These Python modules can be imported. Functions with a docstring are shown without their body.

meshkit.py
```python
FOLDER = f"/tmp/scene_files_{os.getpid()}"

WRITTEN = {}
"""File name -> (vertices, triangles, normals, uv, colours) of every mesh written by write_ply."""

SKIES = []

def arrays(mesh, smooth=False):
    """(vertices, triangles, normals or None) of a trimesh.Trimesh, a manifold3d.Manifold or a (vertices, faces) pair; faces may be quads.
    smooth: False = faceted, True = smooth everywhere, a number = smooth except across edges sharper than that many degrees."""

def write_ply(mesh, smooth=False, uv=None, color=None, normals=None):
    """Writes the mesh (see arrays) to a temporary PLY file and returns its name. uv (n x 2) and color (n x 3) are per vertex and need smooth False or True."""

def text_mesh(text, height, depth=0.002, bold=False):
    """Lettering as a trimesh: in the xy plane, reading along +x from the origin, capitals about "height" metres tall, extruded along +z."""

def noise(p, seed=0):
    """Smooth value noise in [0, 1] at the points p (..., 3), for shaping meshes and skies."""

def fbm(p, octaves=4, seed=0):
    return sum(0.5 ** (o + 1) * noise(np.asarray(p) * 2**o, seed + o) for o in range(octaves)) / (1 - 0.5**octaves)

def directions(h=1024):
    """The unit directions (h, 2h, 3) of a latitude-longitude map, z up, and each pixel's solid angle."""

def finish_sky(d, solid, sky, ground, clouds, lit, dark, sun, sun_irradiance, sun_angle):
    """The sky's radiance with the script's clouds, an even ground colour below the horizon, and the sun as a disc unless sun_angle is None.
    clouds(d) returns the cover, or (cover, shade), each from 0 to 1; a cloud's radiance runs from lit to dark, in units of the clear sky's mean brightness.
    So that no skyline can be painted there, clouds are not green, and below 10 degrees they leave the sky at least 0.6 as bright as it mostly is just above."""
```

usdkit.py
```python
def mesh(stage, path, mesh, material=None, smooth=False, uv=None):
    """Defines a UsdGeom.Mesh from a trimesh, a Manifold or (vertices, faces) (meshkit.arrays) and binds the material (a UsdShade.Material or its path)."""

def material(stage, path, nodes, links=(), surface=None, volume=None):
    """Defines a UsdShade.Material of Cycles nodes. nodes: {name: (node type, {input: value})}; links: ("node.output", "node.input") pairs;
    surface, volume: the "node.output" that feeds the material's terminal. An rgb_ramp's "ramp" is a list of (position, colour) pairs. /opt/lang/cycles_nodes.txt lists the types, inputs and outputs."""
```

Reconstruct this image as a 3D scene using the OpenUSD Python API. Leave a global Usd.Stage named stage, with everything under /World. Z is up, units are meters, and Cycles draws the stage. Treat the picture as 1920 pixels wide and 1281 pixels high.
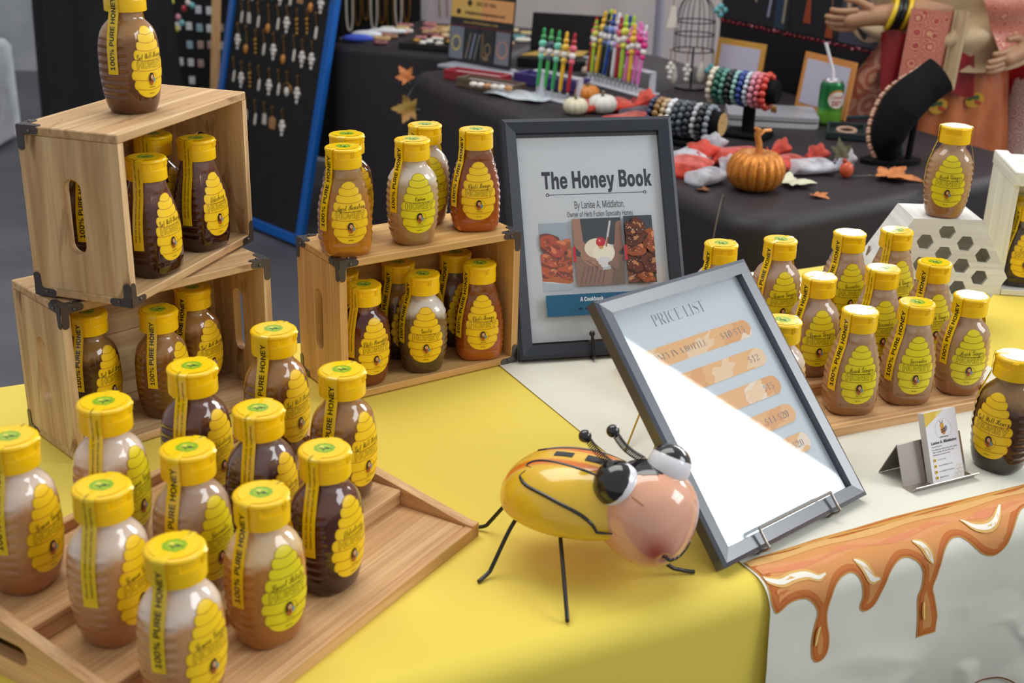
import math, random, numpy as np, trimesh, usdkit, meshkit
from pxr import Usd, UsdGeom, UsdLux, UsdShade, Gf, Sdf, Vt
from shapely.geometry import Polygon, LineString, Point, box as sbox, MultiPolygon
from shapely import affinity, union_all
from shapely.ops import unary_union

random.seed(7)
rng = np.random.default_rng(11)
PI = math.pi
T = 0.75                                             # height of the honey table's top
stage = Usd.Stage.CreateInMemory()
UsdGeom.Xform.Define(stage, '/World')
stage.SetDefaultPrim(stage.GetPrimAtPath('/World'))
UsdGeom.Scope.Define(stage, '/World/Looks')

# ------------------------------------------------------------------ camera, sky, lights, exposure
FPX, PITCH, ROLL, CAMZ = 2317.45, 0.379175, 0.029265, T + 0.69771
_cp, _sp = math.cos(PITCH), math.sin(PITCH)
_fw, _u0, _r0 = np.array([0, _cp, -_sp]), np.array([0, _sp, _cp]), np.array([1.0, 0, 0])
CR = math.cos(ROLL) * _r0 + math.sin(ROLL) * _u0
CU = -math.sin(ROLL) * _r0 + math.cos(ROLL) * _u0
cam = UsdGeom.Camera.Define(stage, '/World/camera')
cam.AddTransformOp().Set(Gf.Matrix4d(*CR, 0, *CU, 0, *(-_fw), 0, 0, 0, CAMZ, 1))
cam.CreateHorizontalApertureAttr(36.0)
cam.CreateVerticalApertureAttr(36.0 * 1281 / 1920)
cam.CreateFocalLengthAttr(36.0 * FPX / 1920)
cam.CreateClippingRangeAttr((0.02, 200.0))
cam.CreateFStopAttr(6.3)
cam.CreateFocusDistanceAttr(1.62)
cam.CreateExposureAttr(-0.26)

def rect_light(name, pos, look, w, h, power, color):
    l = UsdLux.RectLight.Define(stage, '/World/' + name)
    pos, look = np.array(pos, float), np.array(look, float)
    z = pos - look; z /= np.linalg.norm(z)
    x = np.cross([0, 0, 1.0], z)
    x = np.array([1.0, 0, 0]) if np.linalg.norm(x) < 1e-6 else x / np.linalg.norm(x)
    y = np.cross(z, x)
    l.AddTransformOp().Set(Gf.Matrix4d(*x, 0, *y, 0, *z, 0, *pos, 1))
    l.CreateWidthAttr(w); l.CreateHeightAttr(h); l.CreateIntensityAttr(power); l.CreateColorAttr(Gf.Vec3f(*color))
    return l

dome = UsdLux.DomeLight.Define(stage, '/World/hall_light')       # the even light of the big hall all round
dome.CreateIntensityAttr(0.19); dome.CreateColorAttr(Gf.Vec3f(0.97, 0.98, 1.0))
rect_light('window_daylight', (4.6, 0.78, T + 2.62), (0.0, 0.78, T + 0.4), 2.4, 2.1, 9.0, (0.95, 0.98, 1.0))
rect_light('high_window_light', (3.55, 6.1, T + 1.95), (0.5, 1.6, T + 0.9), 4.1, 1.05, 16.0, (1.0, 0.99, 0.97))
rect_light('ceiling_lamp_light', (-0.4, 2.5, T + 3.4), (-0.3, 1.9, T), 3.2, 2.0, 5.2, (1.0, 0.97, 0.92))

def at(u, v, z=0.0):
    """The point at height z over the table top that the photo shows at pixel (u, v)."""
    d = _fw + (u - 960) / FPX * CR - (v - 640.5) / FPX * CU
    t = (T + z - CAMZ) / d[2]
    return np.array([0, 0, CAMZ]) + t * d

# ------------------------------------------------------------------ helpers
def S(*c):
    """sRGB 0-255 -> linear"""
    c = np.array(c if len(c) > 1 else (c[0],) * 3, float) / 255
    return tuple(np.where(c <= 0.04045, c / 12.92, ((c + 0.055) / 1.055) ** 2.4))

MATS = {}
def mat(name, nodes, links=(), surface='p.BSDF'):
    if name not in MATS:
        MATS[name] = usdkit.material(stage, '/World/Looks/' + name, nodes, links, surface=surface)
    return MATS[name]
def plain(name, color, rough=0.5, **k):
    k.setdefault('base_color', color)
    return mat(name, {'p': ('principled_bsdf', {'roughness': rough, **k})})
def mottled(name, c1, c2, scale=8, rough=0.6, bump=0.0, detail=4, **k):
    nodes = {'t': ('texture_coordinate', {}), 'n': ('noise_texture', {'scale': scale, 'detail': detail, 'roughness': 0.6}),
             'r': ('rgb_ramp', {'ramp': [(0.3, c1), (0.7, c2)]}), 'p': ('principled_bsdf', {'roughness': rough, **k})}
    links = [('t.object', 'n.vector'), ('n.fac', 'r.fac'), ('r.color', 'p.base_color')]
    if bump:
        nodes['b'] = ('bump', {'strength': bump, 'distance': 0.002}); links += [('n.fac', 'b.height'), ('b.normal', 'p.normal')]
    return mat(name, nodes, links)
def wood(name, dark, light, axis=0, rough=0.5, freq=70.0, stretch=3.0, streak=None, shift=0.0):
    sc = [freq] * 3; sc[axis] = stretch
    sc2 = [freq * 3] * 3; sc2[axis] = stretch * 2
    mid = tuple((np.array(dark) + np.array(light)) / 2)
    nodes = {'t': ('texture_coordinate', {}), 'm': ('mapping', {'scale': tuple(sc), 'location': (shift, shift * 2, shift)}), 'm2': ('mapping', {'scale': tuple(sc2)}),
             'n': ('noise_texture', {'scale': 1.0, 'detail': 3, 'roughness': 0.55, 'distortion': 0.8}), 'n2': ('noise_texture', {'scale': 1.0, 'detail': 2}),
             'r': ('rgb_ramp', {'ramp': [(0.25, dark), (0.5, mid), (0.62, light)]}), 'r2': ('rgb_ramp', {'ramp': [(0.35, (0.78,) * 3), (0.6, (1, 1, 1))]}),
             'x': ('mix', {'mix_type': 'multiply', 'fac': 0.7}), 'b': ('bump', {'strength': 0.15, 'distance': 0.001}), 'p': ('principled_bsdf', {'roughness': rough, 'specular_ior_level': 0.35})}
    links = [('t.object', 'm.vector'), ('m.vector', 'n.vector'), ('t.object', 'm2.vector'), ('m2.vector', 'n2.vector'), ('n.fac', 'r.fac'), ('n2.fac', 'r2.fac'),
             ('r.color', 'x.color1'), ('r2.color', 'x.color2'), ('n2.fac', 'b.height'), ('b.normal', 'p.normal')]
    if streak:
        nodes.update({'n3': ('noise_texture', {'scale': 9.0, 'detail': 4, 'distortion': 1.5}), 'r3': ('rgb_ramp', {'ramp': [(0.60, (1, 1, 1)), (0.72, streak)]}), 'x2': ('mix', {'mix_type': 'multiply', 'fac': 0.8}),
                      'm3': ('mapping', {'scale': tuple(3.0 if i != axis else 0.8 for i in range(3)), 'location': (shift, 0, 0)})})
        links += [('t.object', 'm3.vector'), ('m3.vector', 'n3.vector'), ('n3.fac', 'r3.fac'), ('x.color', 'x2.color1'), ('r3.color', 'x2.color2'), ('x2.color', 'p.base_color')]
    else:
        links += [('x.color', 'p.base_color')]
    return mat(name, nodes, links)
def printed(name='print_satin', rough=0.4, **k):
    return mat(name, {'a': ('attribute', {'attribute': 'Cd'}), 'p': ('principled_bsdf', {'roughness': rough, **k})}, [('a.color', 'p.base_color')])

taken = {}
def numbered(parent, name):
    k = (parent, name); n = taken.get(k, 0); taken[k] = n + 1
    return parent + '/' + (name if n == 0 else f'{name}_{n:03d}')
def path_of(p):
    return '/World' if p is None else str(p.GetPath()) if hasattr(p, 'GetPath') else p
def tag(prim, label=None, cat=None, group=None, kind=None):
    for k, v in (('label', label), ('category', cat), ('group', group), ('kind', kind)):
        if v: prim.SetCustomDataByKey(k, v)
    return prim
def thing(name, label, cat, loc=(0, 0, 0), rz=0.0, group=None, scale=None, kind=None):
    x = UsdGeom.Xform.Define(stage, numbered('/World', name))
    x.AddTranslateOp().Set(Gf.Vec3d(*map(float, loc)))
    x.AddRotateZOp().Set(float(math.degrees(rz)))
    if scale: x.AddScaleOp().Set(Gf.Vec3f(scale, scale, scale))
    return tag(x.GetPrim(), label, cat, group, kind)
def dup(root, label, loc, rz=0.0, group=None, scale=None, name=None, cat=None):
    was = root.GetCustomData()
    nm = name or root.GetName().rsplit('_', 1)[0] if root.GetName()[-3:].isdigit() else (name or root.GetName())
    r = thing(nm, label, cat or was['category'], loc, rz, group or was.get('group'), scale)
    r.GetReferences().AddInternalReference(root.GetPath())
    r.SetInstanceable(True)
    return r
def emit(name, v, f, m, parent=None, smooth=False, colors=None, label=None):
    """ONE Mesh prim under parent"""
    p = numbered(path_of(parent), name)
    v, f = np.asarray(v, float), np.asarray(f, int)
    used = np.unique(f)
    if len(used) < len(v):                                          # leave out points that no face uses
        to = np.zeros(len(v), int); to[used] = np.arange(len(used)); v, f = v[used], to[f]
        colors = None if colors is None else np.asarray(colors)[used]
    if colors is not None:
        v, f = np.asarray(v, float), np.asarray(f, int)
        g = usdkit.mesh(stage, p, (v, f), m, smooth=bool(smooth))
        pv = UsdGeom.PrimvarsAPI(g).CreatePrimvar('Cd', Sdf.ValueTypeNames.Color3fArray, 'vertex')
        pv.Set(Vt.Vec3fArray.FromNumpy(np.asarray(colors, np.float32)))
    else:
        g = usdkit.mesh(stage, p, (np.asarray(v, float), np.asarray(f, int)), m, smooth=smooth)
    if label: g.GetPrim().SetCustomDataByKey('label', label)
    return g.GetPrim()

class MB:
    """collects shapes that become one mesh"""
    def __init__(s): s.v, s.f, s.c, s.n = [], [], [], 0
    def add(s, v, f, c=None):
        v, f = np.asarray(v, float), np.asarray(f, int)
        if f.shape[1] == 4: f = np.vstack([f[:, [0, 1, 2]], f[:, [0, 2, 3]]])
        s.v.append(v); s.f.append(f + s.n); s.n += len(v)
        if c is not None:
            c = np.asarray(c, float); s.c.append(np.tile(c, (len(v), 1)) if c.ndim == 1 else c)
        return s
    def tm(s, m, c=None): return s.add(m.vertices, m.faces, c)
    def arrays(s): return np.vstack(s.v), np.vstack(s.f)
    def build(s, name, m, parent=None, smooth=False, label=None):
        v, f = s.arrays()
        return emit(name, v, f, m, parent, smooth, np.vstack(s.c) if s.c else None, label)

def rot(axis, a):
    return trimesh.transformations.rotation_matrix(a, axis)[:3, :3]
def rbox(sx, sy, sz, c=(0, 0, 0), r=0.0015, R=None):
    """box with chamfered edges, centred at c"""
    h = np.array([sx, sy, sz]) / 2; r = min(r, h.min() * 0.9)
    pts = []
    for a in (-1, 1):
        for b in (-1, 1):
            for d in (-1, 1):
                sgn = np.array([a, b, d])
                for k in range(3):
                    p = (h - r) * sgn; p[k] = h[k] * sgn[k]; pts.append(p)
    m = trimesh.Trimesh(np.array(pts)).convex_hull
    v = np.array(m.vertices)
    if R is not None: v = v @ np.asarray(R).T
    return v + np.array(c), np.array(m.faces)
def lathe(prof, n=48, cap0=True, cap1=True):
    prof = np.asarray(prof, float); k = len(prof)
    a = np.arange(n) / n * 2 * PI
    v = np.stack([prof[:, None, 0] * np.cos(a), prof[:, None, 0] * np.sin(a), np.repeat(prof[:, 1:2], n, 1)], -1).reshape(-1, 3)
    return v, grid_faces(k, n, cap0, cap1, v)
def grid_faces(k, n, cap0=True, cap1=True, v=None):
    i, j = np.meshgrid(np.arange(k - 1), np.arange(n), indexing='ij')
    a, b = i * n + j, i * n + (j + 1) % n
    f = np.concatenate([np.stack([a, b, b + n], -1).reshape(-1, 3), np.stack([a, b + n, a + n], -1).reshape(-1, 3)])
    e = []
    if cap0: e += [(0, t + 1, t) for t in range(1, n - 1)]
    if cap1: o = (k - 1) * n; e += [(o, o + t, o + t + 1) for t in range(1, n - 1)]
    return np.vstack([f, np.array(e)]) if e else f
def spline(pts, n=10):
    """Catmull-Rom through pts"""
    p = np.asarray(pts, float); p = np.vstack([2 * p[0] - p[1], p, 2 * p[-1] - p[-2]]); out = []
    for i in range(1, len(p) - 2):
        t = np.linspace(0, 1, n, endpoint=False)[:, None]
        out.append(0.5 * (2 * p[i] + (p[i + 1] - p[i - 1]) * t + (2 * p[i - 1] - 5 * p[i] + 4 * p[i + 1] - p[i + 2]) * t ** 2 + (3 * p[i] - p[i - 1] - 3 * p[i + 1] + p[i + 2]) * t ** 3))
    return np.vstack(out + [p[-2:-1]])
def tube(pts, r, n=10, closed=False):
    p = np.asarray(pts, float); k = len(p)
    r = np.broadcast_to(np.asarray(r, float), (k,))
    d = np.gradient(p, axis=0) if not closed else np.roll(p, -1, 0) - np.roll(p, 1, 0)
    d /= np.maximum(np.linalg.norm(d, axis=1, keepdims=True), 1e-12)
    u = np.cross(d[0], [0, 0, 1.0]); u = np.cross(d[0], [1.0, 0, 0]) if np.linalg.norm(u) < 1e-3 else u
    u /= np.linalg.norm(u); rings = []
    a = np.arange(n) / n * 2 * PI
    for i in range(k):
        u = u - d[i] * (u @ d[i]); u /= max(np.linalg.norm(u), 1e-12); w = np.cross(d[i], u)
        rings.append(p[i] + r[i] * (np.cos(a)[:, None] * u + np.sin(a)[:, None] * w))
    v = np.vstack(rings)
    if closed:
        rings.append(rings[0]); f = grid_faces(k + 1, n, False, False) % (k * n)
        return v, f
    return v, grid_faces(k, n)
def ball(c, r, sub=2, sc=(1, 1, 1)):
    m = trimesh.creation.icosphere(sub, 1.0)
    return np.array(m.vertices) * r * np.array(sc) + np.array(c), np.array(m.faces)
def polys(g):
    if g.is_empty: return []
    return [x for x in getattr(g, 'geoms', [g]) if x.geom_type == 'Polygon' and x.area > 1e-10]
def tri2(g):
    """flat triangulation of a shapely shape -> (v2, f)"""
    V, F, n = [], [], 0
    for x in polys(g):
        v, f = trimesh.creation.triangulate_polygon(x, engine='earcut')
        V.append(np.asarray(v)); F.append(np.asarray(f) + n); n += len(v)
    return (np.vstack(V), np.vstack(F)) if V else (np.zeros((0, 2)), np.zeros((0, 3), int))
def extr(g, d, z0=0.0):
    V, F, n = [], [], 0
    for x in polys(g):
        m = trimesh.creation.extrude_polygon(x, d, engine='earcut')
        V.append(np.array(m.vertices)); F.append(np.array(m.faces) + n); n += len(m.vertices)
    v = np.vstack(V); v[:, 2] += z0
    return v, np.vstack(F)
def refine(v, f, edge):
    v3 = np.column_stack([v, np.zeros(len(v))])
    v3, f = trimesh.remesh.subdivide_to_size(v3, f, edge, max_iter=12)
    return v3[:, :2], f
def frame_from(o, x, y):
    """maps (x, y, z) of a flat drawing onto the plane through o spanned by x, y"""
    o, x, y = (np.asarray(a, float) for a in (o, x, y)); z = np.cross(x, y); z /= np.linalg.norm(z)
    return lambda v: o + v[:, :1] * x + v[:, 1:2] * y + (v[:, 2:3] if v.shape[1] > 2 else 0) * z

import glob
from PIL import Image, ImageDraw, ImageFont
_FD = glob.glob('/opt/blender-*/*/datafiles/fonts/Inter.woff2')[0].rsplit('/', 1)[0]
_TX = {}
ORD = ['leftmost', 'second', 'third', 'fourth', 'fifth', 'sixth', 'seventh', 'eighth', 'ninth', 'tenth', 'eleventh', 'twelfth', 'thirteenth', 'fourteenth', 'fifteenth']
def nth(k): return ORD[k] + ('' if k == 0 else ' from the left')
def text(s, height, style='regular', width=None, center=True):
    """lettering as a flat shapely shape; capitals height tall; width, if given, is the width it is fitted to"""
    key = (s, style)
    if key not in _TX:
        if style in ('script', 'serif', 'italic'):
            font = ImageFont.truetype(glob.glob(_FD + '/NotoSansMath*')[0], 96)
            bu, bl = {'script': (0x1D4D0, 0x1D4EA), 'serif': (0x1D400, 0x1D41A), 'italic': (0x1D468, 0x1D482)}[style]
            q = ''.join(chr(bu + ord(c) - 65) if 'A' <= c <= 'Z' else chr(bl + ord(c) - 97) if 'a' <= c <= 'z' else chr(0x1D7CE + ord(c) - 48) if c.isdigit() and style == 'serif' else c for c in s)
        else:
            font = ImageFont.truetype(_FD + '/Inter.woff2', 96); q = s
            font.set_variation_by_axes([32, {'regular': 430, 'bold': 750, 'black': 880, 'light': 300}[style]])
        x0, y0, x1, y1 = font.getbbox(q, anchor='ls')
        im = Image.new('L', (x1 - x0 + 8, y1 - y0 + 8))
        ImageDraw.Draw(im).text((4 - x0, 4 - y0), q, 255, font, anchor='ls')
        on = np.pad(np.asarray(im) > 127, ((0, 0), (1, 1))).astype(np.int8)
        rows, st = np.nonzero(np.diff(on, axis=1) == 1); en = np.nonzero(np.diff(on, axis=1) == -1)[1]
        from shapely import box as vbox
        g = union_all(vbox(st, -rows - 1, en, -rows)).buffer(0.6).buffer(-0.6).simplify(0.8)
        _TX[key] = affinity.affine_transform(g, [1 / 70, 0, 0, 1 / 70, 0, (4 - y0) / 70])
    g = _TX[key]
    b = g.bounds; sx = height if width is None else width / (b[2] - b[0])
    return affinity.affine_transform(g, [sx, 0, 0, height, -sx * ((b[0] + b[2]) / 2 if center else b[0]), 0])

def stick(items, dz=0.00008, z0=0.0, edge=None, curve=None):
    """flat print: (shape, colour) layers stacked dz apart; curve maps the flat (x, y, z) to space. Returns an MB."""
    mb = MB()
    for i, (g, c) in enumerate(items):
        v, f = tri2(g)
        if not len(v): continue
        if edge: v, f = refine(v, f, edge)
        v = np.column_stack([v, np.full(len(v), z0 + i * dz)])
        mb.add(curve(v) if curve else v, f, c)
    return mb
def ell(x, y, a, b=None, rz=0):
    g = affinity.scale(Point(0, 0).buffer(1, 12), a, b or a)
    return affinity.translate(affinity.rotate(g, rz, origin=(0, 0)), x, y)
def rrect(x0, y0, x1, y1, r): return sbox(x0 + r, y0 + r, x1 - r, y1 - r).buffer(r, 5)
def stadium(x0, x1, y, r): return LineString([(x0, y), (x1, y)]).buffer(r, 8)
# ------------------------------------------------------------------ materials used in many places
M_black_metal = plain('black_wire', S(22, 22, 24), 0.35, specular_ior_level=0.6)
M_print = printed()
M_gloss_print = printed('print_gloss', 0.13, specular_ior_level=0.7)
M_matte_print = printed('print_matte', 0.75)
M_yellow_cloth = mottled('yellow_cloth', S(232, 208, 76), S(235, 212, 84), 3, 0.72, 0.0, sheen_weight=0.1)
M_cream_cloth = mottled('cream_cloth', S(222, 221, 206), S(232, 231, 217), 5, 0.7, 0.15, sheen_weight=0.1)
M_black_cloth = mottled('charcoal_tablecloth', S(33, 27, 32), S(39, 32, 38), 6, 0.6, 0.0)
M_drape = mottled('black_drape', S(13, 13, 16), S(22, 22, 26), 12, 0.9, 0.1)
W_D, W_L = S(184, 140, 94), S(224, 192, 146)
M_crate = [wood(f'pine_{"xyz"[a]}', W_D, W_L, a, 0.55, 42, 2.2, streak=S(150, 112, 80), shift=0.3 * a) for a in range(3)]
M_crate_gold = [wood(f'golden_pine_{"xyz"[a]}', S(200, 150, 86), S(228, 184, 118), a, 0.5, 60, 2.0) for a in range(3)]
M_bamboo = [wood(f'bamboo_{"xyz"[a]}', S(206, 156, 104), S(230, 188, 138), a, 0.38, 90, 2.5, shift=1.3 * a) for a in range(3)]
M_white_wood = [wood(f'whitewash_{"xyz"[a]}', S(222, 220, 212), S(242, 241, 236), a, 0.6, 40, 1.6) for a in range(3)]
M_bracket = plain('dark_metal_corner', S(104, 98, 98), 0.36, metallic=0.85)
M_steel = plain('brushed_steel', S(176, 168, 160), 0.32, metallic=0.9)
M_glass = mat('picture_glass', {'l': ('layer_weight', {'blend': 0.5}), 'w': ('math', {'math_type': 'power', 'value2': 3.0}), 'q': ('math', {'math_type': 'multiply_add', 'value2': 0.95, 'value3': 0.036}), 't': ('transparent_bsdf', {'color': (0.97, 0.98, 0.98)}),
              'g': ('glossy_bsdf', {'roughness': 0.02, 'color': (1, 1, 1)}), 'x': ('mix_closure', {})}, [('l.facing', 'w.value1'), ('w.value', 'q.value1'), ('q.value', 'x.fac'), ('t.BSDF', 'x.closure1'), ('g.BSDF', 'x.closure2')], surface='x.closure')

# ------------------------------------------------------------------ the setting: floor and far walls
def plate(name, x0, x1, y0, y1, z0, z1, m, parent=None, label=None):
    p = emit(name, *rbox(x1 - x0, y1 - y0, z1 - z0, ((x0 + x1) / 2, (y0 + y1) / 2, (z0 + z1) / 2), 0.002), m, parent)
    return p
M_floor = mottled('polished_concrete', S(82, 82, 88), S(106, 106, 113), 1.6, 0.42, 0.03)
tag(plate('floor', -9, 9, -4, 9.2, -0.05, 0.0, M_floor), 'grey polished concrete floor of the hall', None, None, 'structure')
M_wall = mottled('grey_wall_paint', S(196, 189, 188), S(206, 199, 198), 2, 0.8)
M_wall_left = mottled('grey_curtain_cloth', S(176, 180, 190), S(222, 224, 232), 2.2, 0.85)
tag(plate('wall_back', -0.62, 6.0, 5.95, 6.05, 0, 1.75, M_wall), 'pale grey partition wall behind the jewellery stall', None, None, 'structure')
tag(plate('wall_left', -9, -2.2, 8.2, 8.3, 0, 3.0, M_wall_left), 'mottled grey far wall at the left', None, None, 'structure')

# ------------------------------------------------------------------ the honey table
AT = math.radians(27.1)
E1, E2 = np.array([math.cos(AT), math.sin(AT), 0]), np.array([-math.sin(AT), math.cos(AT), 0])
EF, ER = 0.845, 0.03                                              # front edge (along E2) and its rounding
def cloth_rings(outline, nrm, T, R, drop, wave=0.012, seed=1, nd=14, lift=0.0, flare=0.03):
    """a cloth over a table: outline (n, 2) of the vertical drop, outward normals; top at T"""
    n = len(outline); rings = []
    per = np.cumsum(np.r_[0, np.linalg.norm(np.diff(outline, axis=0), axis=1)])
    w = meshkit.fbm(np.column_stack([per * 5.0, np.zeros(n), np.zeros(n) + seed]), 3, seed) - 0.5
    for k in range(7):
        a = k / 6 * PI / 2
        rings.append(np.column_stack([outline - nrm * R * (1 - math.sin(a)), np.full(n, T - R * (1 - math.cos(a)))]))
    for k in range(1, nd + 1):
        s = k / nd
        off = (w * wave * 2 * s ** 0.7 + flare * s)[:, None]
        rings.append(np.column_stack([outline + nrm * off, np.full(n, T - R - (drop - R) * s)]))
    return np.vstack(rings), n
def round_rect_outline(x0, x1, y0, y1, r, step=0.02):
    pts, nr = [], []
    for cx, cy, a0 in ((x1 - r, y1 - r, 0), (x0 + r, y1 - r, 90), (x0 + r, y0 + r, 180), (x1 - r, y0 + r, 270)):
        for a in np.radians(np.linspace(a0, a0 + 90, 10)):
            pts.append((cx + r * math.cos(a), cy + r * math.sin(a))); nr.append((math.cos(a), math.sin(a)))
    P, N = [], []
    for i in range(len(pts)):
        p, q = np.array(pts[i]), np.array(pts[(i + 1) % len(pts)]); a, b = np.array(nr[i]), np.array(nr[(i + 1) % len(pts)])
        k = max(1, int(np.linalg.norm(q - p) / step))
        for t in range(k):
            P.append(p + (q - p) * t / k); v = a + (b - a) * t / k; N.append(v / np.linalg.norm(v))
    return np.array(P), np.array(N)
def tablecloth(name, label, ex, ey, x0, x1, y0, y1, r, R, m, drop, origin=(0, 0), seed=1, wave=0.012, flare=0.03, th=T):
    o, nn = round_rect_outline(x0, x1, y0, y1, r)
    v, n = cloth_rings(o, nn, th, R, drop, wave, seed, flare=flare)
    k = len(v) // n
    f = grid_faces(k, n, False, False)[:, ::-1]
    v = np.vstack([v, [[(x0 + x1) / 2, (y0 + y1) / 2, th]]])
    f = np.vstack([f, [(i, (i + 1) % n, len(v) - 1) for i in range(n)]])
    w = np.column_stack([origin[0] + v[:, 0] * ex[0] + v[:, 1] * ey[0], origin[1] + v[:, 0] * ex[1] + v[:, 1] * ey[1], v[:, 2]])
    return tag(emit(name, w, f[:, ::-1], m, None, 50), label, 'tablecloth')
tablecloth('tablecloth', 'bright yellow tablecloth over the honey display table', E1, E2, -0.06, 2.3, EF, 1.70, 0.09, ER, M_yellow_cloth, 0.70, wave=0.006, flare=0.015)
t = thing('folding_table', 'folding table hidden under the yellow tablecloth', 'table', (*(E1 * 1.1 + E2 * 1.27)[:2], 0), AT)
emit('tabletop', *rbox(2.2, 0.76, 0.03, (0, 0, T - 0.022)), plain('table_plastic', S(200, 200, 198)), t)
for sx in (-0.95, 0.95):
    for sy in (-0.3, 0.3):
        emit('leg', *tube([(sx, sy, 0), (sx, sy, T - 0.037)], 0.013, 8), M_steel, t)

# the cream runner with its printed honey drip
P0, P1 = 0.738, 1.41
def on_runner(v, lift=0.0015):
    """(p along the edge, q down the cloth, h) -> space"""
    p, q, h = v[:, 0], v[:, 1], v[:, 2] + lift
    a = np.clip(q / ER, 0, PI / 2)
    y = np.where(q < 0, EF + ER - q, np.where(q < ER * PI / 2, EF + ER - (ER + h) * np.sin(a), EF - h))
    z = np.where(q < 0, h, np.where(q < ER * PI / 2, (ER + h) * np.cos(a) - ER, -ER - (q - ER * PI / 2)))
    rip = np.where(q > 0.05, (meshkit.fbm(np.column_stack([p * 9 + q * 5, q * 5 - p * 2, q * 0]), 3, 5) - 0.5) * 0.03 * np.clip((q - 0.05) * 8, 0, 1), 0)
    ridge = (0.5 - np.abs(meshkit.fbm(np.column_stack([p * 7 + q * 11, q * 13 - p * 6, q * 0 + 3]), 2, 9) - 0.5) * 2) * 0.009 * np.clip((q - 0.09) * 9, 0, 1)
    y = y - np.maximum(rip + ridge + 0.004, 0) - np.clip(q - 0.04, 0, 1) * 0.022
    return p[:, None] * E1 + y[:, None] * E2 + np.column_stack([0 * p, 0 * p, z + T])
gp = np.linspace(P0, P1, 130)
gq = np.r_[np.linspace(-(1.695 - EF - ER), -0.002, 40), np.linspace(0, ER * PI / 2, 9), np.linspace(0.055, 0.55, 110)]
G = np.array([[p, q, 0] for q in gq for p in gp])
G2 = G.copy(); G2[:, 2] = -0.0012
n = len(gp); nq = len(gq)
ii, jj = np.meshgrid(np.arange(nq - 1), np.arange(n - 1), indexing='ij'); a = (ii * n + jj).ravel()
fq = np.vstack([np.column_stack([a, a + n, a + n + 1]), np.column_stack([a, a + n + 1, a + 1])])
runner = thing('table_runner', 'cream table runner with a printed orange honey drip hanging over the front edge', 'table runner')
emit('cloth', on_runner(G), fq, M_cream_cloth, runner, True)
OUT = [(0.7412,0.0190),(0.7397,0.0347),(0.7445,0.0460),(0.7499,0.0465),(0.7628,0.0402),(0.7781,0.0393),(0.7890,0.0430),(0.7981,0.0536),(0.8011,0.0627),(0.7982,0.0766),(0.7960,0.0929),(0.7975,0.1104),(0.8023,0.1205),(0.8085,0.1241),(0.8163,0.1225),(0.8218,0.1133),(0.8214,0.0960),(0.8171,0.0798),(0.8152,0.0666),(0.8170,0.0525),(0.8228,0.0380),(0.8336,0.0297),(0.8482,0.0275),(0.8564,0.0348),(0.8609,0.0474),(0.8627,0.0585),(0.8605,0.0685),(0.8633,0.0756),(0.8719,0.0780),(0.8827,0.0724),(0.8916,0.0555),(0.8991,0.0389),(0.9132,0.0291),(0.9255,0.0281),(0.9360,0.0332),(0.9436,0.0415),(0.9478,0.0531),(0.9470,0.0681),(0.9432,0.0801),(0.9451,0.1026)]
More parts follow.
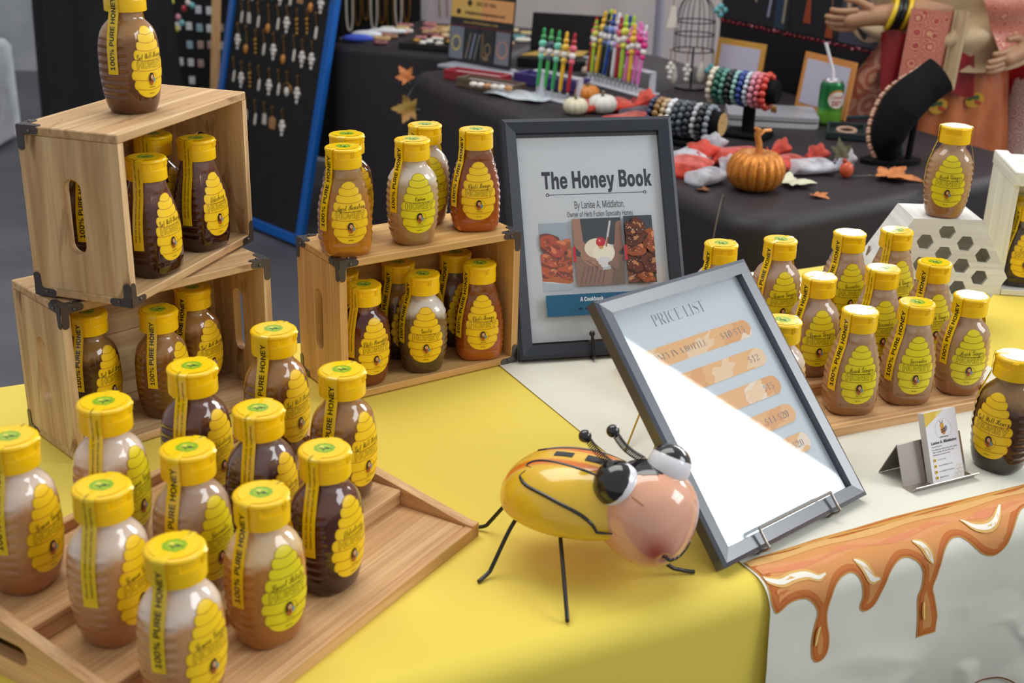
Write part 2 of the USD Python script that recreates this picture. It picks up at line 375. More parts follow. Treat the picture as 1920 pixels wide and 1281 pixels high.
OUT_B = [(0.9787,0.1119),(0.9707,0.0875),(0.9653,0.0729),(0.9699,0.0588),(0.9773,0.0356),(0.9917,0.0235),(1.0049,0.0225),(1.0146,0.0285),(1.0274,0.0409),(1.0419,0.0508),(1.0585,0.0549),(1.0725,0.0473),(1.0868,0.0302),(1.1024,0.0171),(1.1160,0.0108),(1.1324,0.0112),(1.15,0.02),(1.17,0.05),(1.185,0.06),(1.2,0.04),(1.22,0.02),(1.26,0.02),(1.30,0.04),(1.34,0.02),(1.405,0.02)]
TOPL = [(1.405,-0.029),(1.3,-0.03),(1.1653,-0.0287),(1.1047,-0.0302),(1.0263,-0.0316),(0.9512,-0.0329),(0.9004,-0.0308),(0.8404,-0.0298),(0.8036,-0.0269),(0.7576,-0.0251),(0.7395,-0.022)]
sm = lambda L: [tuple(x) for x in spline([(a, b, 0) for a, b in L], 5)[:, :2]]
drip = Polygon(sm(OUT) + [(0.9489, 0.1327), (0.9788, 0.1334)] + sm(OUT_B) + TOPL).buffer(0)
inner = drip.buffer(-0.0018)
clipw = sbox(P0 + 0.001, -0.05, P1 - 0.001, 0.2)
band = lambda d0, d1: drip.buffer(-d0).difference(drip.buffer(-d1))
wob = lambda q, amp, ph, w: Polygon([(p, q + amp * math.sin(p * 55 + ph) + amp * 0.6 * math.sin(p * 97 + ph * 2)) for p in np.linspace(P0, P1, 160)] + [(p, q + w + amp * math.sin(p * 47 + ph + 0.6)) for p in np.linspace(P1, P0, 160)]).buffer(0)
strokes = [[(0.7392,0.0054),(0.7453,0.0121),(0.7592,0.0178),(0.7755,0.0160),(0.7924,0.0172),(0.8048,0.0231),(0.8145,0.0216)],[(0.8585,0.0165),(0.8658,0.0241),(0.8732,0.0386),(0.8825,0.0408)],[(0.9433,0.0142),(0.9514,0.0204),(0.9562,0.0310),(0.9595,0.0394)],[(1.0230,0.0059),(1.0322,0.0161),(1.0499,0.0203),(1.0666,0.0154),(1.0904,-0.0012)]]
drops = [[(0.8014,0.0988),(0.8038,0.0845),(0.8052,0.0786)],[(0.9548,0.1075),(0.9519,0.0868)]]
taper = lambda L, w: unary_union([LineString([a, b]).buffer(w * (0.25 + 0.75 * math.sin(PI * (i + 0.5) / (len(L) - 1)))) for i, (a, b) in enumerate(zip(L[:-1], L[1:]))]).buffer(0.0006).buffer(-0.0006)
items = [(drip, S(196, 140, 62)), (inner, S(186, 98, 36)), (inner.intersection(drip.buffer(-0.006).buffer(0.002)), S(196, 110, 42)),
         (drip.buffer(-0.010).buffer(0.001), S(214, 146, 82)), (wob(-0.004, 0.004, 0.5, 0.013).intersection(drip.buffer(-0.004)), S(218, 150, 96)),
         (wob(0.000, 0.004, 1.5, 0.006).intersection(drip.buffer(-0.006)), S(216, 136, 92)), (wob(-0.022, 0.002, 2.5, 0.010).intersection(inner), S(220, 172, 104)), (wob(-0.027, 0.001, 0.9, 0.004).intersection(inner), S(206, 150, 70))]
for L in strokes:
    q = sm(L); items += [(taper(q, 0.0062).intersection(inner), S(222, 178, 100)), (taper(q, 0.0032).intersection(inner), S(244, 240, 226))]
for L in drops:
    q = sm(L); items.append((taper(q, 0.0035), S(206, 130, 40)) if len(q) > 3 else (LineString(q).buffer(0.003), S(206, 130, 40)))
    items.append((LineString(q).buffer(0.0012), S(240, 214, 130)))
items.append((LineString(sm([(1.045,0.236),(1.06,0.231),(1.09,0.233),(1.12,0.243),(1.146,0.266)])).buffer(0.001), S(140, 96, 60)))
items = [(g.buffer(0).intersection(sbox(P0 + 0.0005, -0.1, P1 - 0.0005, 0.4)), c) for g, c in items]
stick(items, 0.0001, 0.0005, 0.012, on_runner).build('honey_drip_print', M_matte_print, runner, False, 'printed dripping honey in orange and gold')

# ------------------------------------------------------------------ wooden crates standing on their sides
CW, CD, CH, BT = 0.283, 0.128, 0.198, 0.0105
def slot_panel(flip):
    g = sbox(0, 0, CD, CH - 2 * BT)
    hole = LineString([(CD * 0.5, (CH - 2 * BT) / 2 - 0.032), (CD * 0.5, (CH - 2 * BT) / 2 + 0.032)]).buffer(0.0115, 10)
    v, f = extr(g.difference(hole), BT)
    # drawing x -> depth (y), drawing y -> z, thickness -> x
    return np.column_stack([v[:, 2] + (CW - BT if flip else 0), v[:, 0], v[:, 1] + BT]), f[:, ::-1]
def leaf(L=0.0235, w=0.0105):
    return unary_union([sbox(0, 0, w, w), LineString([(w * 0.5, w * 0.5), (L, w * 0.42)]).buffer(w * 0.42, 6), LineString([(w * 0.5, w * 0.5), (w * 0.42, L)]).buffer(w * 0.42, 6)]).intersection(sbox(0, 0, L + w, L + w))
def bracket(corner):
    """three leaves of sheet metal over a crate corner; corner: signs (x, y, z) of the outward faces"""
    mb = MB(); g = leaf(); v, f = extr(g, 0.0011); o = np.array([CW if corner[0] > 0 else 0, CD if corner[1] > 0 else 0, CH if corner[2] > 0 else 0], float)
    inn = -np.array(corner, float)
    for k in range(3):
        a, b = [i for i in range(3) if i != k]
        w = np.zeros((len(v), 3)); w[:, a] = v[:, 0] * inn[a]; w[:, b] = v[:, 1] * inn[b]; w[:, k] = v[:, 2] * corner[k] - 0.0001 * corner[k]
        w += o; mb.add(w, f)
        c = o.copy(); c[a] += inn[a] * 0.016; c[b] += inn[b] * 0.0055; c[k] += corner[k] * 0.0012
        mb.add(*ball(c, 0.0021, 1))
    return mb
def crate(label, loc, rz, mats, brackets, seams=True):
    t = thing('wooden_crate', label, 'crate', loc, rz, 'wooden crates lying on their sides')
    emit('side_panel', *slot_panel(False), mats[2], t, 30); emit('side_panel', *slot_panel(True), mats[2], t, 30)
    emit('board', *rbox(CW, CD, BT, (CW / 2, CD / 2, CH - BT / 2), 0.0012), mats[0], t, label='top board')
    emit('board', *rbox(CW, CD, BT, (CW / 2, CD / 2, BT / 2), 0.0012), mats[0], t, label='bottom board')
    hh = (CH - 2 * BT) / 2
    for k in range(2):
        emit('back_slat', *rbox(CW - 2 * BT, 0.006, hh - 0.0006, (CW / 2, CD - 0.003, BT + hh * (k + 0.5)), 0.0008), mats[0], t)
    for c in brackets: bracket(c).build('corner_bracket', M_bracket, t, 30)
    return t
crate('pine crate at the bottom of the stack of two, behind the front tray', (-0.515, 1.314, T + 0.0014), math.radians(45.1), M_crate, [(-1, -1, 1), (1, -1, 1), (-1, 1, -1), (1, 1, -1)])
crate('pine crate on top of the stack of two, turned a little askew', (-0.432, 1.313, T + CH + 0.0042), math.radians(73.2), M_crate, [(-1, 1, 1), (-1, -1, -1), (-1, 1, -1), (1, -1, -1)])
crate('single golden pine crate beside the black book poster frame', (-0.225, 1.508, T + 0.0014), math.radians(34.7), M_crate_gold, [(-1, -1, 1), (1, -1, 1), (-1, 1, 1), (1, -1, -1), (-1, 1, -1), (1, 1, 1)])

# ------------------------------------------------------------------ stepped bamboo trays
TW, TB = 0.44, 0.285
TIER = [0.014, 0.033, 0.055]
def tray(label, corner, rz, hole):
    """corner: the right front foot. x runs to the left end (negative), y to the back"""
    t = thing('stepped_tray', label, 'tray', (*corner[:2], T), rz, 'stepped bamboo trays')
    ys = [0.0, 0.085, 0.182, TB]
    for k in range(3):
        emit('step_board', *rbox(TW - 0.024, ys[k + 1] - ys[k] + (0.006 if k < 2 else 0), 0.008, (-TW / 2, (ys[k] + ys[k + 1]) / 2 + (0.003 if k < 2 else 0), TIER[k] - 0.004)), M_bamboo[0], t)
        if k: emit('riser', *rbox(TW - 0.024, 0.006, TIER[k] - TIER[k - 1] - 0.004, (-TW / 2, ys[k] + 0.004, (TIER[k - 1] + TIER[k]) / 2 - 0.006)), M_bamboo[0], t)
    emit('front_rail', *rbox(TW, 0.010, 0.0145, (-TW / 2, -0.005, 0.00725), 0.001), M_bamboo[0], t)
    emit('back_rail', *rbox(TW, 0.010, 0.066, (-TW / 2, TB + 0.005, 0.033), 0.001), M_bamboo[0], t)
    for x0, cut in ((-0.012, False), (-TW, hole)):
        g = Polygon([(-0.010, 0), (TB + 0.01, 0), (TB + 0.01, 0.074), (TB - 0.02, 0.074), (0.0, 0.0165), (-0.010, 0.0165)])
        if cut: g = g.difference(stadium(0.185, 0.235, 0.032, 0.010))
        v, f = extr(g, 0.012)
        emit('side_rail', np.column_stack([v[:, 2] + x0, v[:, 0], v[:, 1]]), f[:, ::-1], M_bamboo[1], t, 30)
    return t
TL_C, TL_R = np.array([-0.039, 1.181, 0]), math.radians(59.5)
TR_C, TR_R = np.array([0.676, 1.573, 0]), math.radians(24.6)
tray('stepped bamboo tray in the left foreground full of dark honey bottles', TL_C, TL_R, True)
tray('stepped bamboo tray behind the price list frame', TR_C, TR_R, False)

# ------------------------------------------------------------------ honey bottles
from scipy.interpolate import PchipInterpolator as Pch
ZC = 0.115
BODY = {  # z, half width across (a), half depth towards the label (b), roundness exponent
    'pear': ([0, .003, .008, .018, .030, .050, .065, .080, .095, .105, .111, .115],
             [.0270, .0300, .0322, .0336, .0342, .0342, .0328, .0300, .0262, .0232, .0214, .0208],
             [.0240, .0268, .0288, .0300, .0304, .0300, .0286, .0262, .0234, .0214, .0206, .0204],
             [3.2, 3.2, 3.2, 3.1, 3.0, 2.9, 2.8, 2.6, 2.3, 2.1, 2.0, 2.0]),
    'oval': ([0, .003, .008, .018, .030, .050, .070, .082, .090, .096, .101, .105, .108, .115],
             [.0235, .0262, .0285, .0310, .0328, .0342, .0338, .0326, .0308, .0280, .0240, .0202, .0182, .0178],
             [.0215, .0240, .0258, .0278, .0292, .0302, .0300, .0290, .0276, .0254, .0222, .0194, .0180, .0178],
             [2.5, 2.5, 2.5, 2.5, 2.5, 2.5, 2.5, 2.45, 2.4, 2.3, 2.2, 2.05, 2.0, 2.0])}
BF = {k: [Pch(v[0], c) for c in v[1:]] for k, v in BODY.items()}
smooth01 = lambda x: np.clip(x, 0, 1) ** 2 * (3 - 2 * np.clip(x, 0, 1))
def body_mesh(kind):
    fa, fb, fn = BF[kind]
    z = np.unique(np.r_[np.linspace(0, 0.008, 7), np.linspace(0.008, 0.1, 84), np.linspace(0.1, ZC, 12)])
    th = np.arange(96) / 96 * 2 * PI
    a, b, n = fa(z)[:, None], fb(z)[:, None], fn(z)[:, None]
    c, s = np.cos(th)[None], np.sin(th)[None]
    r = (np.abs(c / b) ** n + np.abs(s / a) ** n) ** (-1 / n)
    d = np.degrees(np.abs(np.angle(np.exp(1j * (np.abs(th) % PI - PI / 2)))))[None]      # angle from the ribbed sides
    zz = z[:, None]
    if kind == 'pear':
        inr = smooth01((zz - 0.014) / 0.006) * smooth01((0.104 - zz) / 0.006)
        r = r - 0.0011 * inr * smooth01((d - 44) / 6)                                    # recessed label panels
        r = r + 0.00055 * (np.cos(2 * PI * zz / 0.0092)) * inr * smooth01((40 - d) / 8)
    else:
        inr = smooth01((zz - 0.012) / 0.01) * smooth01((0.094 - zz) / 0.006)
        r = r + 0.00062 * (np.cos(2 * PI * zz / 0.0088)) * inr * smooth01((42 - d) / 14)
    v = np.stack([r * c, r * s, np.broadcast_to(zz, r.shape)], -1).reshape(-1, 3)
    return v, grid_faces(len(z), 96)
def cap_mesh():
    prof = [(0.0170, ZC - 0.0005), (0.0230, ZC - 0.0005), (0.0235, ZC), (0.0235, ZC + 0.0118), (0.0229, ZC + 0.0124), (0.0229, ZC + 0.0132), (0.0231, ZC + 0.0138),
            (0.0231, ZC + 0.0165), (0.0231, ZC + 0.0195), (0.0231, ZC + 0.0205), (0.0238, ZC + 0.0212), (0.0240, ZC + 0.0222), (0.0237, ZC + 0.0236), (0.0228, ZC + 0.0246), (0.0214, ZC + 0.0250), (0.020, ZC + 0.0250)]
    v, f = lathe(prof, 144)
    n = 144; ring = np.arange(len(v)) // n; th = np.degrees(np.arctan2(v[:, 1], v[:, 0])); rad = np.hypot(v[:, 0], v[:, 1])
    rib = np.where((ring >= 2) & (ring <= 3), -0.00022 * (np.arange(len(v)) % 2), 0)
    notch = np.where((ring >= 6) & (ring <= 9) & (np.abs(th + 12) < 26), -0.0016, 0) + np.where((ring >= 7) & (ring <= 11) & (np.abs(th - 26) < 8), 0.0012, 0)
    k = (rad + rib + notch) / np.maximum(rad, 1e-9)
    v[:, :2] *= k[:, None]
    return v, f
ZT = ZC + 0.0250
# the beehive label, drawn flat: u right, w up, metres
LW, LH, LZ = 0.0246, 0.081, 0.0185
def hive():
    tiers = [(0.0, .105, .40), (.095, .215, .55), (.200, .325, .70), (.310, .46, .86), (.445, .60, .98), (.585, .735, 1.0), (.720, .870, .90), (.840, 1.0, .74)]
    g = []
    for i, (t0, t1, w) in enumerate(tiers):
        y1, y0, w = LH * (1 - t0), LH * (1 - t1), LW * w; r = (y1 - y0) / 2
        e = r * 0.62; yc = (y0 + y1) / 2
        if 0 < i < 7: g.append(unary_union([sbox(-w + e, y0, w - e, y1), ell(-w + e, yc, e, r), ell(w - e, yc, e, r)]))
        if i == 0: g.append(ell(0, y0, w, y1 - y0).intersection(sbox(-1, y0, 1, 1)).union(sbox(-w, y0 - 0.001, w, y0 + 0.0002)))
        if i == 7: g.append(ell(0, y1, w * 1.06, y1 - y0).intersection(sbox(-1, -1, 1, y1)))
    return unary_union(g).buffer(0.0006).buffer(-0.0006), tiers
HIVE, TIERS = hive()
def label_items(flavour, green):
    y, o = (S(232, 214, 22), S(170, 146, 16)) if green else (S(248, 206, 20), S(206, 146, 14))
    it = [(HIVE, S(206, 160, 40) if not green else S(190, 160, 40)), (HIVE.buffer(-0.0007), y)]
    for (t0, t1, w), nx in zip(TIERS[:-1], TIERS[1:]):
        ww = LW * min(w, nx[2]) * 1.0; yy = LH * (1 - t1 + 0.006)
        arc = LineString([(x, yy - 0.0028 * (1 - (x / ww) ** 2) + 0.0010) for x in np.linspace(-ww, ww, 24)])
        it.append((arc.buffer(0.00042).intersection(HIVE), o))
    ink = S(38, 30, 10)
    b = text(flavour, 0.0062, 'script').bounds
    w = min(0.0385, (b[2] - b[0]) * 0.70)
    it.append((affinity.translate(affinity.rotate(text(flavour, 0.0084, 'script', w).buffer(-0.00008), 4, origin=(0, 0)), 0.0012, LH * 0.555), ink))
    h = text('HONEY', 0.0086, 'bold', 0.0385).buffer(0.0002)
    it.append((affinity.translate(h.difference(h.buffer(-0.00034)), 0.0008, LH * 0.423), S(84, 66, 12)))
    cx, cy = 0.001, LH * 0.262
    it.append((affinity.translate(Point(0, 0).buffer(0.0072, 16).exterior.buffer(0.00022), cx + 0.001, cy), o))
    it += [(ell(cx - 0.0008, cy + 0.0012, 0.0040, 0.0062), S(44, 26, 18)), (ell(cx + 0.002, cy - 0.0012, 0.0030, 0.0030), S(116, 150, 160)), (ell(cx - 0.0006, cy - 0.0026, 0.0027, 0.0040), S(176, 92, 38)),
           (ell(cx - 0.0004, cy + 0.0026, 0.0022, 0.0026), S(214, 160, 120)), (ell(cx - 0.0012, cy - 0.0014, 0.0009, 0.0022, 20), S(92, 46, 24))]
    it.append((affinity.translate(text('HERB FUZION', 0.0011, 'bold', 0.0082), cx, cy - 0.0095), ink))
    it += [(sbox(x, LH * 0.058, x + 0.0012, LH * 0.058 + 0.0009), ink) for x in (-0.0032, -0.0016, 0.0006, 0.0022)]
    return it
def on_panel(kind):
    fa, fb, fn = BF[kind]
    def go(v):
        z = np.clip(LZ + v[:, 1], 0, ZC); a, b, n = fa(z), fb(z), fn(z)
        x = b * (1 - np.minimum(np.abs(v[:, 0]) / a, 0.98) ** n) ** (1 / n)
        rec = 0.0011 * smooth01((z - 0.014) / 0.006) * smooth01((0.104 - z) / 0.006) if kind == 'pear' else 0.0
        sl = np.clip(np.abs(v[:, 0]) / a, 0, 0.9)
        return np.column_stack([x - rec + (v[:, 2] + 0.0004) * (1 + 0.8 * sl ** 3), v[:, 0], z])
    return go
def strip_path(kind, ang):
    f0, f1, f2 = BF[kind]
    fa = lambda z: float(((abs(math.cos(ang)) / f1(z)) ** f2(z) + (abs(math.sin(ang)) / f0(z)) ** f2(z)) ** (-1 / f2(z)))
    if kind == 'oval':
        low = [(fa(z) + 0.0011, z) for z in np.linspace(0.047, 0.090, 12)]
    else:
        low = [(fa(z) + 0.0011, z) for z in np.linspace(0.036, 0.098, 16)]
    p = low + [((low[-1][0] + 0.0246) / 2 + 0.0003, (low[-1][1] + ZC) / 2), (0.0245, ZC + 0.001), (0.0246, ZC + 0.006), (0.0246, ZC + 0.013), (0.0249, ZC + 0.0210), (0.0243, ZT - 0.0010), (0.0228, ZT + 0.0003), (0.016, ZT + 0.0004), (0.009, ZT + 0.0003)]
    return spline([(a, 0, b) for a, b in p], 4)[:, [0, 2]]
SW = 0.0063
def strip_items(kind, wording, L):
    it = [(sbox(0, -SW, L, SW), S(240, 202, 22))]
    ink = S(34, 28, 8)
    if wording == 'pure':
        g = text('100% PURE HONEY', 0.0056, 'bold', L * 0.74 if kind == 'oval' else L * 0.76, center=False)
        it.append((affinity.translate(g, L * 0.045, -0.0028), ink))
    elif wording == 'granulation':
        g1 = text('Granulation: Most natural honey will crystallize.', 0.0020, 'regular', L * 0.72, center=False)
        g2 = text('Heavy pour in warm water. Do not heat in container over 1 year of age', 0.0020, 'regular', L * 0.84, center=False)
        for g, y in ((g1, 0.0014), (g2, -0.0030)):
            it.append((affinity.translate(affinity.rotate(g, 180, origin=(0, 0)), L * 0.80 if g is g1 else L * 0.92, -y), ink))
    return it
def strip_mesh(kind, side, wording, ang):
    p = strip_path(kind, ang); s = np.r_[0, np.cumsum(np.linalg.norm(np.diff(p, axis=0), axis=1))]; L = s[-1]
    d = np.gradient(p, axis=0); d /= np.linalg.norm(d, axis=1, keepdims=True); nr = np.column_stack([d[:, 1], -d[:, 0]])
    th = ang
    er, et = np.array([math.cos(th), math.sin(th), 0]), np.array([-math.sin(th), math.cos(th), 0])
    def go(v):
        r, z = np.interp(v[:, 0], s, p[:, 0]), np.interp(v[:, 0], s, p[:, 1])
        n0, n1 = np.interp(v[:, 0], s, nr[:, 0]), np.interp(v[:, 0], s, nr[:, 1])
        h = v[:, 2] + 0.0003 - v[:, 1] ** 2 / (2 * 0.042)
        lat = v[:, 1]                                   # letter tops point to the viewer's left, away from the label
        q = (r + n0 * h)[:, None] * er + (lat * (1 if side < 0 else 1))[:, None] * (-et if side > 0 else -et)
        q[:, 2] = z + n1 * h
        return q
    return stick(strip_items(kind, wording, L), 0.00022, 0.0, 0.003, go)
def lid_items():
    it = [(Point(0, 0).buffer(0.0192, 32), S(246, 206, 24))]
    lobes = unary_union([ell(0.0092 * math.cos(a) * 0.62, 0.0092 * math.sin(a) * 0.62, 0.0042) for a in np.arange(9) / 9 * 2 * PI] + [ell(0, 0, 0.0075)])
    it += [(lobes, S(140, 178, 40)), (ell(0, 0, 0.0062), S(170, 196, 52)), (ell(-0.0036, 0.0008, 0.0024, 0.0018), S(226, 214, 90))]
    for k, (x, y, r) in enumerate([(0.0012, 0.0012, 40), (0.0032, 0.0004, 70), (0.0048, 0.001, 60), (-0.001, -0.003, 15), (0.002, -0.0028, 100)]):
        it.append((affinity.translate(affinity.rotate(LineString([(-0.0016, 0), (0, 0.0007), (0.0017, -0.0004)]).buffer(0.0005), r, origin=(0, 0)), x, y), S(22, 74, 58)))
    return it
BODY_M, CAP_M = {k: body_mesh(k) for k in BODY}, cap_mesh()
LID = stick(lid_items(), 0.00006, 0.0, None, lambda v: v + [0, 0, ZT + 0.00045])
STRIPS = {}
HONEY = {  # bottom, middle, shoulder, neck
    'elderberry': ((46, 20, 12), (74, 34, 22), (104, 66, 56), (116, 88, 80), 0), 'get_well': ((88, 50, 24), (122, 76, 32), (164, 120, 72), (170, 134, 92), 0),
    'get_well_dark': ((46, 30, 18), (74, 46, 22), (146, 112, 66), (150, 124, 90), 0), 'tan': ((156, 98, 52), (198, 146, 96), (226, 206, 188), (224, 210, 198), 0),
    'lavender': ((142, 102, 66), (174, 136, 98), (184, 156, 134), (196, 176, 160), 0), 'peach': ((150, 104, 64), (178, 138, 94), (176, 142, 108), (190, 166, 140), 0),
    'sweet_potato': ((160, 100, 38), (186, 124, 52), (222, 190, 146), (216, 194, 164), 0), 'bourbon': ((206, 132, 28), (192, 124, 36), (182, 136, 74), (190, 160, 120), 0.25),
    'chili_mango': ((184, 92, 22), (156, 76, 26), (142, 78, 40), (160, 110, 76), 0.2), 'chili_pineapple': ((120, 52, 24), (104, 50, 26), (86, 34, 24), (150, 110, 100), 0.15),
    'garlic': ((74, 52, 34), (122, 94, 58), (222, 214, 204), (196, 180, 164), 0), 'onion': ((158, 116, 70), (184, 154, 114), (220, 208, 192), (206, 194, 178), 0),
    'cranberry': ((46, 26, 20), (62, 40, 30), (70, 50, 42), (120, 104, 92), 0.1), 'dark': ((52, 28, 22), (70, 40, 32), (116, 92, 90), (128, 108, 104), 0)}
def honey_mat(key):
    b, m_, s_, n_, tr = HONEY[key]
    nodes = {'t': ('texture_coordinate', {}), 's': ('separate_xyz', {}), 'n': ('noise_texture', {'scale': 55.0, 'detail': 3}), 'nm': ('math', {'math_type': 'multiply_add', 'value2': 0.022, 'value3': -0.011}),
             'a': ('math', {'math_type': 'add'}), 'r': ('map_range', {'from_min': 0.0, 'from_max': ZC}), 'c': ('rgb_ramp', {'ramp': [(0, S(*b)), (0.12, S(*b)), (0.45, S(*m_)), (0.70, S(*m_)), (0.80, S(*s_)), (0.93, S(*s_)), (0.96, S(*n_)), (1, S(*n_))]}),
             'p': ('principled_bsdf', {'roughness': 0.10, 'specular_ior_level': 0.5, 'coat_weight': 0.6, 'coat_roughness': 0.03, 'subsurface_weight': 0.15, 'subsurface_scale': 0.006, 'subsurface_radius': (1.0, 0.5, 0.25), 'transmission_weight': tr, 'ior': 1.45})}
    return mat('honey_' + key, nodes, [('t.object', 's.vector'), ('s.z', 'a.value1'), ('t.object', 'n.vector'), ('n.fac', 'nm.value1'), ('nm.value', 'a.value2'), ('a.value', 'r.value'), ('r.result', 'c.fac'), ('c.color', 'p.base_color')])
M_cap = plain('yellow_cap_plastic', S(252, 200, 8), 0.26, subsurface_weight=0.15, subsurface_scale=0.004, subsurface_radius=(1.0, 0.7, 0.1))
PROTO = {}
def bottle(label, x, y, z, phi, kind, flavour, honey, green=False, rev=False, s=1.0, group=None, turn=-62):
    """phi: degrees the label is turned to the camera's right"""
    yaw = -PI / 2 - math.atan2(x, y) + math.radians(phi)
    key = (kind, flavour, honey, green, rev, turn)
    loc = (x, y, T + z + 0.0004)
    if key in PROTO: return dup(PROTO[key], label, loc, yaw, group, s)
    t = thing('honey_bottle', label, 'honey bottle', loc, yaw, group, s)
    emit('bottle_body', *BODY_M[kind], honey_mat(honey), t, True)
    cp = emit('flip_cap', *CAP_M, M_cap, t, 35)
    stick(label_items(flavour, green), 0.00007, 0.0, 0.004, on_panel(kind)).build('front_label', M_print, t)
    for side in (-1, 1):
        w = ('granulation' if rev else 'pure') if side < 0 else ('pure' if rev else 'granulation')
        ang = math.radians(turn if side < 0 else turn + 180); kk = (kind, side, w, turn)
        if kk not in STRIPS: STRIPS[kk] = strip_mesh(kind, side, w, ang)
        STRIPS[kk].build('tamper_strip', M_gloss_print, t)
    LID.build('lid_sticker', M_gloss_print, cp)
    PROTO[key] = t
    return t
SB = 1.06
def on_tray(c, r, u, b):
    p = c + u * np.array([math.cos(r), math.sin(r), 0]) + b * np.array([-math.sin(r), math.cos(r), 0])
    return p[0], p[1]
G_L, G_R = 'honey bottles on the front left tray', 'honey bottles on the tray behind the price list'
L_ = lambda u, b: on_tray(TL_C, TL_R, u, b)
for lab, (x, y), tier, phi, fl, ho, gr, rv in [
    ('Lemon Ginger honey bottle nearest the camera, cut off by the bottom of the photo', (-0.27, 0.871), 0, 45, 'Lemon Ginger', 'tan', False, False),
    ('Sweet Potato honey bottle in caramel brown on the lowest step of the front tray', (-0.218, 0.964), 0, 36, 'Sweet Potato', 'sweet_potato', True, False),
    ('Elderberry honey bottle on the lowest step of the front tray', (-0.1755, 1.0535), 0, 50, 'Elderberry', 'elderberry', False, True),
    ('pale Lemon Ginger bottle on the middle step, left of the Lavender bottle', (-0.348, 0.934), 1, 48, 'Lemon Ginger', 'tan', False, True),
    ('Lavender honey bottle with a greyish shoulder on the middle step of the front tray', (-0.294, 1.010), 1, 46, 'Lavender', 'lavender', True, False),
    ('very dark honey bottle on the middle step, its label half hidden by Elderberry', (-0.247, 1.099), 1, 55, 'Elderberry', 'dark', False, True),
    ('Get Well honey bottle at the right end of the middle step of the front tray', (-0.179, 1.201), 1, 52, 'Get Well Honey', 'get_well', False, False),
    ('Lemon Ginger bottle cut off by the left edge of the photo', (-0.442, 0.978), 2, 48, 'Lemon Ginger', 'tan', False, False),
    ('Lemon Ginger bottle on the top step in front of the lower crate corner', (-0.383, 1.057), 2, 55, 'Lemon Ginger', 'tan', True, True),
    ('Elderberry honey bottle on the top step of the front tray', (-0.323, 1.148), 2, 50, 'Elderberry', 'elderberry', False, True),
    ('Get Well honey bottle at the right end of the top step of the front tray', (-0.261, 1.257), 2, 50, 'Get Well Honey', 'get_well', False, False)]:
    bottle(lab, x, y, TIER[tier], phi, 'oval', fl, ho, gr, rv, SB, G_L, turn=-78)
def in_crate(o, deg, x, y):
    c, s = math.cos(math.radians(deg)), math.sin(math.radians(deg))
    return o[0] + c * x - s * y, o[1] + s * x + c * y
CRM, CRL, CRU = ((-0.225, 1.508), 34.7), ((-0.515, 1.314), 45.1), ((-0.432, 1.313), 73.2)
for lab, cr, lx, ly, z, phi, kd, fl, ho, gr, rv in [
    ('amber Aged Bourbon bottle at the left end of the top of the golden crate', CRM, .028, .036, CH, 14, 'pear', 'Aged Bourbon', 'bourbon', False, False),
    ('pale Onion bottle in front on top of the golden crate', CRM, .128, .034, CH, 18, 'oval', 'Onion', 'onion', True, False),
    ('reddish amber Chili Mango bottle on top of the golden crate', CRM, .237, .048, CH, 10, 'pear', 'Chili Mango', 'chili_mango', False, False),
    ('dark red bottle standing behind the Aged Bourbon bottle', CRM, .066, .101, CH, 42, 'oval', 'Chili Pineapple', 'chili_pineapple', False, False),
    ('Onion bottle half hidden behind the front Onion bottle on the golden crate', CRM, .190, .107, CH, 22, 'oval', 'Onion', 'onion', True, False),
    ('dark red Chili Pineapple bottle at the front left inside the golden crate', CRM, .050, .029, BT, 30, 'oval', 'Chili Pineapple', 'chili_pineapple', False, True),
    ('Garlic honey bottle with a white shoulder inside the golden crate', CRM, .141, .029, BT, 9, 'oval', 'Garlic', 'garlic', False, False),
    ('Chili Mango bottle inside the golden crate, beside the handle slot', CRM, .235, .030, BT, 12, 'pear', 'Chili Mango', 'chili_mango', False, False),
    ('bottle at the back left inside the golden crate, mostly hidden by its side panel', CRM, .048, .0905, BT, 28, 'oval', 'Chili Pineapple', 'chili_pineapple', False, False),
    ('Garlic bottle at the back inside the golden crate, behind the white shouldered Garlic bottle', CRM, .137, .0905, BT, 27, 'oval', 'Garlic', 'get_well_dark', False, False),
    ('dark bottle at the back right inside the golden crate, behind Chili Mango', CRM, .232, .0905, BT, 25, 'oval', 'Chili Mango', 'dark', False, False),
    ('Get Well honey bottle standing on top of the upper stacked crate', CRU, .119, .056, 2 * CH + .0042, 46, 'oval', 'Get Well Honey', 'get_well', False, False),
    ('Get Well bottle at the front of the upper stacked crate', CRU, .095, .030, CH + BT + .0042, 52, 'pear', 'Get Well Honey', 'elderberry', False, True),
    ('dark Elderberry bottle at the right inside the upper stacked crate', CRU, .206, .030, CH + BT + .0042, 50, 'pear', 'Elderberry', 'elderberry', False, True),
    ('dark bottle at the back right of the upper stacked crate, behind Elderberry', CRU, .205, .0915, CH + BT + .0042, 56, 'oval', 'Elderberry', 'dark', False, True),
    ('dark bottle at the back of the upper stacked crate, seen through its handle slot', CRU, .070, .0915, CH + BT + .0042, 56, 'oval', 'Elderberry', 'dark', False, False),
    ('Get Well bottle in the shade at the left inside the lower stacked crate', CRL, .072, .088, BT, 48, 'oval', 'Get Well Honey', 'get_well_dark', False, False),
    ('Get Well bottle in the middle inside the lower stacked crate', CRL, .142, .040, BT, 56, 'oval', 'Get Well Honey', 'get_well', False, False),
    ('Get Well bottle at the right inside the lower stacked crate', CRL, .218, .086, BT, 44, 'oval', 'Get Well Honey', 'get_well', False, False)]:
    x, y = in_crate(*cr, lx, ly); z += 0.0014 if cr is not CRU else 0
    bottle(lab, x, y, z, phi, kd, fl, ho, gr, rv, 1.0, 'honey bottles on and in the golden crate' if cr is CRM else 'honey bottles on and in the two stacked crates', turn=-62 if cr is CRM else -78)
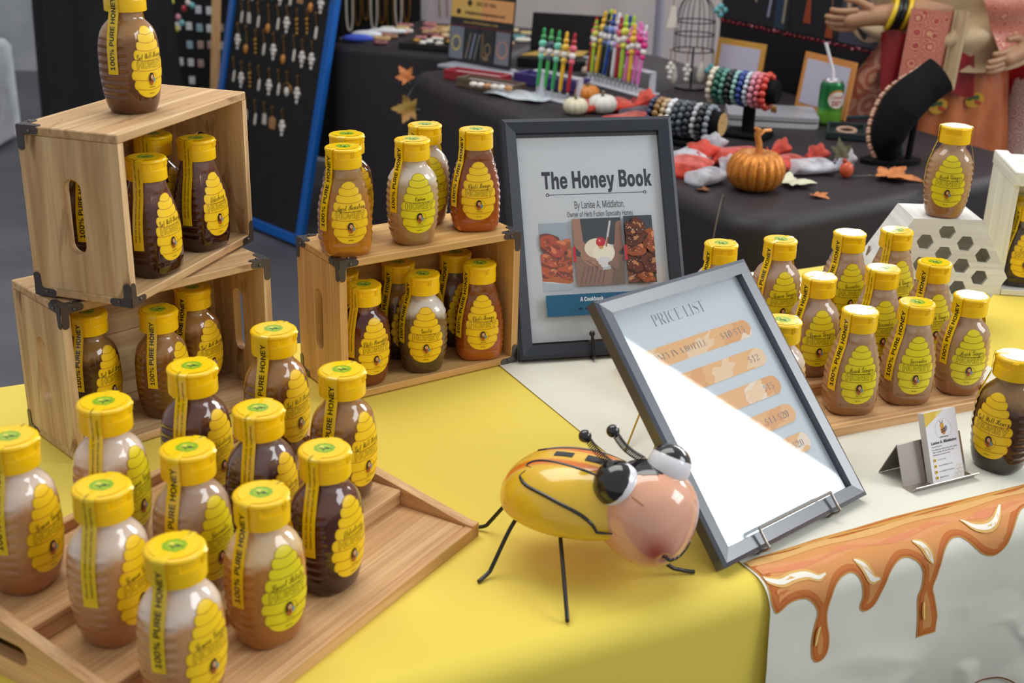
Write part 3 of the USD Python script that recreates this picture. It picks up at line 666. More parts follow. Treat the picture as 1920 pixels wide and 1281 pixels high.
p = at(1468, 600, TIER[1] + ZT)
for lab, x, y, tier, phi, kd, fl, ho, gr, rv in [
    ('Peach Ginger bottle at the front left of the right tray, beside the price list', .451, 1.510, 0, 23, 'pear', 'Peach Ginger', 'peach', True, False),
    ('Lavender bottle in the middle of the front row of the right tray', .536, 1.548, 0, 25, 'pear', 'Lavender', 'peach', True, False),
    ('Peach Ginger bottle with a round shoulder at the right end of the front row', .620, 1.583, 0, 24, 'oval', 'Peach Ginger', 'peach', True, False),
    ('bottle peeping out from behind the right edge of the price list frame', p[0], p[1], 1, 22, 'oval', 'Lemon Ginger', 'tan', True, False),
    ('Lemon Ginger bottle in the middle row of the right tray, touching the frame edge', .413, 1.588, 1, 22, 'oval', 'Lemon Ginger', 'lavender', True, False),
    ('Lavender bottle in the middle row of the right tray', .511, 1.633, 1, 26, 'pear', 'Lavender', 'lavender', True, True),
    ('Peach Ginger bottle at the right of the middle row, in front of the white hexagon', .593, 1.666, 1, 32, 'pear', 'Peach Ginger', 'peach', True, False),
    ('bottle in the back row showing only its cap above the price list frame', .288, 1.655, 2, 20, 'oval', 'Lemon Ginger', 'tan', True, False),
    ('Lemon Ginger bottle in the back row of the right tray', .376, 1.682, 2, 26, 'oval', 'Lemon Ginger', 'lavender', True, False),
    ('Lavender bottle in the back row of the right tray', .485, 1.727, 2, 26, 'pear', 'Lavender', 'lavender', True, False),
    ('Peach Ginger bottle in the back row, nearest the white hexagon', .559, 1.747, 2, 36, 'pear', 'Peach Ginger', 'peach', True, True)]:
    bottle(lab, x, y, TIER[tier], phi, kd, fl, ho, gr, rv, 1.0, G_R)
HX, HS, HD = (0.668, 1.849), 0.1069, 0.0884
p = at(1794, 236, HS * math.sqrt(3) + ZT)
bottle('Peach Ginger bottle standing alone on top of the white hexagon', p[0], p[1], HS * math.sqrt(3), 3, 'oval', 'Peach Ginger', 'peach', True, False, turn=-88)
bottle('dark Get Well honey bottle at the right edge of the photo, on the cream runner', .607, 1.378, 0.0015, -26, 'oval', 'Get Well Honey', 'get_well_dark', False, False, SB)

# ------------------------------------------------------------------ white hexagon stand with honeycomb holes
t = thing('hexagon_stand', 'white hexagonal wooden stand with a honeycomb of holes in its front', 'display stand', (*HX, T), math.radians(0.5))
hexa = lambda r, cx=0, cy=0, a0=0: Polygon([(cx + r * math.cos(a0 + k * PI / 3), cy + r * math.sin(a0 + k * PI / 3)) for k in range(6)])
HH = HS * math.sqrt(3) / 2
big = hexa(HS); holes = []
pit = 0.0365
for i in range(-6, 7):
    for j in range(-6, 7):
        cx, cy = pit * (i + j * 0.5), pit * 0.866 * j
        c = complex(cx, cy) * complex(math.cos(-0.54), math.sin(-0.54))
        h = hexa(0.0138, c.real, c.imag, -0.04).intersection(hexa(HS - 0.0125))
        if h.area > 5e-5: holes.append(h.buffer(-0.0003))
face = big.difference(unary_union(holes))
v, f = extr(face, 0.006)
emit('front_panel', np.column_stack([v[:, 0], v[:, 2], v[:, 1] + HH]), f[:, ::-1], M_white_wood[0], t, 30)
for k in range(6):
    a0, a1 = k * PI / 3, (k + 1) * PI / 3
    p0, p1 = np.array([math.cos(a0), math.sin(a0)]) * HS, np.array([math.cos(a1), math.sin(a1)]) * HS
    q0, q1 = p0 * 0.94, p1 * 0.94
    v, f = extr(Polygon([p0, p1, q1, q0]).buffer(-0.0002), HD - 0.006)
    emit('side_board', np.column_stack([v[:, 0], v[:, 2] + 0.006, v[:, 1] + HH]), f[:, ::-1], M_white_wood[1], t, 30)
emit('back_panel', *(lambda b: (np.column_stack([b[0][:, 0], b[0][:, 2] + HD - 0.005, b[0][:, 1] + HH]), b[1][:, ::-1]))(extr(hexa(HS * 0.935), 0.004)), M_white_wood[0], t)
hg = MB().add(*tube([(-0.099, 0.062, HH + 0.012), (-0.0965, 0.062, HH + 0.028)], 0.0022, 6)); hg.build('hinge', M_steel, t)

# ------------------------------------------------------------------ whitewashed crates at the right edge
ww = M_white_wood
def plank_crate(label, loc, rz, W, D, H):
    t = thing('whitewashed_crate', label, 'crate', loc, rz, 'whitewashed plank crates')
    for x in (0.006, W - 0.006):
        for k in range(3):
            w = (D - 0.004) / 3
            emit('side_plank', *rbox(0.010, w - 0.0015, H, (x, 0.002 + w * (k + 0.5), H / 2), 0.001), ww[2], t)
        for z in (H - 0.012,):
            emit('end_batten', *rbox(0.024, D + 0.002, 0.024, (x + (0.006 if x < W / 2 else -0.006), D / 2, z + (0.004 if z > H / 2 else 0)), 0.0015), ww[1], t)
    for z in (0.006, H - 0.006):
        for k in range(3):
            w = (D - 0.004) / 3
            emit('shelf_plank', *rbox(W - 0.024, w - 0.0015, 0.010, (W / 2, 0.002 + w * (k + 0.5), z), 0.001), ww[0], t)
    for k in range(3):
        emit('back_plank', *rbox(W - 0.03, 0.008, H / 3 - 0.006, (W / 2, D - 0.006, H / 3 * (k + 0.5)), 0.001), ww[0], t)
    return t
WC, WY = (0.834, 2.034), math.radians(-8)
plank_crate('whitewashed plank crate at the right edge holding the Cranberry bottle', (*WC, T), WY, 0.34, 0.17, 0.215)
plank_crate('whitewashed crate stacked on top at the right edge of the photo', (WC[0] + 0.085, WC[1] + 0.01, T + 0.2192 + 0.0012), WY, 0.30, 0.14, 0.20)
cw, sw_ = math.cos(WY), math.sin(WY)
lc = lambda x, y: (WC[0] + cw * x - sw_ * y, WC[1] + sw_ * x + cw * y)
bottle('dark Cranberry bottle at the front inside the whitewashed crate', *lc(.0475, .044), .0125, 12, 'pear', 'Cranberry', 'cranberry', False, False)
bottle('dark bottle at the back inside the whitewashed crate, behind Cranberry', *lc(.050, .118), .0125, 12, 'pear', 'Cranberry', 'cranberry', False, False)

# ------------------------------------------------------------------ picture frames
def frame_box(t, w, h, bar, depth, m, tilt, lip=0.0):
    """a moulded frame standing in its own plane: x right, z up the sheet, front towards -y; leaning back by tilt"""
    R = rot([1, 0, 0], -tilt)
    # mitred rails: trapezoids with a bevelled face
    outer = [(0, 0), (w, 0), (w, h), (0, h)]; inn = [(bar, bar), (w - bar, bar), (w - bar, h - bar), (bar, h - bar)]
    for k in range(4):
        a, b, c, d = np.array(outer[k]), np.array(outer[(k + 1) % 4]), np.array(inn[(k + 1) % 4]), np.array(inn[k])
        mid0, mid1 = a + (d - a) * 0.25, b + (c - b) * 0.25
        P = [];
        for p, y in ((a, 0.0022), (mid0, 0), (d, lip), (d, depth), (a, depth)): P.append((p[0], y, p[1]))
        Q = []
        for p, y in ((b, 0.0022), (mid1, 0), (c, lip), (c, depth), (b, depth)): Q.append((p[0], y, p[1]))
        v = np.array(P + Q) @ R.T; f = []
        for i in range(5):
            j = (i + 1) % 5; f += [(i, i + 5, j + 5), (i, j + 5, j)]
        f += [(0, 1, 2), (0, 2, 3), (0, 3, 4), (5, 7, 6), (5, 8, 7), (5, 9, 8)]
        emit('frame_rail', v, np.array(f), m, t)
    return R
def sheet(R, y):
    return lambda v: np.column_stack([v[:, 0], y - v[:, 2], v[:, 1]]) @ R.T
# the book poster
FX, FY, FYAW, FTILT, FW, FH = 0.0125, 1.6566, 0.2438, 0.4563, 0.2644, 0.3564
M_frame = plain('black_frame_lacquer', S(38, 44, 56), 0.45)
t = thing('picture_frame', 'black picture frame with the honey book poster standing behind the bee', 'picture frame', (FX, FY, T + 0.0085), FYAW)
R = frame_box(t, FW, FH, 0.021, 0.018, M_frame, FTILT, 0.003)
emit('backing_board', *(lambda b: (b[0] @ R.T, b[1]))(rbox(FW - 0.03, 0.003, FH - 0.03, (FW / 2, 0.0152, FH / 2))), M_black_metal, t)
m0, m1 = 0.021, FW - 0.021; pw = FW - 0.042
px0, px1, py0, py1 = 0.021, FW - 0.021, 0.0245, FH - 0.0265
it = [(sbox(px0 - 0.004, py0, px1 + 0.004, py1), S(222, 224, 230))]
X = lambda u: px0 + (px1 - px0) * u
Y = lambda w: py0 + (py1 - py0) * w
navy = S(14, 20, 42)
put = lambda g, x, y: affinity.translate(g, x, y)
it.append((put(text('The Honey Book', 0.0262, 'black', 0.172), X(0.55), Y(0.745)), navy))
it += [(sbox(X(0.2), Y(0.714), X(0.875), Y(0.714) + 0.0011), navy)] + [(put(ell(0, 0, 0.0026).difference(ell(0, 0, 0.0014)), x, Y(0.715) + 0.0003), navy) for x in (X(0.195), X(0.88))]
it.append((put(text('By Lanise A. Middleton,', 0.0108, 'regular', 0.078), X(0.552), Y(0.645)), navy))
it.append((put(text('Owner of Herb Fuzion Specialty Honey', 0.0078, 'regular', 0.103), X(0.552), Y(0.604)), navy))
r2 = np.random.default_rng(5)
def blob(cx, cy, a, b, rz, rough=0.22):
    n = 16; k = 1 + rough * (r2.random(n) - 0.5) * 2
    g = Polygon([(a * k[i] * math.cos(2 * PI * i / n), b * k[i] * math.sin(2 * PI * i / n)) for i in range(n)])
    return affinity.translate(affinity.rotate(g.buffer(0.0006), rz, origin=(0, 0)), cx, cy)
def wings(x0, x1, y0, y1, spots, pal, clip, fleck, nf=40):
    out = []
    for u, w, a, b, rz in spots:
        cx, cy = x0 + (x1 - x0) * u, y0 + (y1 - y0) * w
        base = pal[int(r2.integers(len(pal)))]
        out.append((blob(cx, cy - 0.0008, a * 1.06, b * 1.1, rz), tuple(np.array(base) * 0.35)))
        out.append((blob(cx, cy, a, b, rz), base))
        for q in range(7):
            dx, dy = (r2.random(2) - 0.5) * np.array([a, b]) * 1.3
            c = np.array(base) * (0.55 if q % 3 == 0 else 1.0) + (np.array(S(255, 190, 120)) * 0.35 if q % 3 == 1 else 0)
            out.append((blob(cx + dx, cy + dy, a * 0.28, b * 0.22, rz + 40 * (r2.random() - 0.5), 0.4), tuple(np.clip(c, 0, 1))))
        for q in range(nf // 8):
            dx, dy = (r2.random(2) - 0.5) * np.array([a, b]) * 1.5
            out.append((ell(cx + dx, cy + dy, 0.0007, 0.0005), fleck))
    return [(g.intersection(clip), c) for g, c in out]
# left picture: orange glazed wings
cl = sbox(X(0.115), Y(0.245), X(0.325), Y(0.578)); b = cl.bounds
it += [(cl, S(176, 188, 202)), (sbox(b[0], b[1], b[2], Y(0.33)).intersection(cl), S(196, 208, 220)), (ell((b[0] + b[2]) / 2 + 0.004, b[1] + 0.024, 0.036, 0.014).intersection(cl), S(226, 228, 230))]
it += [(put(blob(0, 0, 0.031, 0.013, 0), (b[0] + b[2]) / 2 + .003, b[1] + 0.025).intersection(cl), S(206, 104, 30))]
OR = [S(214, 92, 36), S(200, 74, 26), S(226, 120, 52)]
it += wings(*[b[0], b[2], b[1], b[3]], [(0.3, .32, .017, .010, 5), (0.85, .26, .015, .010, -20), (0.35, .47, .017, .011, -10), (0.85, .40, .016, .012, 30), (0.95, .60, .012, .014, 40), (0.42, .66, .021, .012, -32)], OR, cl, S(250, 226, 190))
# middle picture: ice cream in a glass held in two hands
cl = sbox(X(0.345), Y(0.262), X(0.685), Y(0.592)); b = cl.bounds; gx, gy = (b[0] + b[2]) / 2, (b[1] + b[3]) / 2; ww_, hh_ = b[2] - b[0], b[3] - b[1]
it += [(cl, S(52, 58, 66)), (Polygon([(b[0], b[1]), (b[2], b[1]), (b[2], gy - hh_ * 0.05), (gx, gy - hh_ * 0.12), (b[0], gy - hh_ * 0.05)]), S(156, 116, 96)), (Polygon([(gx + ww_ * .2, b[1]), (b[2], b[1]), (b[2], gy - hh_ * .1), (gx + ww_ * .3, gy - hh_ * .16)]), S(126, 98, 78))]
it += [(LineString([(gx - ww_ * .42 + k * ww_ * .09, b[1] + hh_ * .03), (gx - ww_ * .30 + k * ww_ * .085, b[1] + hh_ * .30)]).buffer(0.0005), S(112, 80, 68)) for k in range(6)]
skin = S(168, 124, 102)
it += [(LineString([(gx - ww_ * .44, b[3]), (gx - ww_ * .40, gy + hh_ * .12), (gx - ww_ * .22, gy - hh_ * .02)]).buffer(0.0075).intersection(cl), skin), (LineString([(gx + ww_ * .47, b[3] - hh_ * .12), (gx + ww_ * .42, gy + hh_ * .08), (gx + ww_ * .28, gy - hh_ * .02)]).buffer(0.007).intersection(cl), S(150, 108, 88))]
it += [(ell(gx - ww_ * .20, gy - hh_ * .10, 0.016, 0.010, -35), skin), (ell(gx + ww_ * .27, gy - hh_ * .12, 0.014, 0.012, 30), S(150, 110, 92))]
it += [(Polygon([(gx - ww_ * .17, gy + hh_ * .07), (gx + ww_ * .27, gy + hh_ * .07), (gx + ww_ * .19, gy - hh_ * .24), (gx + ww_ * .0, gy - hh_ * .25)]).buffer(0.003), S(190, 196, 204)), (ell(gx - ww_ * .04, gy + hh_ * .05, 0.019, 0.015), S(236, 226, 202)), (ell(gx + ww_ * .10, gy - hh_ * .02, 0.017, 0.015), S(244, 236, 216)), (ell(gx + ww_ * .09, gy - hh_ * .16, 0.012, 0.008), S(222, 222, 226)),
       (LineString([(gx + ww_ * .16, gy + hh_ * .10), (gx + ww_ * .27, gy + hh_ * .44)]).buffer(0.0016), S(206, 208, 210)), (LineString([(gx + ww_ * .16, gy + hh_ * .08), (gx + ww_ * .20, gy + hh_ * .20)]).buffer(0.0012), S(178, 96, 60)), (ell(gx + ww_ * .05, gy + hh_ * .14, 0.0072), S(200, 26, 44)), (ell(gx + ww_ * .03, gy + hh_ * .16, 0.0018), S(240, 150, 160)), (ell(gx + ww_ * .05, gy + hh_ * .06, 0.0035, 0.0022), S(220, 160, 80))]
it += [(LineString([(gx - ww_ * .30 + k * .006, gy - hh_ * (.10 + .03 * k)), (gx - ww_ * .10 + k * .003, gy - hh_ * (.12 + .045 * k))]).buffer(0.0024), (S(176, 132, 110), S(160, 116, 96))[k % 2]) for k in range(4)]
it += [(ell(gx + ww_ * .22 + k * .004, gy - hh_ * (.18 + .03 * k), 0.0045, 0.0028, 20), S(142, 104, 96)) for k in range(3)]
# right picture: charred wings
cl = sbox(X(0.703), Y(0.262), X(0.905), Y(0.597)); b = cl.bounds
it += [(cl, S(40, 44, 50)), (sbox(b[0], b[3] - 0.022, b[2], b[3]), S(54, 62, 72))]
it += wings(b[0], b[2], b[1], b[3], [(.2, .12, .016, .009, 10), (.62, .10, .014, .008, -30), (.25, .30, .017, .011, -20), (.85, .30, .013, .016, 40), (.25, .52, .018, .010, -10), (.85, .62, .012, .016, 10), (.3, .66, .018, .009, 15), (.45, .84, .012, .009, -50), (.12, .8, .010, .009, 0)], [S(120, 58, 30), S(150, 74, 36), S(96, 44, 26), S(134, 84, 56)], cl, S(230, 200, 170), 60)
it += [(sbox(X(0.325), Y(0.378), X(0.345), Y(0.452)), S(190, 40, 52)), (sbox(X(0.685), Y(0.376), X(0.703), Y(0.450)), S(190, 40, 52))]
it += [(sbox(X(0.115), Y(0.118), X(0.905), Y(0.222)), S(24, 92, 128)), (put(text('A Cookbook', 0.0062, 'bold', 0.036), X(0.43), Y(0.186)), S(232, 236, 240))]
it += [(put(ell(0, 0, 0.0028, 0.0018), X(0.345) + k * 0.011, Y(0.15)), S(14, 40, 62)) for k in range(3)]
stick(it, 0.00004, 0.0, None, sheet(R, 0.0128)).build('poster', M_print, t, False, 'white cover poster with three food pictures and a teal band')
gv, gf = rbox(FW - 0.04, 0.0014, FH - 0.04, (FW / 2, 0.0080, FH / 2), 0.0002)
emit('glass_pane', gv @ R.T, gf, M_glass, t)
def wire_easel(label, w, h, tilt, loc, rz, m, r, spread, knob, lipw, lip_h, depth):
    """a wire stand: two feet with hooks in front that carry the frame, a back leg"""
    t = thing('wire_easel', label, 'easel', loc, rz)
    R = rot([1, 0, 0], -tilt)
    for sx in (-1, 1):
        x = w / 2 + sx * spread
        up = (np.array([[x, depth + r * 1.3, h * 0.62]]) @ R.T)[0]
        base = (np.array([[x, depth + r * 1.3, -r * 1.2]]) @ R.T)[0]; lo = (np.array([[x, -0.006, -r * 1.2]]) @ R.T)[0]; tip = (np.array([[x, -0.006, lip_h]]) @ R.T)[0]
        emit('hook', *tube(spline([up, base + (up - base) * 0.08, base, base + (lo - base) * 0.5, lo, lo + (tip - lo) * 0.3, tip], 5), r, 8), m, t, True)
        if knob: emit('knob', *ball(tip, r * 1.9, 1), m, t, True)
        foot = np.array([x + sx * 0.01, depth + h * math.sin(tilt) * 0.75, -loc[2] + T + r])
        emit('back_leg', *tube([up, foot], r, 8), m, t, True)
    a = (np.array([[w / 2 - spread, depth + r * 1.3, h * 0.55]]) @ R.T)[0]; b_ = (np.array([[w / 2 + spread, depth + r * 1.3, h * 0.55]]) @ R.T)[0]
    emit('crossbar', *tube([a, b_], r, 8), m, t)
    if lipw:
        a = (np.array([[w / 2 - spread, -0.006, lip_h]]) @ R.T)[0]; b_ = (np.array([[w / 2 + spread, -0.006, lip_h]]) @ R.T)[0]
        emit('front_wire', *tube([a, b_], r, 8), m, t)
    return t
wire_easel('black wire easel carrying the book poster frame', FW, FH, FTILT, (FX, FY, T + 0.0085), FYAW, M_black_metal, 0.0024, 0.022, True, False, 0.032, 0.018)
# the price list
QX, QY, QYAW, QTILT, QW, QH = 0.2282, 1.1036, 0.7281, 0.7354, 0.2557, 0.3139
M_frame2 = plain('satin_black_frame', S(58, 64, 78), 0.30, specular_ior_level=1.0, coat_weight=0.35, coat_roughness=0.25)
t = thing('picture_frame', 'leaning dark grey frame with the price list, its glass glaring white', 'picture frame', (QX, QY, T + 0.0125), QYAW)
R = frame_box(t, QW, QH, 0.0175, 0.0155, M_frame2, QTILT, 0.0012)
emit('backing_board', *(lambda b: (b[0] @ R.T, b[1]))(rbox(QW - 0.02, 0.003, QH - 0.02, (QW / 2, 0.0135, QH / 2))), M_black_metal, t)
it = [(sbox(0.014, 0.014, QW - 0.014, QH - 0.014), S(206, 214, 222))]
grey = S(96, 102, 118)
it.append((put(text('PRICE LIST', 0.0155, 'serif', 0.088).buffer(-0.0004), QW * 0.47, QH * 0.855), grey))
px_l, px_r = 0.034, QW - 0.036
for k, (nm, pr) in enumerate([('HONEY IN A BOTTLE', '$10-$15'), ('GIFTS', '$12'), ('SAMPLERS', '$15'), ('GIFT BOXES', '$14-$20'), ('GIFT BASKET', '$20')]):
    y = QH * (0.745 - k * 0.118)
    pill = stadium(px_l + 0.0115, px_r - 0.0115, y, 0.0115)
    it.append((pill, S(240, 178, 104)))
    for q in range(5):
        g = blob(px_l + (px_r - px_l) * r2.random(), y + 0.008 * (r2.random() - 0.5), 0.022, 0.010, 20, 0.5)
        it.append((g.intersection(pill), (S(246, 206, 160), S(234, 160, 80), S(248, 222, 196))[q % 3]))
    n_ = text(nm, 0.0085, 'serif', center=False); n_ = affinity.scale(n_, 0.82, 1, origin=(0, 0)).buffer(-0.00025)
    it.append((put(n_, px_l + 0.010, y - 0.0042), S(110, 104, 112)))
    p_ = text(pr, 0.0085, 'serif').buffer(-0.00025); bb = p_.bounds
    it.append((put(p_, px_r - 0.012 - bb[2], y - 0.0042), S(120, 116, 124)))
it.append((put(text('ORDER', 0.0042, 'light'), px_l + 0.145, 0.040), grey))
stick(it, 0.00004, 0.0, None, sheet(R, 0.0112)).build('price_sheet', M_print, t, False, 'white price sheet with orange bars')
gv, gf = rbox(QW - 0.03, 0.0014, QH - 0.03, (QW / 2, 0.0068, QH / 2), 0.0002)
emit('glass_pane', gv @ R.T, gf, M_glass, t)
wire_easel('chrome wire easel holding up the price list frame', QW, QH, QTILT, (QX, QY, T + 0.0125), QYAW, M_steel, 0.0017, 0.064, False, True, 0.021, 0.0155)
# brass wire of a plate stand seen between the bee and the frames
M_brass = plain('brass_wire', S(196, 158, 74), 0.3, metallic=0.85)
t = thing('brass_plate_stand', 'thin brass wire stand leaning behind the price list frame', 'plate stand', (0, 0, 0))
a, b_ = at(1172, 846, 0.002), at(1216, 786, 0.0)
a = a + [0, 0, 0.0]; far = a + (b_ - a) * 1.5
emit('leg', *tube([a, far + [0, 0, 0.075]], 0.0013, 8), M_brass, t)
emit('leg', *tube([far + [0.02, 0.03, -far[2] + T + 0.0023], far + [0, 0, 0.075]], 0.0013, 8), M_brass, t)

# ------------------------------------------------------------------ business card holder and cards
ca, cb = at(1716, 929, 0.0018), at(1834, 899, 0.0018)
cyaw = math.atan2(cb[1] - ca[1], cb[0] - ca[0]); CWD = float(np.linalg.norm(cb - ca))
t = thing('card_holder', 'brushed steel business card holder on the cream runner', 'card holder', (ca[0], ca[1], T + 0.0018), cyaw)
def bent(profile, w, th=0.0012):
    p = np.array(profile, float); g = LineString([tuple(x) for x in p]).buffer(th / 2, cap_style=2, join_style=1)
    v, f = extr(g, w)
    return np.column_stack([v[:, 2], v[:, 0], v[:, 1]]), f[:, ::-1]
emit('folded_sheet', *bent([(0.0, 0.009), (0.007, 0.0007), (0.020, 0.0007), (0.041, 0.047), (0.063, 0.0007)], CWD), M_steel, t, 20)
tc = thing('business_card_stack', 'stack of white business cards standing in the steel holder', 'business cards', (ca[0], ca[1], T + 0.0018), cyaw)
Rc = rot([1, 0, 0], -0.40)
o = np.array([CWD * 0.36, 0.0075, 0.0022])
cwid, chei = 0.050, 0.0865
v, f = rbox(cwid, 0.0105, chei, (cwid / 2, 0.0058, chei / 2), 0.0004)
emit('card_edges', v @ Rc.T + o, f, plain('card_paper', S(214, 210, 204), 0.7), tc)
nv = S(34, 38, 62); yl = S(236, 200, 70)
it = [(sbox(0, 0, cwid, chei), S(240, 240, 244)), (Polygon([(0, chei), (cwid * .62, chei), (0, chei * .80)]), yl), (Polygon([(cwid * .45, chei), (cwid * .62, chei), (cwid * .40, chei * .93), (cwid * .30, chei * .93)]), S(244, 222, 130))]
it.append((put(ell(0, 0, 0.0128).difference(ell(0, 0, 0.0125)), cwid * .54, chei * .735), S(190, 180, 160)))
bx, by = cwid * .53, chei * .74
it += [(ell(bx, by - 0.002, 0.0036, 0.0052, 15), S(206, 132, 40)), (ell(bx - 0.001, by + 0.0042, 0.0030), S(226, 160, 60)), (ell(bx + 0.004, by - 0.0006, 0.0024, 0.0038, -25), S(120, 130, 140)), (ell(bx, by - 0.0035, 0.0034, 0.0009, 15), S(90, 50, 24)), (ell(bx, by - 0.001, 0.0034, 0.0008, 15), S(90, 50, 24)), (LineString([(bx - .002, by + .0065), (bx - .0035, by + .010)]).buffer(.0003), S(80, 50, 30)), (LineString([(bx, by + .0068), (bx + .001, by + .0102)]).buffer(.0003), S(80, 50, 30))]
it.append((put(text('HERB FUZION', 0.0016, 'bold', 0.013), bx, by - 0.0105), S(60, 60, 60)))
T_ = lambda s, h, st, w, x, y: it.append((put(text(s, h, st, w, center=False), x, y), nv))
T_('Lanise A. Middleton', 0.0034, 'bold', 0.040, 0.005, chei * .545)
T_('Owner/Operator', 0.0017, 'regular', 0.0165, 0.005, chei * .502)
for k, s in enumerate(['Providing specialty honey and quality', 'CBD Products. We also offer bulk,', 'wholesale and event items.']): T_(s, 0.0017, 'regular', [.0400, .0345, .0275][k], 0.005, chei * (.462 - .036 * k))
for k, s in enumerate(['443-252-5881', 'www.herbfuzion.com', 'service@herbfuzion.com', '@HerbFuzion']):
    y = chei * (.315 - .081 * k)
    it.append((rrect(0.005, y - 0.001, 0.0088, y + 0.003, 0.0008), yl)); it.append((ell(0.0069, y + 0.001, 0.0009), nv)); T_(s, 0.0016, 'regular', [.0130, .0220, .0245, .0130][k], 0.0115, y + 0.0002)
for (i, j) in [(0, 0), (1, 0), (2, 0), (0.5, 1), (1.5, 1), (1, 2), (2, 2)]:
    h = hexa(0.0030, cwid - 0.013 + i * 0.0053, 0.006 + j * 0.0046, PI / 6); it.append((h.difference(h.buffer(-0.00035)).intersection(sbox(0, 0, cwid, chei)), S(226, 206, 160)))
stick(it, 0.00003, 0.0, None, lambda v: np.column_stack([v[:, 0], -v[:, 2] + 0.0005, v[:, 1]]) @ Rc.T + o).build('front_card', M_print, tc, False, 'printed face of the front card')

# ------------------------------------------------------------------ the tin bee
BX, BY, BYAW = 0.076, 1.135, math.radians(-20)
t = thing('bee_figurine', 'painted metal bee figurine with a pink face standing on the yellow cloth', 'figurine', (BX, BY, T), BYAW)
def paint(name, c, **k): return plain(name, c, 0.18, coat_weight=0.7, coat_roughness=0.05, **k)
M_bk = paint('glossy_black_paint', S(20, 20, 24)); M_wt = paint('glossy_white_paint', S(236, 236, 240))
nu, nv_ = 64, 40
th = np.linspace(0, 2 * PI, nu, endpoint=False); ph = np.linspace(-PI / 2, PI / 2, nv_)
BA, BB, BU, BL_, BZ = 0.086, 0.064, 0.054, 0.020, 0.066
def shell(lift=0.0):
    rows = []
    for p in ph:
        c, s = math.cos(p), math.sin(p)
        cc = abs(c) ** 0.8
        rows.append(np.column_stack([(BA + lift) * cc * np.cos(th), (BB + lift) * cc * np.sin(th) * (1 - 0.10 * np.cos(th)), np.full(nu, (BU + lift if s > 0 else BL_ + lift) * s + BZ)]))
    return np.vstack(rows)
M_shell = mat('bee_shell_paint', {'t': ('texture_coordinate', {}), 's': ('separate_xyz', {}), 'ab': ('math', {'math_type': 'absolute'}), 'mr': ('map_range', {'from_min': 0.0, 'from_max': 0.066}),
    'r': ('rgb_ramp', {'ramp': [(0, S(240, 196, 70)), (0.14, S(244, 190, 60)), (0.20, S(236, 130, 40)), (0.27, S(236, 120, 40)), (0.36, S(244, 196, 40)), (0.9, S(238, 196, 44)), (1, S(230, 186, 40))]}),
    'p': ('principled_bsdf', {'roughness': 0.2, 'coat_weight': 0.7, 'coat_roughness': 0.05})}, [('t.object', 's.vector'), ('s.y', 'ab.value1'), ('ab.value', 'mr.value'), ('mr.result', 'r.fac'), ('r.color', 'p.base_color')])
emit('body_shell', shell(), grid_faces(nv_, nu), M_shell, t, True)
def on_shell(x, y, h=0.0009):
    rr = (x / BA) ** 2 + (y / BB / (1 - 0.10 * x / BA)) ** 2
    c = min(rr, 0.995) ** 0.5; s = math.sqrt(max(0, 1 - (c ** (1 / 0.8)) ** 2))
    return [x, y, BU * s + BZ + h * 0.6]
def stripe(pts, w):
    """a painted line on the shell, a little proud"""
    p = spline([(a, b, 0) for a, b in pts], 8)[:, :2]
    d = np.gradient(p, axis=0); d /= np.linalg.norm(d, axis=1, keepdims=True); nn = np.column_stack([-d[:, 1], d[:, 0]])
    k = len(p); ws = w * np.clip(np.minimum(np.arange(k), np.arange(k)[::-1]) / (k * 0.25), 0.45, 1)
    return tube([on_shell(*q, -0.0008) for q in p], ws * 1.25, 8)
mbk = MB()
for sy in (-1, 1):
    mbk.add(*stripe([(-0.052, sy * 0.026), (-0.056, sy * 0.032), (-0.040, sy * 0.046), (-0.005, sy * 0.0565), (0.035, sy * 0.056), (0.060, sy * 0.048)], 0.0017))
    mbk.add(*stripe([(-0.047, sy * 0.024), (-0.054, sy * 0.018), (-0.044, sy * 0.014), (-0.015, sy * 0.019), (0.02, sy * 0.024), (0.06, sy * 0.026)], 0.0014))
mbk.build('wing_outline', M_bk, t, True, 'black painted wing lines')
sq = MB()
for x0, x1, hw in ((0.004, 0.030, 0.0065), (-0.030, -0.010, 0.005)):
    q = [(x0, -hw), (x1, -hw * 1.2), (x1, hw * 1.2), (x0, hw)]
    xs, ys = np.linspace(x0, x1, 8), np.linspace(-hw, hw, 6)
    v = np.array([on_shell(a, b) for a in xs for b in ys]); f = [(i * 6 + j, (i + 1) * 6 + j, (i + 1) * 6 + j + 1) for i in range(7) for j in range(5)] + [(i * 6 + j, (i + 1) * 6 + j + 1, i * 6 + j + 1) for i in range(7) for j in range(5)]
    sq.add(v, f)
sq.build('back_mark', M_bk, t, True, 'black painted marks down the back')
# head: a tin ball drawn down to a small muzzle
HC = np.array([0.0719, -0.0052, 0.0755]); 
inv = lambda w: (np.array(w) - [BX, BY, 0]) @ np.array([[math.cos(BYAW), -math.sin(BYAW), 0], [math.sin(BYAW), math.cos(BYAW), 0], [0, 0, 1]])
FD = np.array([0.46, -0.62, -0.63]); FD /= np.linalg.norm(FD)            # where the muzzle points
hv, hf = ball((0, 0, 0), 1.0, 4)
k = hv @ FD
hv2 = hv * 0.0535
hv2 = hv2 + FD * (smooth01((k - 0.2) / 0.8) * 0.004)[:, None]
side = hv - k[:, None] * FD
hv2 = hv2 - side * (smooth01((k - 0.1) / 0.9) * 0.006)[:, None]
UP = np.array([0, 0, 1.0]) - FD * FD[2]; UP /= np.linalg.norm(UP); RT = np.cross(FD, UP)
MO = np.array([0.552, -0.731, -0.402]); MO /= np.linalg.norm(MO)
km = np.clip(hv @ MO, -1, 1); hv2 -= hv * (0.0030 * np.exp(-((1 - km) / 0.008)))[:, None]
base_c, blush = np.array(S(232, 172, 142)), np.array(S(176, 44, 36))
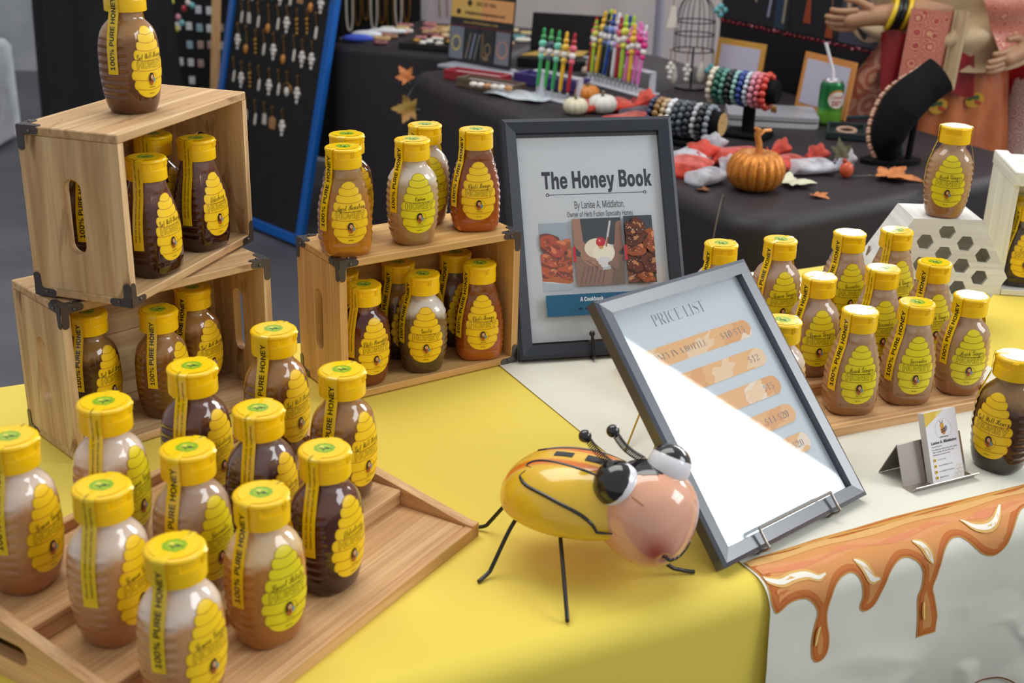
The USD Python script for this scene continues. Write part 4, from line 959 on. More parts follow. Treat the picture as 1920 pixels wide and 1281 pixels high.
BLD = np.array([0.40, -0.86, -0.24]); BLD /= np.linalg.norm(BLD)
w = 0.9 * np.exp(-((1 - np.clip(hv @ BLD, -1, 1)) / 0.05))
hc = base_c * (1 - w[:, None]) + blush * w[:, None]
M_head = mat('pink_face_paint', {'a': ('attribute', {'attribute': 'Cd'}), 'p': ('principled_bsdf', {'roughness': 0.16, 'coat_weight': 0.7, 'coat_roughness': 0.04})}, [('a.color', 'p.base_color')])
def head_pt(d, h=0.0):
    d = np.asarray(d, float) / np.linalg.norm(d); i = np.argmax(hv @ d); return hv2[i] + d * h + HC
emit('head', hv2 + HC, hf, M_head, t, True, hc)
# the smile
ME = np.array([0.951, -0.145, -0.272])
sm_pts = [head_pt(MO * (1 - a) + ME * a - UP * 0.16 * math.sin(PI * a), 0.0003) for a in np.linspace(-0.04, 1.0, 16)]
emit('mouth', *tube(spline(sm_pts, 3), np.linspace(0.0022, 0.0008, 46), 6), M_bk, t, True, label='black painted smile')
nose = [head_pt(np.array([-0.05 + a, -0.753, 0.64 - a * 0.8]), 0.0002) for a in (-0.06, 0.04, 0.16)]
emit('cheek_mark', *tube(spline(nose, 4), 0.0006, 6), plain('ochre_paint', S(170, 128, 70), 0.3), t)
def eye(c, look, r, thr):
    look = np.array(look, float); look /= np.linalg.norm(look)
    v, f = ball((0, 0, 0), 1.0, 5)
    e = emit('eye', v * r + c, f, M_wt, t, True)
    sel = (v @ look) > thr
    ff = f[sel[f].all(1)]
    emit('pupil', v * (r * 1.018) + c, ff, M_bk, e, True, label='large black pupil')
EL = inv(at(1152, 903, 0.104) - [0, 0, T]); ER_ = inv(at(1250, 871, 0.118) - [0, 0, T])
eye(HC + np.array([-0.54, -0.436, 0.72]) * 0.050, inv(np.array([BX, BY, 0]) + [-0.76, -0.30, 0.58]), 0.0240, 0.22)
eye(HC + np.array([0.27, 0.20, 0.93]) * 0.052 + np.array([0.002, 0.004, 0]), inv(np.array([BX, BY, 0]) + [0.35, 0.35, 0.87]), 0.0225, 0.45)
crown = MB()
v, f = ball((0, 0, 0), 1.0, 5); sel = (v @ (np.array([-0.10, 0.15, 0.98]))) > 0.86
crown.add(v * 0.0540 + HC, f[sel[f].all(1)]); crown.build('crown_patch', M_bk, t, True, 'black patch between the eyes')
def antenna(base, tip):
    base, tip = np.array(base), np.array(tip); d = tip - base; L = np.linalg.norm(d); d /= L
    u = np.cross(d, [0, 1, 0]); u /= np.linalg.norm(u); w_ = np.cross(d, u)
    s = np.linspace(0, 1, 22 * 12); a = s * 22 * 2 * PI
    bend = 0.004 * np.sin(s * PI)
    p = base + d * (s * L)[:, None] + u * (0.0036 * np.cos(a) + bend)[:, None] + w_ * (0.0036 * np.sin(a))[:, None]
    an = emit('antenna', *tube(p, 0.00062, 5), M_black_metal, t, True, label='coiled spring antenna')
    emit('antenna_ball', *ball(tip + d * 0.003, 0.0068, 2), M_bk, an, True)
antenna(HC + np.array([-0.030, -0.004, 0.045]), inv(at(1101, 822, 0.148) - [0, 0, T]))
antenna(HC + np.array([-0.010, 0.012, 0.051]), inv(at(1153, 812, 0.156) - [0, 0, T]))
M_leg = M_black_metal
for uv, top in [((889, 990), (-0.070, 0.020, 0.058)), ((902, 1088), (-0.058, -0.034, 0.053)), ((1063, 1163), (-0.005, -0.048, 0.050)), ((1295, 1073), (0.060, -0.020, 0.050))]:
    ft = inv(at(*uv, 0.0024) - [0, 0, T]); top = np.array(top)
    d = ft - top; out = np.array([d[0], d[1], 0]); out /= np.linalg.norm(out)
    if uv == (1063, 1163): pts = [top, top + d * 0.5 + [0, 0, 0.003], ft + [0, 0, 0.004], ft]
    else: pts = [top, top + d * np.array([0.25, 0.25, 0.25]), top + d * np.array([0.66, 0.66, 0.80]), ft - out * 0.012 + [0, 0, 0.004], ft + [0, 0, 0.0006], ft + out * 0.004]
    emit('leg', *tube(spline(pts, 7), 0.0022, 8), M_leg, t, True)
for ft, top in [((-0.02, 0.085, 0.0024), (-0.010, 0.050, 0.050)), ((0.075, 0.080, 0.0024), (0.055, 0.030, 0.050))]:
    ft, top = np.array(ft), np.array(top)
    emit('leg', *tube(spline([top, (top + ft) / 2 + [0, 0.006, 0], ft + [0, -0.004, 0.004], ft], 7), 0.0022, 8), M_leg, t, True)
# ================================================================== the jewellery stall behind
KX, KR = np.array([0.464, 2.455, 0]), math.radians(33)
RD, LD = np.array([math.cos(KR), math.sin(KR), 0]), np.array([-math.sin(KR), math.cos(KR), 0])
bt = lambda r, l, z=0.0: KX + RD * r + LD * l + np.array([0, 0, T + z])
tablecloth('charcoal_tablecloth', 'charcoal tablecloth over the jewellery table behind the honey', np.array([math.cos(0.611), math.sin(0.611), 0]), np.array([-math.sin(0.4625), math.cos(0.4625), 0]), 0.0, 1.06, -0.03, 1.90, 0.10, 0.035, M_black_cloth, 0.72, KX, 3, 0.03, 0.03)
jt = thing('stall_table', 'table carrying the jewellery, hidden under the charcoal cloth', 'table', tuple(KX + 0.53 * np.array([math.cos(0.611), math.sin(0.611), 0]) + 0.95 * np.array([-math.sin(0.4625), math.cos(0.4625), 0])), 0.50)
emit('tabletop', *rbox(0.66, 1.5, 0.03, (0, 0, T - 0.022)), MATS['table_plastic'], jt)
for sx in (-0.30, 0.30):
    for sy in (-0.66, 0.66): emit('leg', *tube([(sx, sy, 0), (sx, sy, T - 0.037)], 0.014, 8), M_steel, jt)
A2 = math.atan2(4.5535 - 4.699, -0.2726 + 0.6667)
F1, F2 = np.array([math.cos(A2), math.sin(A2), 0]), np.array([-math.sin(A2), math.cos(A2), 0])
J0 = np.array([-0.667, 4.699, 0])
b2 = lambda x, y, z=0.0: J0 + F1 * x + F2 * y + np.array([0, 0, T + z])
tablecloth('charcoal_tablecloth', 'dark cloth over the far jewellery table at the top of the photo', F1, F2, -0.07, 0.62, 0.0, 0.85, 0.05, 0.03, M_black_cloth, 0.72, J0, 5, 0.025, 0.02)
jt = thing('stall_table', 'far table under the dark cloth, carrying loose jewellery', 'table', tuple(J0 + F1 * 0.275 + F2 * 0.42), A2)
emit('tabletop', *rbox(0.56, 0.7, 0.03, (0, 0, T - 0.022)), MATS['table_plastic'], jt)
for sx in (-0.24, 0.24):
    for sy in (-0.3, 0.3): emit('leg', *tube([(sx, sy, 0), (sx, sy, T - 0.037)], 0.014, 8), M_steel, jt)

# ---- black curtain and backdrops
def curtain(name, label, cat, p0, p1, h, m, amp=0.03, n=40, z0=0.01, seed=0, kind=None):
    p0, p1 = np.array(p0, float), np.array(p1, float); d = p1 - p0; L = np.linalg.norm(d); d /= L; nn = np.array([-d[1], d[0]])
    s = np.linspace(0, 1, n * 4); zs = np.linspace(0, 1, 8); rows = []
    for z in zs:
        w = amp * (1 - 0.35 * z) * np.sin(s * n * 2 + seed + 0.5 * np.sin(s * 9 + z)) + amp * 0.6 * np.sin(s * 17 + 2 * seed)
        rows.append(np.column_stack([p0[0] + d[0] * s * L + nn[0] * w, p0[1] + d[1] * s * L + nn[1] * w, np.full(len(s), z0 + h * z)]))
    v = np.vstack(rows); k = len(s); v2 = v.copy(); v2[:, :2] += nn * 0.004
    f = [];
    for i in range(7):
        for j in range(k - 1): q = i * k + j; f += [(q, q + 1, q + k + 1), (q, q + k + 1, q + k)]
    f = np.array(f)
    return tag(emit(name, np.vstack([v, v2]), np.vstack([f, f[:, ::-1] + len(v)]), m, None, True), label, cat, None, kind)
curtain('black_curtain', 'black curtain closing the back of the jewellery stall', 'curtain', (-2.35, 6.2), (-0.55, 5.9), 2.6, M_drape, 0.03, 14)
# black dress like drape at the left
t = thing('draped_display', 'tall display stand under hanging black cloth at the left', 'draped stand', (-1.57, 4.75, 0))
n = 72; prof = [(0.29, 0.01), (0.285, 0.25), (0.27, 0.6), (0.26, 0.85), (0.25, 1.05), (0.22, 1.30), (0.04, 1.36)]
rows = []
for r, z in prof:
    a = np.arange(n) / n * 2 * PI; q = r * (1 + 0.05 * np.sin(a * 11 + z) + 0.03 * np.sin(a * 5 + 2 * z) * (1.4 - z))
    rows.append(np.column_stack([q * np.cos(a) * 0.95, q * np.sin(a) * 0.6, np.full(n, z)]))
emit('black_cloth', np.vstack(rows), grid_faces(len(prof), n), M_drape, t, True)
jew = [S(230, 232, 240), S(120, 210, 190), S(225, 225, 230), S(90, 190, 200)]
mj = MB()
for k in range(14): mj.add(*ball((-0.04 + 0.13 * (k / 13 - 0.4), -0.175 + 0.01 * rng.random(), 1.012 - 0.035 * math.sin(k / 13 * PI)), 0.010, 1), jew[k % 4])
mj.build('bead_trim', M_gloss_print, t, True, 'glittering green and white bead trim')
# clear storage bin at the far left edge
t = thing('storage_bin', 'clear plastic bin with a dark strap at the far left edge', 'bin', (-2.72, 6.1, 0))
v, f = rbox(0.34, 0.40, 0.50, (0, 0, 0.25), 0.03); emit('body', v, f, mottled('cloudy_plastic', S(200, 204, 212), S(240, 244, 250), 6, 0.25), t, 40)
emit('strap', *tube([(-0.16, -0.21, 0.22), (0.0, -0.215, 0.28), (0.15, -0.21, 0.37)], 0.012, 8), M_black_metal, t)
emit('strap', *tube([(0.02, -0.215, 0.26), (0.07, -0.22, 0.40), (0.10, -0.21, 0.49)], 0.009, 8), M_black_metal, t)

# ---- earrings: a few kinds, each with hook and pendant, copied
M_gold = plain('gold_metal', S(176, 132, 62), 0.3, metallic=0.8); M_silver = plain('silver_metal', S(190, 190, 194), 0.28, metallic=0.8)
M_bone = plain('bone_white', S(226, 218, 206), 0.4); M_tanwood = plain('carved_wood', S(190, 140, 92), 0.5); M_pearl = plain('pearl_bead', S(232, 226, 220), 0.2, coat_weight=0.5); M_amber = plain('amber_bead', S(204, 134, 50), 0.2)
M_turq = plain('turquoise_stone', S(96, 170, 176), 0.3)
def hook_mesh(L):
    return tube(spline([(0, 0.004, 0), (0, -0.005, 0.006), (0, -0.008, 0), (0, -0.006, -0.010), (0, -0.006, -L)], 5), 0.0013, 6)
EAR = {}
def pendant(kind, t):
    if kind == 'bone drop':
        emit('hook', *hook_mesh(0.028), M_gold, t); emit('pendant', *lathe([(0.001, -0.028), (0.008, -0.04), (0.013, -0.066), (0.010, -0.082), (0.002, -0.088)][::-1], 12), M_bone, t, True)
    elif kind == 'pearl cluster':
        emit('hook', *hook_mesh(0.03), M_gold, t); m = MB()
        for x, z, r in [(0, -.034, .0075), (-.0065, -.045, .0075), (.0065, -.046, .0075), (0, -.057, .009), (-.001, -.071, .0075)]: m.add(*ball((x, -0.008, z), r, 1))
        m.build('pendant', M_pearl, t, True)
    elif kind == 'gold hoop':
        emit('hook', *hook_mesh(0.03), M_gold, t); a = np.linspace(0, 2 * PI, 28)[:-1]
        emit('hoop', *tube(np.column_stack([0.024 * np.cos(a), np.full(27, -0.007), -0.056 + 0.026 * np.sin(a)]), 0.0024, 6, True), M_gold, t, True)
        emit('pendant', *ball((0, -0.008, -0.056), 0.012, 1, (0.9, 0.7, 1.3)), M_bone, t, True)
    elif kind == 'long bead string':
        emit('hook', *hook_mesh(0.02), M_gold, t); m = MB()
        for k in range(6): m.add(*ball((0, -0.008, -0.026 - k * 0.013), 0.0062 - 0.0004 * (k % 3), 1, (1, 1, 1.15)))
        m.build('bead_string', M_gold, t, True); emit('pendant', *ball((0, -0.008, -0.110), 0.010, 1), M_bone, t, True)
    elif kind == 'white fan':
        emit('hook', *hook_mesh(0.03), M_gold, t); v, f = extr(Polygon([(-0.004, -0.03), (0.004, -0.03), (0.015, -0.085), (-0.015, -0.085)]).buffer(0.001), 0.005)
        emit('pendant', np.column_stack([v[:, 0], v[:, 2] - 0.010, v[:, 1]]), f[:, ::-1], M_bone, t)
    elif kind == 'wooden comb':
        emit('hook', *hook_mesh(0.03), M_gold, t)
        g = sbox(-0.015, -0.075, 0.015, -0.035).union(ell(0, -0.037, 0.015, 0.012)).union(unary_union([sbox(-0.015 + k * 0.0065, -0.098, -0.0115 + k * 0.0065, -0.07) for k in range(5)]))
        v, f = extr(g, 0.005); emit('pendant', np.column_stack([v[:, 0], v[:, 2] - 0.010, v[:, 1]]), f[:, ::-1], M_tanwood, t)
    elif kind == 'amber drop':
        emit('hook', *hook_mesh(0.05), M_gold, t); emit('pendant', *ball((0, -0.008, -0.066), 0.013, 1, (0.8, 0.8, 1.3)), M_amber, t, True)
    elif kind == 'blue stone':
        emit('hook', *hook_mesh(0.025), M_silver, t); m = MB()
        for x, z in [(0, -.036), (-.012, -.046), (.012, -.046), (0, -.058)]: m.add(*ball((x, -0.008, z), .009, 1))
        m.build('pendant', M_turq, t, True)
def earring(kind, loc, rz, label, group, s=1.0):
    if kind in EAR: return dup(EAR[kind], label, loc, rz, group, s)
    t = thing('earring', label, 'earring', loc, rz, group, s); pendant(kind, t); EAR[kind] = t
    return t
# ---- the blue framed board
BLW = 0.68
bd0 = np.array([-0.8206, 4.5416, 0.0]); bdx = np.array([-0.2210, 0.2288, 0]); bdx /= np.linalg.norm(bdx)       # from the right foot to the left
bnb = np.array([bdx[1], -bdx[0], 0]); bnb = bnb if bnb[1] > 0 else -bnb
BTILT = math.radians(12.5)
bup = np.array([0, 0, 1.0]) * math.cos(BTILT) + bnb * math.sin(BTILT)
bface = np.cross(bup, bdx); bface /= np.linalg.norm(bface)
bface = bface if bface @ np.array([0, -1, 0]) > 0 else -bface
BH = 1.55
t = thing('earring_board', 'tall black display board in a blue frame hung with rows of earrings', 'display board', (0, 0, 0))
def slab(o, dx, dz, w, h, th, m, name, parent):
    v, f = rbox(w, th, h, (w / 2, 0, h / 2), 0.003)
    emit(name, o + v[:, :1] * dx + v[:, 1:2] * np.cross(dz, dx) + v[:, 2:3] * dz, f, m, parent)
M_blue = plain('blue_frame_paint', S(18, 92, 176), 0.35)
lift = np.array([0, 0, 0.03])
slab(bd0 + lift, bdx, bup, BLW, BH, 0.012, M_drape, 'felt_panel', t)
for o, w, h, nm in ((bd0 + lift - bdx * 0.018, 0.036, BH, 'frame_post'), (bd0 + lift + bdx * (BLW - 0.018), 0.036, BH, 'frame_post'), (bd0 + lift - bup * 0.02, BLW, 0.036, 'frame_rail'), (bd0 + lift + bup * (BH - 0.02), BLW, 0.036, 'frame_rail')):
    slab(o + bface * 0.006, bdx, bup, w, h, 0.026, M_blue, nm, t)
M_stud = plain('white_plastic', S(226, 226, 222), 0.4)
kl = bd0 + lift + bup * 0.93 + bface * 0.022
v, f = rbox(0.028, 0.012, 0.05, (0, 0, 0), 0.004); emit('clip', kl + v[:, :1] * bdx + v[:, 1:2] * bface + v[:, 2:3] * bup, f, M_stud, t)
rzb = math.atan2(-bdx[1], -bdx[0])
kinds = ['bone drop', 'pearl cluster', 'gold hoop', 'long bead string', 'white fan', 'wooden comb', 'amber drop', 'blue stone']
names = {'bone drop': 'bone drop earring', 'pearl cluster': 'pearl cluster earring', 'gold hoop': 'gold hoop earring', 'long bead string': 'long beaded earring', 'white fan': 'white fan earring', 'wooden comb': 'wooden comb earring', 'amber drop': 'amber drop earring', 'blue stone': 'turquoise stone earring'}
rowsz = [0.355, 0.465, 0.605, 0.74, 0.845, 0.945]
rowk = [['long bead string', 'bone drop'], ['bone drop', 'amber drop', 'white fan', 'bone drop', 'white fan', 'wooden comb', 'pearl cluster'], ['bone drop', 'pearl cluster', 'long bead string', 'bone drop', 'pearl cluster', 'bone drop', 'gold hoop', 'pearl cluster'],
        ['pearl cluster', 'amber drop', 'long bead string', 'bone drop', 'pearl cluster', 'amber drop', 'bone drop', 'pearl cluster', 'pearl cluster'], ['bone drop', 'white fan', 'bone drop', 'amber drop', 'bone drop', 'pearl cluster', 'long bead string', 'long bead string', 'bone drop'],
        ['pearl cluster', 'bone drop', 'blue stone', 'blue stone', 'pearl cluster', 'bone drop', 'wooden comb', 'amber drop', 'pearl cluster', 'bone drop']]
ROWN = ['lowest', 'second lowest', 'third lowest', 'third highest', 'second highest', 'top']
for ri, (zr, kk) in enumerate(zip(rowsz, rowk)):
    for i, kd in enumerate(kk):
        u = BLW * (0.90 - 0.83 * i / 8.6) + 0.012 * (rng.random() - 0.5)
        p = bd0 + lift + bdx * u + bup * (zr + 0.012 * (rng.random() - 0.5)) + bface * 0.0105
        earring(kd, tuple(p), rzb, f'{names[kd]}, {nth(i)}, {ROWN[ri]} row of the blue board', 'earrings on the blue framed board', 1.3)
# ---- round black display with small cards, and the wooden strip beside it
t = thing('oval_display', 'oval black velvet display with rows of small jewellery cards', 'display', (-1.35, 5.45, 0))
v, f = extr(ell(0, 0.68, 0.20, 0.30), 0.02); emit('velvet_panel', np.column_stack([v[:, 0], v[:, 2], v[:, 1]]), f[:, ::-1], M_drape, t, 30)
emit('stand_leg', *tube([(0.0, 0.05, 0.0), (0.0, 0.03, 0.6)], 0.02, 8), M_black_metal, t)
cc = [S(214, 216, 220), S(150, 176, 190), S(196, 186, 168), S(176, 150, 140), S(200, 206, 214)]
M_card = [plain(f'jewel_card_{"abcde"[k]}', c, 0.5) for k, c in enumerate(cc)]
c0 = None
for i in range(6):
    for j in range(7):
        x, z = -0.13 + 0.045 * j + 0.008 * (rng.random() - 0.5), 0.47 + 0.075 * i + 0.01 * (rng.random() - 0.5)
        if (x / 0.175) ** 2 + ((z - 0.68) / 0.27) ** 2 > 1 or rng.random() < 0.22: continue
        v, f = rbox(0.026, 0.006, 0.034, (0, 0, 0), 0.002)
        e = emit('jewellery_card', v + np.array([-1.35 + x, 5.446, z]), f, M_card[int(rng.integers(5))])
        tag(e, f'pale jewellery card, {nth(j)}, in the {ROWN[i]} row of the oval display', 'card', 'jewellery cards on the oval display')
t = thing('wooden_strip', 'narrow pale wooden batten leaning by the blue frame', 'batten', (0, 0, 0))
slab(at(402, 190, 0.02) * 0 + np.array([-1.315, 5.12, 0.0]), np.array([1, 0, 0.]), np.array([0.06, 0.08, 0.995]), 0.035, 1.13, 0.02, M_bamboo[2], 'batten', t)
bead_cols = [((60, 90, 220), 'blue'), ((220, 70, 40), 'orange'), ((214, 206, 90), 'yellow'), ((226, 150, 170), 'pink'), ((196, 40, 50), 'red'), ((120, 190, 200), 'aqua'), ((232, 220, 220), 'white')]
lp = MB()
for k, (u, v_) in enumerate([(302, 15), (283, 45), (322, 3), (334, 32), (345, 16), (341, 43), (352, 5), (320, 36), (303, 48), (331, 54), (320, 63), (296, 62), (360, 10)]):
    col, nm = bead_cols[k % 7]
    d = _fw + (u - 960) / FPX * CR - (v_ - 640.5) / FPX * CU; p = np.array([0, 0, CAMZ]) + d * ((5.25) / d[1])
    e = emit('glass_bead', *ball(p, 0.012, 2, (0.9, 0.9, 1.15)), plain(f'{nm}_bead', S(*col), 0.12, coat_weight=0.8))
    tag(e, f'{nm} glass bead, ' + ('the first' if k < 7 else 'the second') + ' of its colour on the dark cloth', 'bead', f'{nm} beads on the dark cloth')
curtain('grey_cloth_panel', 'dark grey cloth behind the coloured glass beads', 'cloth', (-1.72, 5.62), (-1.36, 5.60), 1.5, mottled('dark_grey_cloth', S(46, 46, 54), S(62, 62, 72), 8, 0.85), 0.008, 5)

# ---- on the far table: loose jewellery and trays
pal = [S(206, 186, 140), S(190, 150, 90), S(176, 88, 60), S(70, 140, 150), S(60, 80, 180), S(228, 222, 210), S(150, 100, 80), S(214, 190, 120), S(120, 60, 60), S(90, 84, 90), S(190, 120, 120)]
def ring_beads(n, R, r, sq=1.0):
    m = MB()
    for k in range(n):
        a = 2 * PI * k / n; m.add(*ball((R * math.cos(a), R * math.sin(a) * sq, r), r, 1))
    return m
def trayobj(label, loc, rz, w, d, h, m, cat='tray'):
    t = thing('jewellery_tray', label, cat, loc, rz)
    emit('base', *rbox(w, d, 0.006, (0, 0, 0.003)), m, t)
    for sx in (-1, 1): emit('rim', *rbox(0.008, d, h, (sx * (w / 2 - 0.004), 0, h / 2)), m, t)
    for sy in (-1, 1): emit('rim', *rbox(w - 0.016, 0.008, h, (0, sy * (d / 2 - 0.004), h / 2)), m, t)
    return t
trayobj('long black tray heaped with gold and pearl pieces on the far table', tuple(b2(0.40, 0.10, 0.001)), A2, 0.36, 0.15, 0.022, M_drape)
proto = {}
kindc = ['cream', 'gold', 'rust red', 'teal', 'blue', 'white', 'brown', 'straw yellow', 'wine red', 'grey', 'pink']
spots = []
for k in range(90):
    x = -0.03 + 0.61 * rng.random(); y = 0.06 + 0.62 * rng.random()
    if 0.18 < x < 0.62 and y < 0.22: y += 0.2
    if all((x - a) ** 2 + (y - b) ** 2 > 0.052 ** 2 for a, b in spots): spots.append((x, y))
spots.sort(); seen = {}
for x, y in spots:
    c = int(rng.integers(len(pal))); p = b2(x, y, 0.001); k = seen[c] = seen.get(c, -1) + 1
    lab = f'{kindc[c]} bead bracelet, {nth(k)} of its colour on the far jewellery table'
    if c not in proto:
        t = thing('bead_bracelet', lab, 'bracelet', tuple(p), 6.28 * rng.random(), f'{kindc[c]} bracelets on the far table')
        ring_beads(12, 0.026, 0.0078, 0.8).build('beads', plain('bead_' + kindc[c].replace(' ', '_'), pal[c], 0.3, coat_weight=0.4), t, True); proto[c] = t
    else: dup(proto[c], lab, tuple(p), 6.28 * rng.random(), None, 0.8 + 0.25 * rng.random())
for k in range(16):
    p = b2(0.25 + 0.30 * rng.random(), 0.05 + 0.1 * rng.random(), 0.0085)
    e = emit('polished_stone', *ball(p + [0, 0, 0.009 + 0.012 * (k % 2)], 0.013, 2, (1.3, 0.9, 0.7)), [M_pearl, M_gold, M_bone, M_amber][k % 4])
    tag(e, ['pearl', 'gold', 'bone white', 'amber'][k % 4] + ' polished piece number ' + ['one', 'two', 'three', 'four'][k // 4] + ' of its kind in the long black tray', 'stone', ['pearl', 'gold', 'bone white', 'amber'][k % 4] + ' pieces in the long black tray')
for k, (x, y, c, sc) in enumerate([(0.03, 0.07, S(60, 84, 190), (2.0, .8, .5)), (0.01, 0.18, S(214, 220, 228), (2.0, .9, .5)), (0.04, 0.30, S(224, 226, 228), (2.6, .7, .4))]):
    e = emit('folded_scarf', *ball(b2(x, y, 0.018), 0.03, 3, sc), plain(f'scarf_{"abc"[k]}', c, 0.8)); tag(e, ['bright blue', 'pale blue', 'white'][k] + ' folded scarf at the left end of the far table', 'scarf')
# hanging gold chains on white busts, gold pieces in front of the curtain
t = thing('white_necklace_board', 'white board hung with gold chains at the top of the photo', 'necklace board', tuple(b2(0.09, 0.74, 0.001)), A2)
v, f = extr(Polygon([(-0.09, 0), (0.17, 0), (0.15, 0.45), (0.0, 0.45)]), 0.02); emit('board', np.column_stack([v[:, 0], v[:, 2], v[:, 1]]), f[:, ::-1], plain('lilac_white_board', S(206, 194, 202), 0.6), t)
for k in range(5):
    x = -0.02 + 0.035 * k; emit('gold_chain', *tube(spline([(x, -0.004, 0.44), (x - 0.004, -0.006, 0.2), (x + 0.002, -0.007, 0.03)], 6), 0.0028, 6), M_gold, t)
t = thing('necklace_rack', 'black rack hung with gold necklaces at the top of the photo', 'necklace rack', (-0.66, 5.66, 0.55), -0.1)
emit('panel', *rbox(0.36, 0.02, 1.1, (0.03, 0.02, 0.0), 0.004), M_drape, t)
for k in range(8):
    x = -0.11 + 0.037 * k; zz = 0.12 + 0.06 * ((k * 7) % 5) / 5
    emit('gold_necklace', *tube(spline([(x - .012, 0.004, 0.46), (x - .014, 0.002, zz + .06), (x, 0.0, zz), (x + .014, 0.002, zz + .06), (x + .012, 0.004, 0.46)], 6), 0.004, 6), M_gold if k % 3 else M_bone, t)
t = thing('open_case', 'open black jewellery case with straw coloured pieces on the far table', 'jewellery case', tuple(bt(0.78, 1.80, 0.001)), A2 + 0.12)
emit('tray', *rbox(0.26, 0.20, 0.03, (0, 0, 0.015), 0.003), M_drape, t)
emit('lid', *(lambda b: (b[0] @ rot([1, 0, 0], -0.25).T + [0, 0.10, 0.03], b[1]))(rbox(0.26, 0.015, 0.13, (0, 0, 0.065), 0.003)), M_drape, t)
ms = MB()
for k in range(12): ms.add(*tube([(-0.12 + 0.004 * k, -0.07 + 0.012 * k, 0.034), (0.06 + 0.01 * (k % 4), -0.06 + 0.01 * k, 0.040)], 0.0045, 6))
ms.build('straw_pieces', plain('straw_gold', S(206, 168, 84), 0.5), t)
for k, (x, y) in enumerate([(0.93, 0.0), (0.99, -0.01), (0.955, -0.04), (1.02, -0.05), (0.90, -0.045), (0.975, -0.08)]):
    e = emit('wooden_ball', *ball(bt(0.78 + (x - .93) * 1.6, 1.62 + y, 0.016 + 0.014 * (k < 2)), 0.015, 2), plain('pale_wood_ball', S(186, 168, 148), 0.5)); tag(e, 'pale wooden ball ornament, ' + ['first', 'second', 'third', 'fourth', 'fifth', 'sixth'][k] + ' of the six beside the open case', 'ornament', 'wooden balls beside the open case')

# ---- standing sign with the gold contact band
sg0, sg1 = bt(0.40, 1.93, 0.004), bt(0.535, 1.71, 0.004)
sg0 = np.array([-0.252, 4.335, T + 0.012]); sg1 = np.array([-0.035, 4.165, T + 0.012])
sx_ = (sg1 - sg0); SWD = float(np.linalg.norm(sx_)); sx_ /= SWD
t = thing('table_sign', 'tall black table sign with a gold contact band and jewellery pictures', 'sign', tuple(sg0), math.atan2(sx_[1], sx_[0]))
Rs = rot([1, 0, 0], -0.10)
emit('panel', *(lambda b: (b[0] @ Rs.T, b[1]))(rbox(SWD, 0.006, 0.52, (SWD / 2, 0.003, 0.26), 0.001)), plain('sign_black', S(22, 20, 22), 0.4), t)
it = [(sbox(0.002, 0.150, SWD * .5, 0.218), S(206, 166, 84)), (sbox(SWD * .5, 0.150, SWD - 0.002, 0.218), S(212, 150, 92)), (sbox(SWD * .4, 0.228, SWD * .7, 0.245), S(190, 190, 190)), (sbox(0.002, 0.121, SWD - 0.002, 0.1235), S(120, 30, 40))]
dk = S(40, 28, 16)
it += [(put(text('(407) 747-9644', 0.013, 'bold', 0.085), SWD * .56, 0.193), dk), (put(text('info@divinedesignsbysue.com', 0.011, 'bold', 0.175), SWD * .55, 0.163), dk), (ell(SWD * .30, 0.200, 0.010), dk), (ell(SWD * .13, 0.169, 0.009), dk), (put(text('www.divinedesigns.com', 0.009, 'italic', 0.15), SWD * .5, 0.133), S(196, 160, 80))]
for k, c in enumerate([(112, 116, 132), (30, 30, 34), (34, 34, 38), (110, 112, 122)]):
    x0, x1 = SWD * (0.02 + 0.245 * k), SWD * (0.245 + 0.245 * k); it.append((sbox(x0, 0.012, x1, 0.118), S(*c)))
it += [(ell(SWD * .13, .064, .020, .026).difference(ell(SWD * .13, .064, .015, .020)), S(196, 178, 96)), (ell(SWD * .13, .064, .015, .020), S(90, 92, 104)), (ell(SWD * .87, .060, .024, .030).difference(ell(SWD * .87, .062, .018, .024)), S(176, 130, 110))]
it += [(LineString([(SWD * (.30 + .07 * k), .02), (SWD * (.36 + .07 * k), .10)]).buffer(.003), [S(120, 110, 100), S(130, 136, 160), S(110, 108, 108)][k]) for k in range(3)] + [(LineString([(SWD * .56, .03), (SWD * .55, .10)]).buffer(.006), S(96, 74, 54)), (ell(SWD * .64, .055, .013, .02).difference(ell(SWD * .64, .055, .010, .016)), S(150, 128, 90)), (sbox(SWD * .58, .018, SWD * .66, .032), S(130, 100, 80))]
stick([(g, c) for g, c in it], 0.00015, 0.0, None, lambda v: np.column_stack([v[:, 0], -v[:, 2] - 0.0004, v[:, 1]]) @ Rs.T).build('sign_print', M_print, t, False, 'gold contact band over four jewellery pictures')
emit('foot', *rbox(SWD * 0.9, 0.07, 0.006, (SWD / 2, 0.02, -0.0085), 0.002), plain('grey_plastic', S(160, 164, 172), 0.4), t)

